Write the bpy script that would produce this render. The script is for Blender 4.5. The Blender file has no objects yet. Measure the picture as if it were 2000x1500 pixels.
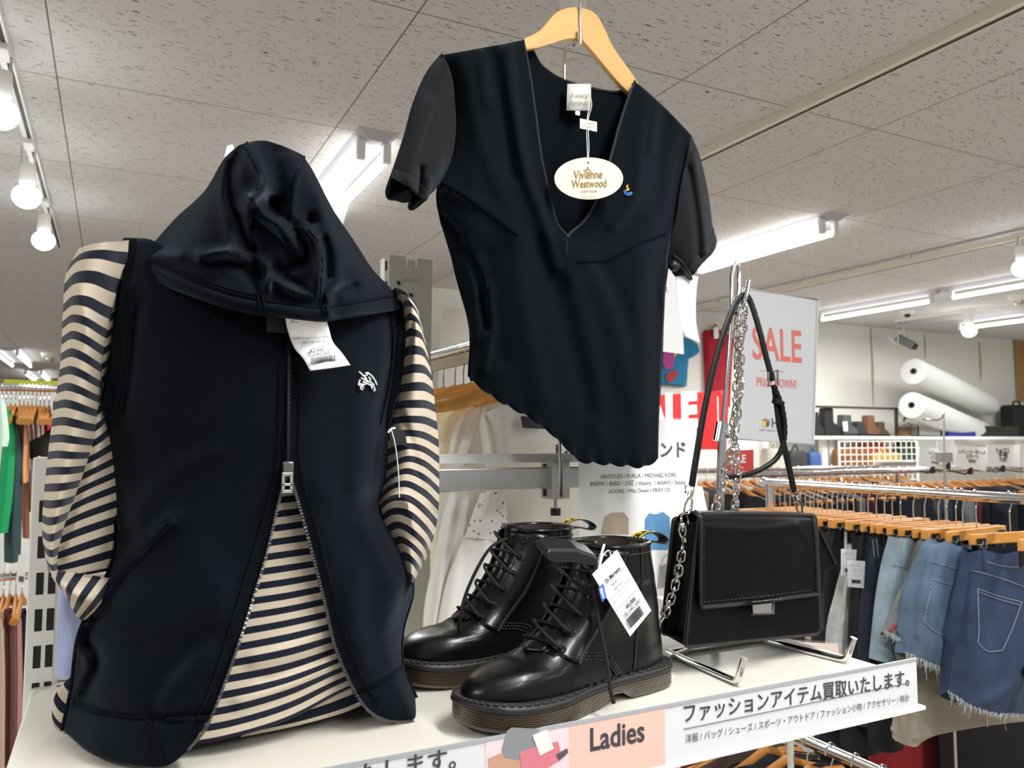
import bpy, bmesh, math, random
import numpy as np
from mathutils import Vector, Matrix
random.seed(5)
S = bpy.context.scene
COL = S.collection
# ------------------------------------------------------------------ camera
F, CZ, W2, H2 = 1546.0, 1.52, 1000.0, 750.0
TH, PS = math.atan(110 / F), math.radians(26.75)
FW = Vector((math.sin(PS) * math.cos(TH), math.cos(PS) * math.cos(TH), math.sin(TH)))
RT = Vector((math.cos(PS), -math.sin(PS), 0))
UP = RT.cross(FW)
cd = bpy.data.cameras.new('camera'); cam = bpy.data.objects.new('camera', cd); COL.objects.link(cam)
cd.sensor_width = 36; cd.lens = 36 * F / 2000; cd.clip_start = .02; cd.clip_end = 100
cam.matrix_world = Matrix(((RT.x, UP.x, -FW.x, 0), (RT.y, UP.y, -FW.y, 0), (RT.z, UP.z, -FW.z, CZ), (0, 0, 0, 1)))
cd.dof.use_dof = True; cd.dof.focus_distance = 1.15; cd.dof.aperture_fstop = 9
S.camera = cam
# ------------------------------------------------------------------ world, lights, exposure
wd = bpy.data.worlds.new('world'); S.world = wd; wd.use_nodes = True
wd.node_tree.nodes['Background'].inputs[0].default_value = (.93, .96, 1, 1)
wd.node_tree.nodes['Background'].inputs[1].default_value = .42
S.view_settings.view_transform = 'Standard'; S.view_settings.look = 'None'
S.view_settings.exposure = 0.05; S.view_settings.gamma = 1; S.view_settings.use_curve_mapping = False
S.cycles.use_denoising = True
S.cycles.max_bounces = 8; S.cycles.transparent_max_bounces = 12
S.cycles.sample_clamp_indirect = 4
def ceiling_lamp(x, y, power, sx=.16, sy=1.2, z=2.63, col=(1, .99, .97)):
    l = bpy.data.lights.new('tube_light', 'AREA'); l.shape = 'RECTANGLE'; l.size = sx; l.size_y = sy
    l.energy = power; l.color = col
    o = bpy.data.objects.new('tube_light', l); COL.objects.link(o); o.location = (x, y, z)
# the rows of tubes go on over the aisle behind the camera and to its sides
for lx, ly, pw in ((.87, -1.6, 34), (.87, .1, 42), (-1.6, .2, 34), (-1.6, 2.6, 26), (3.34, .3, 34), (3.34, -1.6, 26)):
    ceiling_lamp(lx, ly, pw)
# the lit tubes of the fittings in view throw their light down from here
for lx, ly, pw in ((.87, 3.5, 30), (3.34, 3.45, 42), (5.74, 4.0, 62), (7.6, 3.6, 45), (-2.4, 6.5, 60), (-2.4, 12, 90)):
    ceiling_lamp(lx, ly, pw, z=2.57)
# ------------------------------------------------------------------ pixel -> place
def ray(x, y): return FW + RT * ((x - W2) / F) + UP * ((H2 - y) / F)
def hy(x, y, Y):
    r = ray(x, y); t = Y / r.y; return Vector((r.x * t, Y, r.z * t + CZ))
def hz(x, y, z):
    r = ray(x, y); t = (z - CZ) / r.z; return Vector((r.x * t, r.y * t, z))
def hx(x, y, X):
    r = ray(x, y); t = X / r.x; return Vector((X, r.y * t, r.z * t + CZ))
# ------------------------------------------------------------------ materials
MATS = {}
def lin(c): return c / 12.92 if c <= .04045 else ((c + .055) / 1.055) ** 2.4
def rgb(h): return tuple(lin(int(h[i:i + 2], 16) / 255) for i in (0, 2, 4)) + (1,)
def mat(name, col, rough=.6, metal=0, bump=0, bscale=200, emit=0, sheen=0, spec=.5, coat=0, alpha=1, trans=0, vary=0, vscale=8):
    if name in MATS: return MATS[name]
    m = bpy.data.materials.new(name); m.use_nodes = True; MATS[name] = m
    nt = m.node_tree; b = nt.nodes['Principled BSDF']; I = b.inputs
    c = rgb(col) if isinstance(col, str) else tuple(col) + ((1,) if len(col) == 3 else ())
    I['Base Color'].default_value = c; I['Roughness'].default_value = rough; I['Metallic'].default_value = metal
    I['Specular IOR Level'].default_value = spec; I['Sheen Weight'].default_value = sheen; I['Coat Weight'].default_value = coat
    I['Alpha'].default_value = alpha; I['Transmission Weight'].default_value = trans
    I['Sheen Roughness'].default_value = .45; I['Sheen Tint'].default_value = (.6, .76, 1, 1)
    if emit: I['Emission Color'].default_value = c; I['Emission Strength'].default_value = emit
    if bump or vary:
        tc = nt.nodes.new('ShaderNodeTexCoord')
    if bump:
        n = nt.nodes.new('ShaderNodeTexNoise'); n.inputs['Scale'].default_value = bscale; n.inputs['Detail'].default_value = 3
        bp = nt.nodes.new('ShaderNodeBump'); bp.inputs['Strength'].default_value = bump; bp.inputs['Distance'].default_value = .002
        nt.links.new(tc.outputs['Object'], n.inputs['Vector']); nt.links.new(n.outputs['Fac'], bp.inputs['Height']); nt.links.new(bp.outputs['Normal'], I['Normal'])
    if vary:
        n = nt.nodes.new('ShaderNodeTexNoise'); n.inputs['Scale'].default_value = vscale; n.inputs['Detail'].default_value = 4
        r = nt.nodes.new('ShaderNodeValToRGB')
        r.color_ramp.elements[0].position = .3; r.color_ramp.elements[1].position = .7
        r.color_ramp.elements[0].color = tuple(x * (1 - vary) for x in c[:3]) + (1,)
        r.color_ramp.elements[1].color = tuple(min(1, x * (1 + vary)) for x in c[:3]) + (1,)
        nt.links.new(tc.outputs['Object'], n.inputs['Vector']); nt.links.new(n.outputs['Fac'], r.inputs[0]); nt.links.new(r.outputs[0], I['Base Color'])
    return m
def stripe_mat(name, cA, cB, duty=.5, rough=.9):
    # knit stripes run across the sleeve or body: V of the garment's own UV map counts stripe repeats
    m = bpy.data.materials.new(name); m.use_nodes = True; nt = m.node_tree; N = nt.nodes.new; L = nt.links.new
    b = nt.nodes['Principled BSDF']; b.inputs['Roughness'].default_value = rough; b.inputs['Sheen Weight'].default_value = .15; b.inputs['Specular IOR Level'].default_value = .2
    uv = N('ShaderNodeUVMap'); uv.uv_map = 'UVMap'; sp = N('ShaderNodeSeparateXYZ'); L(uv.outputs[0], sp.inputs[0])
    fr = N('ShaderNodeMath'); fr.operation = 'FRACT'; L(sp.outputs['Y'], fr.inputs[0])
    lt = N('ShaderNodeMath'); lt.operation = 'LESS_THAN'; lt.inputs[1].default_value = duty; L(fr.outputs[0], lt.inputs[0])
    mx = N('ShaderNodeMix'); mx.data_type = 'RGBA'; mx.inputs[6].default_value = rgb(cB); mx.inputs[7].default_value = rgb(cA); L(lt.outputs[0], mx.inputs[0])
    L(mx.outputs[2], b.inputs['Base Color'])
    tc = N('ShaderNodeTexCoord'); n = N('ShaderNodeTexNoise'); n.inputs['Scale'].default_value = 600; L(tc.outputs['Object'], n.inputs['Vector'])
    bp = N('ShaderNodeBump'); bp.inputs['Strength'].default_value = .35; bp.inputs['Distance'].default_value = .001; L(n.outputs['Fac'], bp.inputs['Height']); L(bp.outputs[0], b.inputs['Normal'])
    MATS[name] = m; return m
# ------------------------------------------------------------------ mesh builder
def v3(p): return Vector(p)
def wloc(o):
    p = Vector()
    while o is not None: p = p + o.location; o = o.parent
    return p
class MB:
    def __init__(s): s.v = []; s.f = []; s.uv = {}; s.mi = []; s.cur = 0
    def add(s, vs, fs, uvs=None):
        o = len(s.v); s.v += [tuple(p) for p in vs]
        for i, f in enumerate(fs):
            s.f.append(tuple(o + k for k in f)); s.mi.append(s.cur)
            if uvs: s.uv[len(s.f) - 1] = [uvs[k] for k in f]
        return s
    def box(s, a, b):
        x0, x1 = sorted((a[0], b[0])); y0, y1 = sorted((a[1], b[1])); z0, z1 = sorted((a[2], b[2]))
        return s.add([(x0, y0, z0), (x1, y0, z0), (x1, y1, z0), (x0, y1, z0), (x0, y0, z1), (x1, y0, z1), (x1, y1, z1), (x0, y1, z1)],
                     [(0, 3, 2, 1), (4, 5, 6, 7), (0, 1, 5, 4), (1, 2, 6, 5), (2, 3, 7, 6), (3, 0, 4, 7)])
    def obox(s, c, ax, ay, az):   # centre and three half-axis vectors
        c, ax, ay, az = map(v3, (c, ax, ay, az))
        vs = [c + ax * i + ay * j + az * k for k in (-1, 1) for i, j in ((-1, -1), (1, -1), (1, 1), (-1, 1))]
        return s.add(vs, [(0, 3, 2, 1), (4, 5, 6, 7), (0, 1, 5, 4), (1, 2, 6, 5), (2, 3, 7, 6), (3, 0, 4, 7)])
    def tube(s, pts, r, n=10, cap=True, closed=False, flat=1.0, up=None):
        pts = [v3(p) for p in pts]; R = r if isinstance(r, (list, tuple)) else [r] * len(pts)
        k = len(pts); vs = []; nrm = None
        for i, p in enumerate(pts):
            a = pts[(i - 1) % k] if (i > 0 or closed) else p; b = pts[(i + 1) % k] if (i < k - 1 or closed) else p
            t = (b - a).normalized()
            if nrm is None:
                nrm = v3(up) if up is not None else (Vector((0, 0, 1)) if abs(t.z) < .9 else Vector((1, 0, 0)))
            nrm = (nrm - t * nrm.dot(t)).normalized(); bi = t.cross(nrm)
            vs += [p + (nrm * math.cos(q) * flat + bi * math.sin(q)) * R[i] for q in (2 * math.pi * j / n for j in range(n))]
        fs = []
        for i in range(k if closed else k - 1):
            for j in range(n):
                a, b = i * n, ((i + 1) % k) * n
                fs.append((a + j, a + (j + 1) % n, b + (j + 1) % n, b + j))
        if cap and not closed: fs += [tuple(range(n))[::-1], tuple((k - 1) * n + j for j in range(n))]
        return s.add(vs, fs)
    def cyl(s, a, b, r, n=16, r2=None): return s.tube([a, b], [r, r if r2 is None else r2], n)
    def grid(s, P, UV=None, closed=False):
        nu, nv = len(P), len(P[0]); vs = [p for row in P for p in row]; fs = []
        for i in range(nu - 1):
            for j in range(nv if closed else nv - 1):
                fs.append((i * nv + j, i * nv + (j + 1) % nv, (i + 1) * nv + (j + 1) % nv, (i + 1) * nv + j))
        return s.add(vs, fs, [q for row in UV for q in row] if UV else None)
    def poly(s, pts, d):          # closed outline extruded by vector d
        pts = [v3(p) for p in pts]; d = v3(d); n = len(pts)
        return s.add(pts + [p + d for p in pts], [tuple(range(n))[::-1], tuple(range(n, 2 * n))] + [(i, (i + 1) % n, n + (i + 1) % n, n + i) for i in range(n)])
    def ball(s, c, r, n=16, m=10, sc=(1, 1, 1)):
        c = v3(c); vs = [c + Vector((0, 0, r * sc[2]))]
        for i in range(1, m):
            a = math.pi * i / m
            vs += [c + Vector((r * sc[0] * math.sin(a) * math.cos(q), r * sc[1] * math.sin(a) * math.sin(q), r * sc[2] * math.cos(a))) for q in (2 * math.pi * j / n for j in range(n))]
        vs.append(c - Vector((0, 0, r * sc[2])))
        fs = [(0, 1 + j, 1 + (j + 1) % n) for j in range(n)]
        for i in range(m - 2): fs += [(1 + i * n + j, 1 + (i + 1) * n + j, 1 + (i + 1) * n + (j + 1) % n, 1 + i * n + (j + 1) % n) for j in range(n)]
        e = len(vs) - 1; fs += [(e, 1 + (m - 2) * n + (j + 1) % n, 1 + (m - 2) * n + j) for j in range(n)]
        return s.add(vs, fs)
    def lathe(s, c, prof, n=24, axis=(0, 0, 1)):
        ax = v3(axis).normalized(); u = ax.orthogonal().normalized(); w = ax.cross(u); c = v3(c)
        P = [[c + ax * h + (u * math.cos(q) + w * math.sin(q)) * r for q in (2 * math.pi * j / n for j in range(n))] for r, h in prof]
        return s.grid(P, closed=True)
    def build(s, name, m, parent=None, smooth=True, solid=0, bevel=0, sub=0, offset=-1, weld=0, angle=40):
        me = bpy.data.meshes.new(name); o = wloc(parent)
        me.from_pydata([(x - o.x, y - o.y, z - o.z) for x, y, z in s.v], [], s.f)
        if s.uv:
            ul = me.uv_layers.new(name='UVMap')
            for pi, p in enumerate(me.polygons):
                if pi in s.uv:
                    for li, q in zip(p.loop_indices, s.uv[pi]): ul.data[li].uv = q
        ms = m if isinstance(m, (list, tuple)) else [m]
        for k in ms: me.materials.append(k)
        if len(ms) > 1: me.polygons.foreach_set('material_index', s.mi)
        if weld:
            bm = bmesh.new(); bm.from_mesh(me); bmesh.ops.remove_doubles(bm, verts=bm.verts, dist=weld); bm.to_mesh(me); bm.free()
        if smooth:
            me.polygons.foreach_set('use_smooth', [True] * len(me.polygons))
            if angle and not solid and not sub: me.set_sharp_from_angle(angle=math.radians(angle))
        ob = bpy.data.objects.new(name, me); COL.objects.link(ob)
        if parent is not None: ob.parent = parent
        if solid:
            q = ob.modifiers.new('thickness', 'SOLIDIFY'); q.thickness = solid; q.offset = offset
        if bevel:
            q = ob.modifiers.new('bevel', 'BEVEL'); q.width = bevel; q.segments = 2; q.limit_method = 'ANGLE'; q.angle_limit = math.radians(35)
        if sub:
            q = ob.modifiers.new('smooth', 'SUBSURF'); q.levels = sub; q.render_levels = sub
        return ob
def tag(o, label, cat, group=None, kind=None):
    o['label'] = label; o['category'] = cat
    if group: o['group'] = group
    if kind: o['kind'] = kind
    return o
def thing(name, loc, label, cat, group=None):
    o = bpy.data.objects.new(name, None); COL.objects.link(o); o.location = loc; o.empty_display_size = .05
    return tag(o, label, cat, group)
def struct(name, mb, m, **k):
    o = mb.build(name, m, **k); o['kind'] = 'structure'; return o
def dup(root, loc, rotz=0, label=None, group=None, scale=None):
    r = root.copy(); COL.objects.link(r); r.location = loc; r.rotation_euler = (0, 0, rotz)
    if scale: r.scale = scale
    if label: r['label'] = label
    if group: r['group'] = group
    for ch in root.children:
        c = ch.copy(); COL.objects.link(c); c.parent = r
        for g in ch.children:
            d = g.copy(); COL.objects.link(d); d.parent = c
    return r
# ------------------------------------------------------------------ spline patches
def cr(P, t):     # Catmull-Rom through the rows of array P at parameter t in [0, len-1]
    n = len(P); i = min(int(t), n - 2); f = t - i
    p1, p2 = P[i], P[i + 1]; p0 = P[i - 1] if i > 0 else 2 * p1 - p2; p3 = P[i + 2] if i + 2 < n else 2 * p2 - p1
    return .5 * (2 * p1 + (p2 - p0) * f + (2 * p0 - 5 * p1 + 4 * p2 - p3) * f * f + (3 * p1 - p0 - 3 * p2 + p3) * f ** 3)
def curve(pts, n):
    P = np.array(pts, float); return [cr(P, (len(P) - 1) * i / (n - 1)) for i in range(n)]
def segdist(q, poly):
    P = np.array(poly, float)[:, :2]; best = None
    for a, b in zip(P[:-1], P[1:]):
        d = b - a; t = np.clip(((q - a) @ d) / max(d @ d, 1e-9), 0, 1)
        e = np.linalg.norm(q - (a + t[..., None] * d), axis=-1)
        best = e if best is None else np.minimum(best, e)
    return best
def patch(rows, nu, nv, folds=(), S=None):
    """rows of (px, py, Y) -> dense array of (px, py, Y) and stripe coordinate; folds: (polyline, height, width px)."""
    R = np.array([curve(r, nv) for r in rows])
    n = len(rows); G = np.array([cr(R, (n - 1) * i / (nu - 1)) for i in range(nu)])
    for poly, amp, w in folds:
        d = segdist(G[..., :2], curve([tuple(p) for p in poly], 24) if len(poly) > 2 else poly)
        G[..., 2] -= amp * np.exp(-(d / w) ** 2)
    s = None
    if S is not None: s = [float(cr(np.array(S, float)[:, None], (n - 1) * i / (nu - 1))[0]) for i in range(nu)]
    return G, s
def world(G): return [[hy(*p) for p in row] for row in G]
def tube_back(G, depth=1.0):
    """closes a front patch with a back half mirrored about the chord between its two side edges"""
    Wd = world(G); out = []
    for row in Wd:
        a, b = row[0], row[-1]; n = len(row); back = []
        for j in range(n - 2, 0, -1):
            p = row[j]; c = a.y + (b.y - a.y) * j / (n - 1)
            back.append(Vector((p.x, c + max(.004, (c - p.y)) * depth, p.z)))
        out.append(row + back)
    return out
def line_y(pts, n=None):
    q = curve(pts, n) if n else pts
    return [hy(*p) for p in q]
# ------------------------------------------------------------------ lettering
def text(s, A, B, m, parent, name='lettering', up=None, tall=1.0, depth=.0004, nrm=None, bold=0.0, fit=True, size=None, shear=0):
    """letters from point A (left end of baseline) to B; nrm points out of the sign"""
    cu = bpy.data.curves.new(name, 'FONT'); cu.body = s; cu.size = 1; cu.extrude = 0; cu.offset = bold; cu.shear = shear; cu.resolution_u = 3
    t = bpy.data.objects.new(name, cu); COL.objects.link(t); bpy.context.view_layer.update()
    me = bpy.data.meshes.new_from_object(t.evaluated_get(bpy.context.evaluated_depsgraph_get())); bpy.data.objects.remove(t)
    co = np.array([v.co[:] for v in me.vertices]) if len(me.vertices) else np.zeros((1, 3))
    x0, x1 = co[:, 0].min(), co[:, 0].max(); A = v3(A); B = v3(B); d = B - A
    k = d.length / max(x1 - x0, 1e-6) if size is None else size
    e1 = d.normalized(); up = v3(up) if up is not None else Vector((0, 0, 1)); nrm = v3(nrm) if nrm is not None else e1.cross(up).normalized()
    o = wloc(parent)
    for v in me.vertices:
        v.co = A + e1 * ((v.co.x - x0) * k) + up * (v.co.y * k * tall) + nrm * depth - o
    me.materials.clear(); me.materials.append(m)
    ob = bpy.data.objects.new(name, me); COL.objects.link(ob); ob.parent = parent
    return ob
def ordinal(i): return ('first second third fourth fifth sixth seventh eighth ninth tenth eleventh twelfth thirteenth fourteenth fifteenth sixteenth seventeenth eighteenth nineteenth twentieth'.split())[i] if i < 20 else ('twenty-' + ordinal(i - 20))
# ================================================================== materials used widely
CHROME = mat('chrome', (.78, .78, .8), .12, 1)
STEEL = mat('brushed steel', (.58, .565, .53), .32, 1)
WHITE_METAL = mat('white painted steel', 'f4f4f0', .45)
WHITE_PLASTIC = mat('white plastic', 'eeeeea', .4)
BLACK_PLASTIC = mat('black plastic', '131416', .35)
WOOD = mat('varnished beech', 'd99a4c', .35, vary=.12, vscale=25)
WOOD_FAR = mat('orange wood', 'b87a34', .4)
PAPER = mat('white paper', 'f1f1f0', .8)
INK = mat('black ink', '2a2a2d', .7)
GREY_INK = mat('grey ink', '77777c', .7)
TUBE = mat('lit tube', (1, .98, .93), .5, emit=7)
BULB = mat('lit bulb', (.93, .97, 1), .5, emit=14)
# ================================================================== room
cm = mat('ceiling board', 'c9c5c0', .9)
nt = cm.node_tree; N = nt.nodes.new; L = nt.links.new; B = nt.nodes['Principled BSDF']; B.inputs['Specular IOR Level'].default_value = .1
geo = N('ShaderNodeNewGeometry')
def noise_spots(scale, rot, thr, soft):
    mp = N('ShaderNodeMapping'); mp.inputs['Scale'].default_value = scale; mp.inputs['Rotation'].default_value = (0, 0, rot); L(geo.outputs['Position'], mp.inputs[0])
    n = N('ShaderNodeTexNoise'); n.inputs['Scale'].default_value = 1; n.inputs['Detail'].default_value = 1.5; L(mp.outputs[0], n.inputs['Vector'])
    r = N('ShaderNodeMapRange'); r.inputs[1].default_value = thr; r.inputs[2].default_value = thr + soft; L(n.outputs['Fac'], r.inputs[0]); return r.outputs[0]
def gridline(axis, off, step, half):
    sx = N('ShaderNodeSeparateXYZ'); L(geo.outputs['Position'], sx.inputs[0])
    a = N('ShaderNodeMath'); a.operation = 'SUBTRACT'; a.inputs[1].default_value = off - step / 2; L(sx.outputs[axis], a.inputs[0])
    p = N('ShaderNodeMath'); p.operation = 'FLOORED_MODULO'; p.inputs[1].default_value = step; L(a.outputs[0], p.inputs[0])
    c = N('ShaderNodeMath'); c.operation = 'COMPARE'; c.inputs[1].default_value = step / 2; c.inputs[2].default_value = half; L(p.outputs[0], c.inputs[0]); return c.outputs[0]
def mx(a, b):
    m = N('ShaderNodeMath'); m.operation = 'MAXIMUM'; L(a, m.inputs[0]); L(b, m.inputs[1]); return m.outputs[0]
spots = mx(noise_spots((33, 210, 1), .1, .664, .02), noise_spots((120, 200, 1), -.25, .715, .02))
lines = mx(gridline('X', -.198, .916, .0022), gridline('Y', 2.0, .9, .0022))
mixn = N('ShaderNodeMix'); mixn.data_type = 'RGBA'; mixn.inputs[6].default_value = rgb('d2d1d1'); mixn.inputs[7].default_value = rgb('655f5a')
L(spots, mixn.inputs[0])
mix2 = N('ShaderNodeMix'); mix2.data_type = 'RGBA'; L(mixn.outputs[2], mix2.inputs[6]); mix2.inputs[7].default_value = rgb('77716b'); L(lines, mix2.inputs[0])
L(mix2.outputs[2], B.inputs['Base Color'])
bmp = N('ShaderNodeBump'); bmp.invert = True; bmp.inputs['Strength'].default_value = .6; bmp.inputs['Distance'].default_value = .003
L(mx(spots, lines), bmp.inputs['Height']); L(bmp.outputs[0], B.inputs['Normal'])
wallm = mat('white wallpaper', 'e8e6df', .85, bump=.1, bscale=300)
struct('ceiling', MB().box((-9, -3, 2.7), (11, 18.5, 2.8)), cm, smooth=False)
struct('floor', MB().box((-9, -3, -.1), (11, 18.5, 0)), mat('beige floor tile', 'b9b2a6', .4, vary=.06, vscale=3), smooth=False)
struct('wall_back', MB().box((2.13, 5.62, 0), (11, 5.75, 2.7)), wallm, smooth=False)
struct('wall_partition', MB().box((2.13, 4.75, 0), (2.7, 5.62, 2.7)).box((2.13, 5.75, 0), (2.25, 18, 2.7)), wallm, smooth=False)
struct('wall_far', MB().box((-9, 18, 0), (2.13, 18.2, 2.7)), wallm, smooth=False)
struct('wall_left', MB().box((-9, 2, 0), (-8.8, 18, 2.7)), wallm, smooth=False)
struct('wall_right', MB().box((10.2, -1, 0), (10.35, 5.62, 2.7)), wallm, smooth=False)
# ---- ceiling fittings
def fluorescent(x0, x1, y0, y1, label, tubes=2):
    t = thing('fluorescent_light', ((x0 + x1) / 2, (y0 + y1) / 2, 2.7), label, 'ceiling light', 'fluorescent tubes on the ceiling')
    xc = (x0 + x1) / 2; hw = (x1 - x0) / 2
    MB().add([(x0, y0, 2.7), (x1, y0, 2.7), (x1, y1, 2.7), (x0, y1, 2.7), (xc - hw * .3, y0 + .03, 2.665), (xc + hw * .3, y0 + .03, 2.665), (xc + hw * .3, y1 - .03, 2.665), (xc - hw * .3, y1 - .03, 2.665)],
             [(0, 1, 5, 4), (1, 2, 6, 5), (2, 3, 7, 6), (3, 0, 4, 7), (4, 5, 6, 7), (3, 2, 1, 0)]).build('housing', mat('lamp housing', 'b9b9c2', .5), t, smooth=False)
    xs = (xc - hw * .62, xc + hw * .62) if tubes == 2 else (xc,)
    for x in xs:
        tb = MB().cyl((x, y0 + .085, 2.618), (x, y1 - .085, 2.618), .016).build('tube', TUBE, t)
        for y in (y0 + .075, y1 - .075):
            MB().box((x - .016, y - .014, 2.6), (x + .016, y + .014, 2.68)).build('socket', WHITE_PLASTIC, t, bevel=.004)
    return t
fluorescent(.79, .955, 2.85, 4.08, 'twin tube light on the ceiling behind the hanging top, above the black hood')
fluorescent(3.262, 3.415, 2.84, 4.07, 'twin tube light just above the sleeve end and chrome bag hook')
fluorescent(5.69, 5.80, 3.96, 5.2, 'tube light over the sale board, at the wall end of its row', 1)
fluorescent(5.69, 5.80, 2.70, 3.94, 'tube light at the frame edge, nearer one of the row over the sale board', 1)
fluorescent(7.36, 7.5, 4.22, 5.0, 'short tube light by the wall beside the pegboard', 1)
fluorescent(-1.42, -1.05, 11.8, 13.8, 'distant twin tube light over the coloured shirts, nearer one of two')
fluorescent(-1.38, -1.02, 15.2, 17.4, 'distant twin tube light over the coloured shirts, farther one of two')
def track(x, y0, y1, w, h, drop, label, m=WHITE_METAL):
    t = thing('ceiling_track', (x, (y0 + y1) / 2, 2.7), label, 'ceiling track')
    MB().box((x - w / 2, y0, 2.7 - drop - h), (x + w / 2, y1, 2.7 - drop)).build('rail', m, t, smooth=False)
    MB().box((x - w * .02, y0, 2.7 - drop - h - .001), (x + w * .34, y1, 2.7 - drop - h + .002)).build('slot', mat('dark groove', '3a332d', .6), t, smooth=False)
    if drop:
        for y in np.arange(y0 + .3, y1, .9): MB().box((x - .01, y - .012, 2.7 - drop), (x + .01, y + .012, 2.7)).build('bracket', m, t, smooth=False)
    return t
CREAM = mat('cream aluminium', 'e6e2d2', .4)
track(2.125, .7, 5.0, .045, .03, 0, 'long cream track running over the right sleeve of the top', CREAM)
track(4.5, 1.2, 5.4, .045, .03, .03, 'cream track with small clips between the two long tube lights', CREAM)
track(-.325, 1.2, 5.4, .035, .025, 0, 'white track carrying the row of round spot lamps', WHITE_METAL)
track(6.85, 3.2, 5.2, .035, .025, 0, 'short white track carrying the spot lamp by the security camera', WHITE_METAL)
def spot_lamp(px, py, X, r, label, dz=.16):
    b = hx(px, py, X); top = Vector((X, b.y + .02, 2.675))
    t = thing('spot_lamp', (X, b.y, 2.675), label, 'lamp', 'spot lamps on ceiling tracks')
    MB().box((X - .018, b.y - .05, 2.655), (X + .018, b.y + .05, 2.678)).build('adapter', WHITE_PLASTIC, t, bevel=.003)
    s0 = b + Vector((0, .01, r * 2.4))
    m = MB()
    for dx in (-.022, .022): m.tube([(X + dx, b.y, 2.655), (X + dx, s0.y, s0.z - .01)], .004, 6)
    m.build('bracket', STEEL, t)
    MB().lathe(b, [(r * .35, r * 2.6), (r * .55, r * 2.5), (r * .6, r * 1.1), (r * .5, r * .85)], 20).build('lamp_socket', WHITE_PLASTIC, t)
    MB().ball(b, r, 20, 12, (1, 1, .92)).build('bulb', BULB, t)
    l = bpy.data.lights.new('bulb_light', 'POINT'); l.energy = 1.6; l.color = (.9, .95, 1); l.shadow_soft_size = r
    o = bpy.data.objects.new('bulb_light', l); COL.objects.link(o); o.parent = t; o.location = b - t.location - Vector((0, 0, r * 1.3))
spot_lamp(0, 222, -.325, .05, 'round lit spot lamp at the frame edge, nearest of the three on the white track')
spot_lamp(52, 384, -.325, .05, 'round lit spot lamp in the middle of the white track')
spot_lamp(85, 470, -.325, .05, 'round lit spot lamp closest to the striped shoulder, last on the white track')
spot_lamp(1996, 524, 4.5, .05, 'round lit spot lamp at the frame edge beside the long tube light')
spot_lamp(1893, 646, 6.85, .062, 'round lit spot lamp beside the security camera and white paper rolls')
for i, (px, py, z0, lab) in enumerate(((1772, 607, 2.7, 'white dome camera on the ceiling above the grey bullet camera'), (1990, 577, 2.7, 'round white smoke detector on the ceiling at the frame edge'), (99, 690, 2.7, 'distant white smoke detector over the coloured shirts'))):
    c = hz(px, py, z0); k = (1, 1.4, 2.0)[i]
    t = thing('dome_camera' if i == 0 else 'smoke_detector', c, lab, 'camera' if i == 0 else 'smoke detector')
    MB().lathe(c, [(.001, -.035 * k), (.05 * k, -.03 * k), (.06 * k, 0)], 24).build('cover', WHITE_PLASTIC, t)
    MB().ball(c - Vector((0, 0, .035 * k)), .028 * k, 16, 10).build('lens' if i == 0 else 'sensor', BLACK_PLASTIC if i == 0 else STEEL, t)
c = hz(1764, 630, 2.7); t = thing('bullet_camera', c, 'grey bullet security camera hanging on a short rod by the wall', 'camera')
MB().cyl(c, c - Vector((0, 0, .16)), .008).cyl(c, c - Vector((0, 0, .012)), .04).build('mount', STEEL, t)
e = c - Vector((.03, .04, .2)); d = Vector((.35, -.75, -.55)).normalized()
MB().cyl(e - d * .09, e + d * .09, .042).build('housing', mat('grey plastic', '6d6f72', .4), t)
MB().cyl(e + d * .088, e + d * .12, .03).build('lens', BLACK_PLASTIC, t)
MB().tube(curve([e - d * .09, e - d * .14 + Vector((-.05, 0, -.03)), e + Vector((-.12, 0, -.02)), e + Vector((-.1, 0, .08)), e + Vector((-.02, 0, .1))], 16), .004, 6).build('cable', WHITE_PLASTIC, t)
# ================================================================== display gondola
SX0, SX1, SY0, SY1, SZ = -.088, 1.05, .84, 1.335, 1.18
YF = .826
gd = thing('display_shelf', (.53, 1.1, 0), 'white steel display gondola whose top shelf carries torso, boots and bag', 'shelf unit')
shelfm = mat('cream shelf steel', 'd3d0c6', .4, vary=.03, vscale=6)
MB().box((SX0, SY0, SZ - .035), (SX1, SY1, SZ)).build('shelf_board', shelfm, gd, smooth=False, bevel=.003)
sb = gd.children[0]
for k, yy in enumerate((1.285, 1.31)):
    h = MB()
    for i in range(46):
        x = SX0 + .03 + i * .0265; h.box((x, yy, SZ - .001), (x + .012, yy + .004, SZ + .0004))
    h.build('perforation', mat('dark hole', '1c1b19', .8), sb, smooth=False)
def slotted_post(x, y, z0, z1, w, d, label=None):
    m = MB().box((x, y, z0), (x + w, y + d, z1)); o = m.build('slotted_post', WHITE_METAL, gd, smooth=False, bevel=.002)
    s = MB(); z = z1 - .06
    while z > z1 - .75:
        for dx in (.28, .68): s.box((x + w * dx, y - .0005, z - .03), (x + w * dx + .009, y + .002, z))
        z -= .05
    s.build('slot_grille', mat('dark slot', '25251f', .8), o, smooth=False)
slotted_post(-.098, 1.295, 0, 1.496, .036, .04)
MB().box((1.0, 1.3, 0), (1.03, 1.34, 1.2)).build('rear_post', WHITE_METAL, gd, smooth=False)
MB().box((SX0, .9, 0), (SX1, SY1, .12)).build('plinth', WHITE_METAL, gd, smooth=False)
MB().box((SX0, 1.325, .12), (SX1, 1.335, SZ - .03)).build('back_panel', WHITE_METAL, gd, smooth=False)
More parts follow.
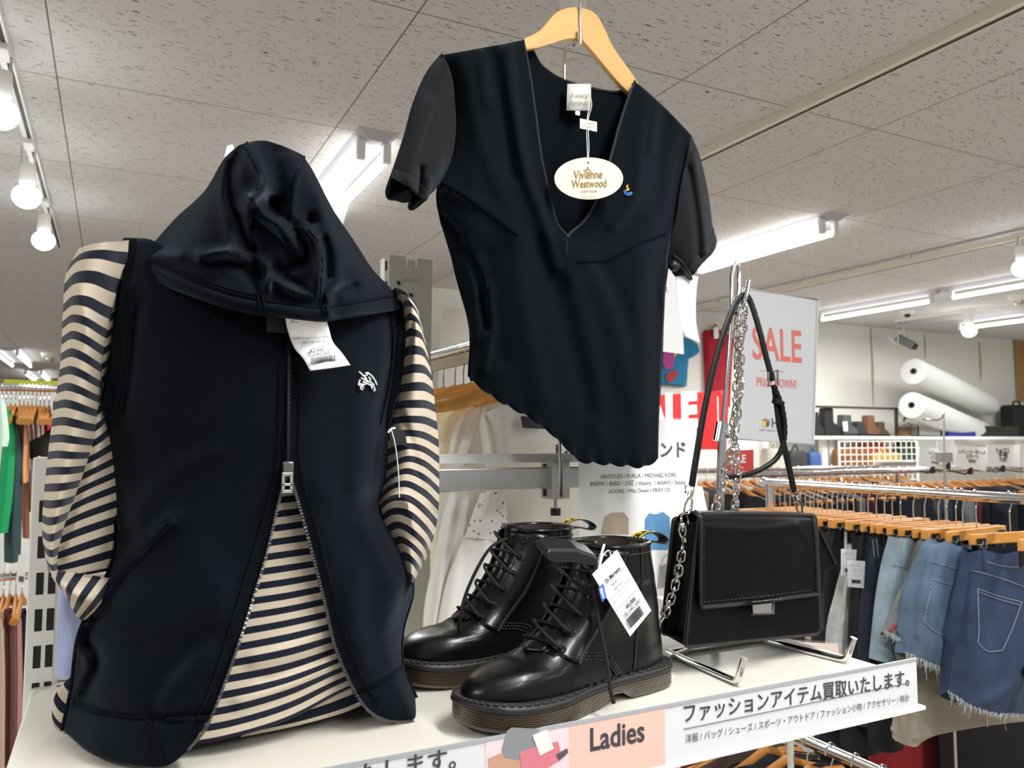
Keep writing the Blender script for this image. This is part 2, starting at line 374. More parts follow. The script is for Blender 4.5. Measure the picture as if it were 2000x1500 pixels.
# cross rail and clamped bar behind the boots
a, b = hy(845, 897, 1.37), hy(1128, 893, 1.37)
MB().box((-.06, 1.362, a.z - .009), (b.x, 1.378, a.z + .009)).build('cross_rail', WHITE_METAL, gd, smooth=False, bevel=.002)
a, b = hy(845, 938, 1.35), hy(1128, 932, 1.35)
MB().box((-.06, 1.342, a.z - .022), (b.x, 1.358, a.z + .02)).build('face_out_bar', STEEL, gd, smooth=False, bevel=.002)
# price rail with the sign along the shelf front
sg = thing('shelf_sign', (.6, SY0, SZ), 'long white shelf-front sign with a pink Ladies panel and Japanese print', 'sign')
zt, zb = hy(1786, 1287, YF).z, hy(1805, 1378, YF).z
SR = hy(1790, 1300, YF).x
MB().box((SX0, YF, zb), (SR, YF + .003, zt)).build('sign_card', mat('sign card', 'dfe0e3', .5), sg, smooth=False)
MB().box((SX0, YF + .004, zb), (SR + .004, YF + .006, zt - .001)).box((SX0, YF - .002, zb - .006), (SR + .016, YF + .01, zb)).build('price_rail', WHITE_METAL, sg, smooth=False, bevel=.001)
MB().box((SX0, YF - .001, zt - .003), (SR, YF + .002, zt + .001)).build('clear_cover_edge', mat('clear edge', 'a9adb3', .2), sg, smooth=False)
def panel(name, x0, x1, m, par, z0=None, z1=None, d=.0006):
    return MB().box((x0, YF - d, z0 or zb + .0005), (x1, YF, z1 or zt - .003)).build(name, m, par, smooth=False)
xa, xb_, xc_ = hy(948, 1450, YF).x, hy(1110, 1440, YF).x, hy(1298, 1420, YF).x
panel('pink_panel', xb_, xc_, mat('salmon print', 'ecc3b5', .55), sg)
pp = panel('photo_panel', xa, xb_, mat('pale pink print', 'ecd5dc', .55), sg)
SIGNINK = mat('sign ink', '404048', .6)
def sgn(s, x0, y0, x1, y1, tall=1.0, m=SIGNINK, bold=.0, dep=.0012): return text(s, hy(x0, y0, YF), hy(x1, y1, YF), m, sg, tall=tall, nrm=(0, -1, 0), depth=dep, bold=bold)
sgn('Ladies', 1152, 1466, 1258, 1446, 1.15, bold=.02)
sgn('ファッションアイテム買取いたします。', 1335, 1409, 1775, 1336, 1.05, bold=.012)
sgn('洋服 / バッグ / シューズ / スポーツ・アウトドア / ファッション小物 / アクセサリー / 時計', 1338, 1450, 1775, 1368, 1.1)
a, b = hy(1335, 1424, YF), hy(1771, 1347, YF); MB().box((a.x, YF - .0012, a.z), (b.x, YF, a.z + .0006)).build('rule_line', GREY_INK, sg, smooth=False)
x1 = hy(890, 1478, YF).x; x0 = x1 - .44; zz = hy(890, 1497, YF).z
text('ファッションアイテム買取いたします。', (x0, YF, zz), (x1, YF, zz), SIGNINK, sg, tall=1.05, nrm=(0, -1, 0), depth=.0012, bold=.012)
# printed photo of clothes on the sign
def pr(pts, m, nm, d): return MB().poly([hy(x, y, YF - d) for x, y in pts], (0, .0004, 0)).build(nm, m, pp, smooth=False)
pr([(990, 1428), (1000, 1421), (1052, 1424), (1060, 1440), (1050, 1482), (1020, 1486), (985, 1480), (980, 1464)], mat('print grey denim', '8a8c92', .6), 'printed_shorts', .0012)
pr([(953, 1482), (980, 1470), (1010, 1480), (1020, 1500), (955, 1500)], mat('print tan', 'c99c84', .6), 'printed_knit', .0011)
pr([(1015, 1470), (1052, 1458), (1090, 1448), (1098, 1480), (1070, 1500), (1018, 1500)], mat('print pink', 'd77c8b', .6), 'printed_bag', .0016)
pr([(1040, 1436), (1068, 1425), (1082, 1462), (1055, 1476)], mat('print white', 'e9e6e4', .6), 'printed_purse', .002)
pr([(1086, 1474), (1108, 1462), (1110, 1470), (1092, 1486)], mat('print dark', '54525a', .6), 'printed_heel', .002)
# ================================================================== dressed torso: striped shirt and hooded vest
NAVY = mat('navy sweat jersey', (.0021, .0032, .0057), .95, bump=.35, bscale=420, sheen=.1, spec=.08)
NAVY_RIB = mat('black rib knit', (.002, .0027, .0042), .95, bump=.5, bscale=300, sheen=.05, spec=.08)
SEAM = mat('navy seam thread', (.0022, .003, .0048), .95, spec=.05, sheen=.06)
BRETON = stripe_mat('breton stripes', '161b2b', 'cabda9', .49)
ZIPM = mat('gunmetal zip', (.16, .155, .15), .4, .9)
torso = thing('torso_form', (.19, 1.06, SZ), 'dark torso form under the striped shirt, seated on the shelf', 'mannequin')
m = MB(); P = []
for h, w, d in ((0, .15, .075), (.12, .13, .075), (.28, .12, .075), (.42, .145, .08), (.5, .13, .07), (.53, .05, .04), (.62, .035, .03), (.63, .001, .001)):
    P.append([Vector((.17 + w * math.cos(q), 1.08 + d * math.sin(q), SZ + h)) for q in (2 * math.pi * j / 24 for j in range(24))])
m.grid(P, closed=True).build('torso', mat('dark flock', '1a1a1c', .9), torso)
shirt = thing('striped_shirt', (.19, 1.05, SZ), 'cream and navy striped long-sleeved shirt worn under the black hooded vest', 'shirt')
def uvs(G, s, closed_n=None):
    nu, nv = len(G), closed_n or len(G[0]); return [[(j / max(nv - 1, 1), s[i]) for j in range(nv)] for i in range(nu)]
# body front, seen between the two zip edges
rows = [[(480, 950, .965), (520, 946, .962), (563, 942, .96), (610, 938, .962), (655, 934, .967)],
        [(450, 1022, .965), (510, 1015, .957), (565, 1008, .953), (620, 1000, .957), (680, 992, .967)],
        [(420, 1103, .965), (490, 1094, .952), (560, 1084, .948), (630, 1074, .952), (700, 1062, .965)],
        [(400, 1185, .96), (480, 1172, .947), (560, 1160, .943), (640, 1144, .948), (715, 1128, .965)],
        [(375, 1262, .955), (470, 1247, .942), (560, 1230, .938), (645, 1210, .944), (730, 1188, .962)],
        [(360, 1340, .95), (460, 1325, .936), (560, 1304, .932), (655, 1272, .94), (745, 1238, .96)],
        [(345, 1408, .945), (450, 1392, .93), (560, 1360, .93), (660, 1316, .94), (760, 1276, .96)],
        [(335, 1462, .94), (440, 1444, .928), (560, 1408, .933), (668, 1352, .945), (770, 1310, .96)]]
SB = [0, 2.5, 5.3, 8.1, 10.7, 13.3, 15.5, 17.3]
G, s = patch(rows, 60, 40, [([(500, 1290), (600, 1250), (690, 1190)], .006, 16), ([(470, 1370), (600, 1320), (690, 1262)], .006, 14), ([(520, 1330), (620, 1285), (680, 1240)], -.005, 12)], SB)
G[..., 2] += .02 * np.clip((G[..., 0] - 640) / 90, 0, 1)
MB().grid(world(G), uvs(G, s)).build('shirt_front', BRETON, shirt, solid=.003, offset=1)
rows = [[(520, 1385, .955), (600, 1360, .957), (680, 1325, .96), (740, 1300, .965)], [(470, 1440, .951), (590, 1415, .955), (690, 1385, .96), (770, 1340, .97)]]
G, s = patch(rows, 14, 24, [], [.2, 1.7])
MB().grid(world(G), uvs(G, s)).build('shirt_back_hem', BRETON, shirt, solid=.003, offset=1)
rows = [[(150, 1315, 1.1), (137, 1322, 1.09), (150, 1335, 1.08), (170, 1345, 1.08)], [(128, 1345, 1.1), (108, 1356, 1.085), (122, 1380, 1.075), (150, 1390, 1.07)],
        [(118, 1385, 1.1), (101, 1394, 1.085), (114, 1418, 1.075), (140, 1425, 1.07)], [(112, 1412, 1.1), (104, 1416, 1.085), (120, 1430, 1.075), (140, 1434, 1.07)]]
G, s = patch(rows, 20, 20, [], [0, 1.2, 2.3, 3.1])
MB().grid(world(G), uvs(G, s)).build('shirt_side_hem', BRETON, shirt, solid=.003, offset=1)
# sleeves: rows follow the stripes
def Yz(pts, ys): return [(x, y, Y) for (x, y), Y in zip(pts, ys)]
LY = (1.075, 1.005, .985, 1.005, 1.035)
LR = [[(152, 487), (174, 478), (205, 473), (232, 471), (252, 469)], [(128, 538), (152, 514), (190, 510), (222, 518), (246, 524)], [(123, 605), (142, 590), (170, 592), (200, 608), (222, 618)],
      [(120, 668), (140, 656), (165, 664), (190, 680), (208, 692)], [(116, 725), (136, 718), (160, 726), (184, 740), (202, 750)], [(107, 785), (128, 780), (152, 786), (178, 796), (197, 802)],
      [(98, 850), (120, 848), (146, 852), (170, 856), (190, 858)], [(90, 920), (108, 918), (130, 918), (153, 916), (172, 913)], [(84, 985), (98, 987), (116, 985), (134, 980), (148, 974)],
      [(82, 1035), (92, 1042), (104, 1042), (116, 1036), (127, 1030)], [(87, 1078), (93, 1088), (100, 1092), (108, 1090), (114, 1085)], [(95, 1116), (100, 1124), (105, 1128), (110, 1127), (114, 1124)]]
SL = [.55, 1.6, 3.3, 5.3, 7.1, 9.0, 11.0, 13.2, 15.3, 17.0, 18.6, 20.0]
G, s = patch([Yz(r, LY) for r in LR], 84, 26, [([(150, 560), (178, 680), (168, 800)], .006, 14), ([(235, 480), (225, 560)], -.006, 10)], SL)
T = tube_back(G, .8)
MB().grid(T, uvs(G, s, len(T[0])), closed=True).build('sleeve', BRETON, shirt)['label'] = 'sleeve with its elbow folded beside the slotted post'
IR = [[(190, 606), (214, 596), (242, 582)], [(182, 700), (206, 694), (232, 668)], [(176, 790), (198, 776), (220, 748)], [(168, 852), (193, 838), (216, 815)], [(148, 922), (185, 905), (224, 884)], [(124, 992), (170, 968), (228, 944)],
      [(104, 1050), (155, 1026), (230, 1000)], [(98, 1102), (150, 1086), (230, 1060)], [(100, 1132), (150, 1126), (230, 1112)]]
G, s = patch([Yz(r, (1.03, 1.025, 1.045)) for r in IR], 60, 20, [([(222, 700), (200, 770), (214, 830)], -.008, 7), ([(200, 860), (160, 990), (130, 1080)], .005, 10)], [.4, 3.6, 6.5, 8.5, 10.7, 12.9, 14.8, 16.7, 18.2])
T = tube_back(G, .8)
MB().grid(T, uvs(G, s, len(T[0])), closed=True).build('sleeve_underside', BRETON, shirt)
rows = [Yz([(92, 1108), (98, 1122), (106, 1136)], (1.05, 1.0, 1.04)), Yz([(130, 1116), (118, 1140), (126, 1160)], (1.03, .985, 1.03)), Yz([(168, 1122), (144, 1158), (138, 1184)], (1.02, .98, 1.02)),
        Yz([(205, 1128), (174, 1170), (150, 1204)], (1.02, .98, 1.02)), Yz([(232, 1134), (200, 1178), (163, 1214)], (1.03, 1.0, 1.03))]
G, s = patch(rows, 30, 16, [([(100, 1118), (160, 1120), (225, 1127)], .01, 5)], [.3, 1.5, 2.6, 3.7, 4.7])
T = tube_back(G, .6)
MB().grid(T, uvs(G, s, len(T[0])), closed=True).build('folded_cuff', BRETON, shirt)
RY = (1.05, 1.015, 1.0, 1.02, 1.07)
RR = [[(772, 562), (780, 564), (792, 571), (803, 580), (812, 590)], [(786, 607), (796, 596), (806, 600), (816, 614), (824, 636)], [(783, 672), (797, 655), (812, 655), (825, 663), (835, 688)],
      [(777, 735), (795, 728), (812, 725), (830, 728), (844, 742)], [(764, 800), (786, 795), (810, 794), (832, 795), (851, 803)], [(752, 855), (780, 846), (805, 845), (830, 850), (857, 865)],
      [(752, 915), (775, 902), (800, 895), (830, 905), (858, 928)], [(742, 970), (765, 950), (795, 944), (830, 962), (857, 988)], [(735, 1008), (765, 985), (800, 988), (832, 1015), (850, 1038)],
      [(745, 1048), (775, 1030), (803, 1042), (828, 1066), (835, 1085)], [(778, 1100), (790, 1088), (805, 1096), (815, 1110), (818, 1118)], [(798, 1138), (801, 1138), (804, 1138), (806, 1138), (808, 1138)]]
SR_ = [0, 1.4, 3.4, 5.4, 7.4, 9.2, 11.2, 13.2, 14.7, 16.4, 18.3, 19.4]
rows = [Yz(r, RY) for r in RR]
G, s = patch(rows, 84, 26, [([(775, 790), (800, 850), (822, 940), (850, 1010)], -.012, 8), ([(785, 800), (812, 900), (835, 980)], .008, 10), ([(745, 985), (790, 975), (812, 1040)], .008, 9), ([(812, 600), (800, 660), (796, 700)], -.01, 6)], SR_)
T = tube_back(G, .8)
MB().grid(T, uvs(G, s, len(T[0])), closed=True).build('sleeve', BRETON, shirt)['label'] = 'sleeve tucked into the vest pocket next to the white clothes rack'
# ---- vest
vest = thing('hooded_vest', (.19, 1.0, SZ), 'black sleeveless zip hoodie on the torso form, hood flopped forward', 'vest')
VL = [[(246, 466, 1.065), (300, 470, 1.03), (380, 520, .99), (470, 570, .975), (562, 625, .965)], [(236, 560, 1.03), (300, 570, .99), (390, 590, .96), (480, 620, .948), (563, 662, .944)],
      [(222, 690, 1.015), (300, 692, .97), (390, 700, .943), (480, 712, .932), (564, 740, .93)], [(203, 795, 1.03), (290, 800, .97), (390, 808, .942), (480, 818, .93), (564, 830, .926)],
      [(210, 862, 1.05), (290, 875, .985), (390, 888, .95), (480, 898, .934), (562, 912, .928)], [(224, 960, 1.05), (290, 970, .985), (380, 978, .95), (470, 984, .934), (547, 972, .93)],
      [(226, 1085, 1.035), (290, 1078, .972), (370, 1075, .943), (450, 1080, .928), (521, 1082, .926)], [(172, 1200, 1.03), (250, 1190, .965), (340, 1185, .932), (420, 1185, .918), (488, 1190, .917)],
      [(152, 1260, 1.04), (230, 1275, .965), (320, 1285, .93), (395, 1282, .913), (458, 1282, .908)], [(142, 1345, 1.045), (210, 1372, .965), (300, 1385, .922), (370, 1374, .906), (427, 1366, .902)],
      [(124, 1428, 1.045), (182, 1474, .965), (262, 1494, .922), (325, 1496, .906), (372, 1462, .902)]]
FL = [([(345, 1010), (260, 1090), (185, 1190), (160, 1235)], .012, 16), ([(330, 1030), (250, 1110), (190, 1200)], -.006, 10), ([(185, 1200), (170, 1250), (190, 1290), (165, 1350)], -.02, 12),
      ([(150, 1255), (175, 1300), (160, 1340)], .012, 12), ([(300, 1000), (400, 1120), (470, 1260)], .006, 40), ([(410, 1240), (350, 1290), (298, 1365)], -.006, 22), ([(420, 1290), (350, 1330), (320, 1380)], .005, 22),
      ([(150, 1372), (220, 1395), (300, 1402), (420, 1392)], -.009, 8), ([(290, 1385), (330, 1400)], -.008, 12), ([(230, 860), (250, 960), (300, 1080)], .008, 22), ([(260, 1010), (330, 930), (420, 880)], .006, 20),
      ([(270, 600), (258, 700), (245, 800)], -.006, 10), ([(430, 1150), (400, 1260), (350, 1330)], .006, 22)]
G, s = patch(VL, 110, 64, FL)
GL = G
MB().grid(world(G)).build('front_panel', NAVY, vest, solid=.004, offset=1)['label'] = 'wider front panel with the slanted pocket'
VR = [[(563, 625, .965), (620, 620, .97), (680, 600, .985), (735, 585, 1.02), (790, 585, 1.065)], [(565, 662, .944), (620, 655, .95), (680, 645, .965), (735, 640, .99), (788, 650, 1.04)],
      [(566, 740, .93), (620, 735, .94), (680, 728, .955), (732, 725, .985), (780, 732, 1.04)], [(566, 830, .926), (620, 828, .936), (675, 825, .955), (722, 822, .985), (760, 830, 1.04)],
      [(566, 912, .928), (615, 912, .935), (665, 915, .955), (715, 920, .985), (756, 925, 1.045)], [(580, 972, .93), (625, 980, .935), (665, 985, .955), (705, 990, .985), (740, 998, 1.045)],
      [(610, 1082, .926), (655, 1085, .93), (695, 1085, .95), (740, 1075, .985), (790, 1075, 1.045)], [(636, 1185, .925), (680, 1180, .93), (725, 1175, .95), (770, 1165, .98), (806, 1150, 1.045)],
      [(655, 1265, .925), (695, 1262, .93), (730, 1255, .945), (765, 1248, .975), (786, 1232, 1.04)], [(690, 1345, .925), (722, 1345, .93), (750, 1335, .94), (775, 1320, .965), (787, 1300, 1.03)],
      [(722, 1392, .925), (752, 1406, .93), (785, 1411, .935), (815, 1410, .945), (824, 1392, 1.01)]]
FR = [([(735, 1000), (760, 1060), (800, 1130)], .012, 12), ([(760, 1000), (785, 1060), (808, 1110)], -.008, 8), ([(700, 960), (740, 1060), (790, 1140)], .008, 22), ([(640, 960), (720, 1060), (770, 1150)], .008, 26), ([(800, 1160), (770, 1240), (790, 1300)], -.012, 12),
      ([(700, 1352), (745, 1330), (788, 1300)], -.008, 7), ([(700, 1110), (690, 1200), (710, 1290)], .008, 24), ([(690, 700), (700, 830), (690, 950)], .005, 24), ([(755, 600), (762, 700), (740, 800)], -.005, 8)]
G, s = patch(VR, 110, 56, FR)
GR = G
MB().grid(world(G)).build('front_panel', NAVY, vest, solid=.004, offset=1)['label'] = 'narrower front panel with the embroidered emblem'
wl, wr = world(GL), world(GR)
B_ = []
for a, b in zip(wl, wr):
    p, q = a[0], b[-1]; row = []
    for j in range(33):
        t = j / 32; c = p.lerp(q, t); row.append(c + Vector((0, .15 * math.sin(math.pi * t) ** .6, 0)))
    B_.append(row)
MB().grid(B_).build('back_panel', NAVY, vest, solid=.004, offset=1)
# armhole ribs, hem rib, pocket welt
def strip(pts, w, mtl, nm, dY=.004, n=40, side=1, par=vest, th=.004):
    q = curve(pts, n); m_ = MB(); P = []
    for k in range(n):
        a = np.array(q[max(k - 1, 0)][:2]); b = np.array(q[min(k + 1, n - 1)][:2]); d = (b - a) / np.linalg.norm(b - a); nn = np.array((-d[1], d[0])) * side
        ww = w if not isinstance(w, (tuple, list)) else w[0] + (w[1] - w[0]) * k / (n - 1)
        P.append([hy(q[k][0] + nn[0] * ww * t, q[k][1] + nn[1] * ww * t, q[k][2] - dY * math.sin(math.pi * (t * .8 + .1))) for t in (0, .25, .5, .75, 1)])
    return m_.grid(P).build(nm, mtl, par, solid=th, offset=0)
strip([(243, 466, 1.055), (240, 540, 1.03), (228, 630, 1.015), (216, 720, 1.01), (199, 800, 1.022)], (38, 22), NAVY_RIB, 'armhole_rib', side=-1)
strip([(783, 588, 1.05), (790, 650, 1.03), (785, 720, 1.03), (768, 800, 1.03), (758, 835, 1.035)], (20, 10), NAVY_RIB, 'armhole_rib', side=1)
def on_patch(G, pts, dY=.003, n=40):
    F2 = G.reshape(-1, 3); out = []
    for x, y in [tuple(p) for p in curve(pts, n)]:
        k = np.argmin((F2[:, 0] - x) ** 2 + (F2[:, 1] - y) ** 2); out.append(hy(x, y, F2[k, 2] - dY))
    return out
def seam(G, pts, nm='seam', r=.0016, par=vest, m_=None, dY=.003): return MB().tube(on_patch(G, pts, dY), r, 6).build(nm, m_ or SEAM, par)
welt = on_patch(GL, [(340, 1016), (300, 1050), (250, 1110), (200, 1180), (170, 1225)], .006)
MB().tube(welt, [.0045] * 40, 8).build('pocket_welt', NAVY, vest)
seam(GL, [(345, 1020), (336, 1012), (332, 1022)])
seam(GL, [(150, 1370), (200, 1392), (290, 1402), (360, 1406), (412, 1400)], 'hem_seam', .0022)
seam(GL, [(290, 1402), (300, 1440), (318, 1492)], 'hem_seam', .0014)
seam(GL, [(262, 560), (256, 640), (250, 720), (236, 800), (225, 830)])
seam(GL, [(545, 640), (546, 800), (540, 910), (515, 1010), (488, 1100), (460, 1190), (430, 1290), (395, 1380), (350, 1450)], 'front_stitching', .001)
seam(GR, [(584, 650), (585, 800), (586, 910), (612, 1010), (640, 1120), (668, 1220), (705, 1320), (740, 1378)], 'front_stitching', .001)
seam(GR, [(700, 1350), (745, 1330), (788, 1300)], 'hem_seam', .0022)
seam(GR, [(764, 610), (768, 680), (758, 760), (742, 830)])
# zip: closed teeth above the slider, two toothed edges below
def zipline(G, pts, nm, side):
    ln = on_patch(G, pts, .004, 140); m_ = MB()
    for k in range(0, 139):
        p, d = ln[k], (ln[k + 1] - ln[k])
        if d.length < 1e-6: continue
        m_.obox(p, d * .3, Vector((0, .0012, 0)), d.normalized().cross(Vector((0, 1, 0))) * .0016)
    return m_.build(nm, ZIPM if side == 1 else mat('dark zip', (.035, .034, .034), .45, .8), vest, smooth=False)
zp = zipline(GL, [(564, 640), (564, 760), (563, 905)], 'zip_teeth', 0)
zipline(GL, [(560, 930), (546, 975), (521, 1082), (488, 1190), (458, 1282), (427, 1366), (400, 1425), (366, 1466)], 'zip_edge', 1)
zipline(GR, [(566, 930), (580, 972), (610, 1082), (636, 1185), (655, 1265), (690, 1345), (722, 1390), (760, 1408), (812, 1410)], 'zip_edge', 1)
a, b = hy(563, 903, .918), hy(562, 930, .918)
zs = MB().obox((a + b) / 2, (.006, 0, 0), (0, .004, 0), (0, 0, .009)).build('zip_slider', ZIPM, vest, bevel=.002)
c0, c1 = hy(562, 926, .913), hy(560, 960, .912); cc = (c0 + c1) / 2; hh = (c0.z - c1.z) / 2
m_ = MB()
m_.obox(cc + Vector((-.0045, 0, 0)), (.0016, 0, 0), (0, .0014, 0), (0, 0, hh)).obox(cc + Vector((.0045, 0, 0)), (.0016, 0, 0), (0, .0014, 0), (0, 0, hh)).obox(cc + Vector((0, 0, hh)), (.006, 0, 0), (0, .0014, 0), (0, 0, .0018)).obox(cc - Vector((0, 0, hh)), (.006, 0, 0), (0, .0014, 0), (0, 0, .0018)).obox(cc + Vector((0, 0, -hh * .2)), (.006, 0, 0), (0, .0014, 0), (0, 0, .0015))
m_.build('zip_pull', mat('dull nickel', (.62, .6, .56), .3, .9), vest, smooth=False, bevel=.0006)
# embroidered rider emblem: white thread strokes
m_ = MB(); EW = mat('white thread', 'e6e6ea', .8)
def es(pts, r=.0011): m_.tube(on_patch(GR, pts, .0065, 12), r, 5)
for st in ([(702, 726), (710, 734), (716, 740)], [(703, 742), (700, 752), (706, 750), (710, 758)], [(706, 738), (716, 744), (726, 748), (730, 752)], [(708, 745), (718, 750), (728, 753)], [(712, 732), (714, 740), (720, 746)],
           [(714, 728), (724, 732), (732, 742)], [(724, 732), (728, 738)], [(728, 752), (732, 760), (730, 764)], [(724, 752), (727, 760)], [(710, 750), (704, 757), (708, 762)], [(720, 736), (724, 744)], [(732, 742), (736, 752)], [(716, 746), (712, 752)], [(716, 734), (718, 728), (721, 731)]): es(st)
m_.build('emblem_embroidery', EW, vest)
# ---- hood flopped forward over the neck
HR = [[(466, 284, 1.02), (480, 279, 1.0), (500, 275, .99), (520, 275, .985), (540, 281, .985), (560, 288, .99), (590, 302, 1.02)],
      [(436, 312, 1.05), (462, 305, .995), (495, 300, .97), (520, 305, .965), (550, 312, .965), (590, 320, .985), (612, 335, 1.04)],
      [(400, 372, 1.06), (440, 362, .98), (490, 360, .945), (525, 372, .945), (570, 382, .945), (620, 385, .97), (650, 408, 1.05)],
      [(345, 424, 1.06), (410, 420, .97), (480, 428, .925), (530, 442, .925), (590, 450, .925), (650, 448, .96), (690, 468, 1.05)],
      [(300, 474, 1.06), (370, 476, .965), (460, 490, .915), (530, 510, .91), (600, 515, .912), (680, 508, .955), (728, 526, 1.05)],
      [(280, 498, 1.05), (345, 520, .96), (440, 545, .905), (530, 570, .895), (610, 578, .9), (700, 560, .945), (762, 562, 1.04)],
      [(277, 515, 1.04), (335, 548, .95), (430, 582, .895), (530, 606, .885), (620, 618, .89), (705, 600, .935), (778, 592, 1.03)],
      [(283, 528, 1.04), (340, 562, .955), (432, 596, .905), (535, 614, .9), (625, 626, .9), (706, 616, .945), (786, 604, 1.03)]]
FH = [([(470, 290), (450, 330), (450, 380), (470, 440), (495, 500), (505, 530)], -.03, 13), ([(445, 310), (432, 380), (445, 440), (455, 490)], .014, 12), ([(488, 284), (500, 320), (515, 350), (512, 372), (488, 390), (470, 400)], .024, 11),
      ([(512, 360), (500, 390), (515, 420), (545, 440), (570, 470), (585, 490)], .022, 12), ([(488, 385), (485, 430), (495, 475)], .018, 10), ([(495, 410), (492, 450), (500, 480)], -.016, 8), ([(530, 400), (560, 430), (600, 435)], -.03, 16),
      ([(535, 300), (545, 350), (552, 395)], -.014, 18), ([(545, 432), (585, 432), (610, 460), (622, 500), (618, 560)], .022, 14), ([(575, 470), (590, 500), (560, 525), (530, 530)], -.02, 18), ([(660, 430), (690, 480)], -.01, 20),
      ([(390, 500), (440, 492), (500, 505), (525, 535), (520, 555)], .018, 11), ([(420, 515), (470, 520), (505, 560)], -.012, 12), ([(625, 380), (640, 440), (660, 500), (650, 560)], .012, 16), ([(530, 540), (580, 570), (640, 580), (642, 610)], .014, 10),
      ([(560, 545), (600, 560), (625, 575)], -.014, 10), ([(650, 600), (660, 570), (690, 560)], -.012, 12), ([(350, 500), (300, 500)], .008, 12), ([(585, 330), (572, 380), (570, 420)], .008, 8), ([(630, 470), (640, 540)], -.012, 12)]
G, s = patch(HR, 130, 110, [(p_, a_ * 1.45, w_) for p_, a_, w_ in FH]); GH = G
T = tube_back(G, .9)
MB().grid(T, closed=True).build('hood', NAVY, vest)
hood = vest.children[-1]
seam(GH, [(284, 500), (345, 530), (432, 566), (520, 588), (560, 592), (620, 602), (705, 588), (770, 576)], 'hood_brim_stitching', .0016, hood, dY=.002)
seam(GH, [(283, 496), (345, 525), (432, 560), (505, 578)], 'hood_brim_stitching', .0012, hood, dY=.002)
seam(GH, [(594, 306), (578, 350), (572, 392), (570, 425)], 'hood_seam', .0018, hood, dY=.002)
seam(GH, [(586, 440), (606, 462), (620, 500), (620, 550), (617, 580)], 'hood_seam', .0018, hood, dY=.002)
seam(GH, [(592, 440), (614, 462), (628, 500), (626, 575)], 'hood_seam', .0012, hood, dY=.002)
seam(GH, [(474, 284), (490, 310), (505, 345), (503, 370)], 'hood_seam', .0014, hood, dY=.002)
def strip_on(G, pts, w, lift, nm, par, n=40):
    q = [tuple(p) for p in curve(pts, n)]; F2 = G.reshape(-1, 3); P = []
    for k in range(n):
        a, b = np.array(q[max(k - 1, 0)]), np.array(q[min(k + 1, n - 1)]); d = (b - a) / np.linalg.norm(b - a); nn = np.array((-d[1], d[0])); row = []; e = math.sin(math.pi * min(1, max(0, k / (n - 1)))) ** .5
        for t in (-1, -.9, -.5, 0, .5, .9, 1):
            x, y = q[k][0] + nn[0] * w * t, q[k][1] + nn[1] * w * t; kk = np.argmin((F2[:, 0] - x) ** 2 + (F2[:, 1] - y) ** 2)
            row.append(hy(x, y, F2[kk, 2] - lift * e * (1 if abs(t) < .95 else -.6)))
        P.append(row)
    A = np.array([[tuple(p) for p in r] for r in P])
    for _ in range(5): A[1:-1] = (A[:-2] + 2 * A[1:-1] + A[2:]) / 4
    return MB().grid([[Vector(p) for p in r] for r in A]).build(nm, NAVY, par, angle=0)
strip_on(GH, [(474, 284), (496, 306), (511, 338), (510, 366), (492, 386), (478, 398)], 12, .006, 'opening_band', hood)
strip_on(GH, [(490, 384), (497, 410), (524, 434), (552, 456), (574, 488), (596, 520)], 11, .006, 'opening_band', hood)
strip_on(GH, [(540, 436), (578, 434), (606, 456), (622, 500), (622, 550), (616, 590)], 13, .005, 'opening_band', hood)
strip_on(GH, [(390, 508), (440, 496), (490, 504), (518, 530), (522, 566), (512, 590)], 10, .006, 'opening_band', hood)
strip_on(GH, [(284, 520), (338, 552), (432, 586), (500, 602), (535, 606), (625, 616), (660, 612), (705, 605), (778, 592)], 13, .005, 'hood_brim', hood, 80)
for a_, b_ in (((503, 572), (508, 602)), ((512, 572), (517, 604)), ((630, 596), (634, 624)), ((638, 594), (642, 622))): MB().tube(on_patch(GH, [a_, b_], .0068, 8), .0012, 5).build('hood_brim_stitching', SEAM, hood)
# care tag inside the neck and the hanging price slip
nl = MB().obox(hy(545, 630, .932), (.014, 0, 0), (0, .0008, 0), (0, 0, .012)).build('neck_label', mat('black satin', '16171b', .5), vest, smooth=False)
tg = thing('price_tag', hy(612, 640, .915), 'white creased price slip hanging below the black hood', 'price tag', None)
rows = [[(556, 614, .905), (595, 614, .902), (634, 614, .905)], [(562, 645, .912), (602, 643, .908), (642, 641, .912)], [(574, 678, .918), (612, 672, .914), (650, 668, .918)], [(592, 700, .908), (630, 695, .904), (668, 690, .908)], [(606, 724, .9), (645, 719, .896), (684, 713, .9)]]
G, s = patch(rows, 30, 12)
PAPER2 = mat('tag paper', 'eeeeef', .75)
MB().grid(world(G)).build('paper_slip', PAPER2, tg, solid=.0008, offset=0)
def tl(sx, x0, y0, x1, y1, Y, nm='print', m_=INK, tall=1.0, up=None, par=None): return text(sx, hy(x0, y0, Y), hy(x1, y1, Y), m_, par or tg, nm, nrm=(0, -1, 0), tall=tall, up=up, depth=.001)
tl('BURBERRY LONDON', 568, 631, 632, 629, .9065, tall=1.1); tl('4.5#', 590, 641, 606, 640, .9105); tl('SIZE 1', 584, 650, 610, 648, .911)
tl('FAM00-217-09 レビューカラ', 570, 664, 640, 661, .913, tall=1.2); tl('ジップ 国内代理店表記 本', 574, 672, 634, 669, .912, tall=1.1)
tl('¥3,000', 604, 690, 632, 686, .909, tall=1.2); tl('（税込¥3,300）', 596, 697, 646, 692, .9045, tall=1.1)
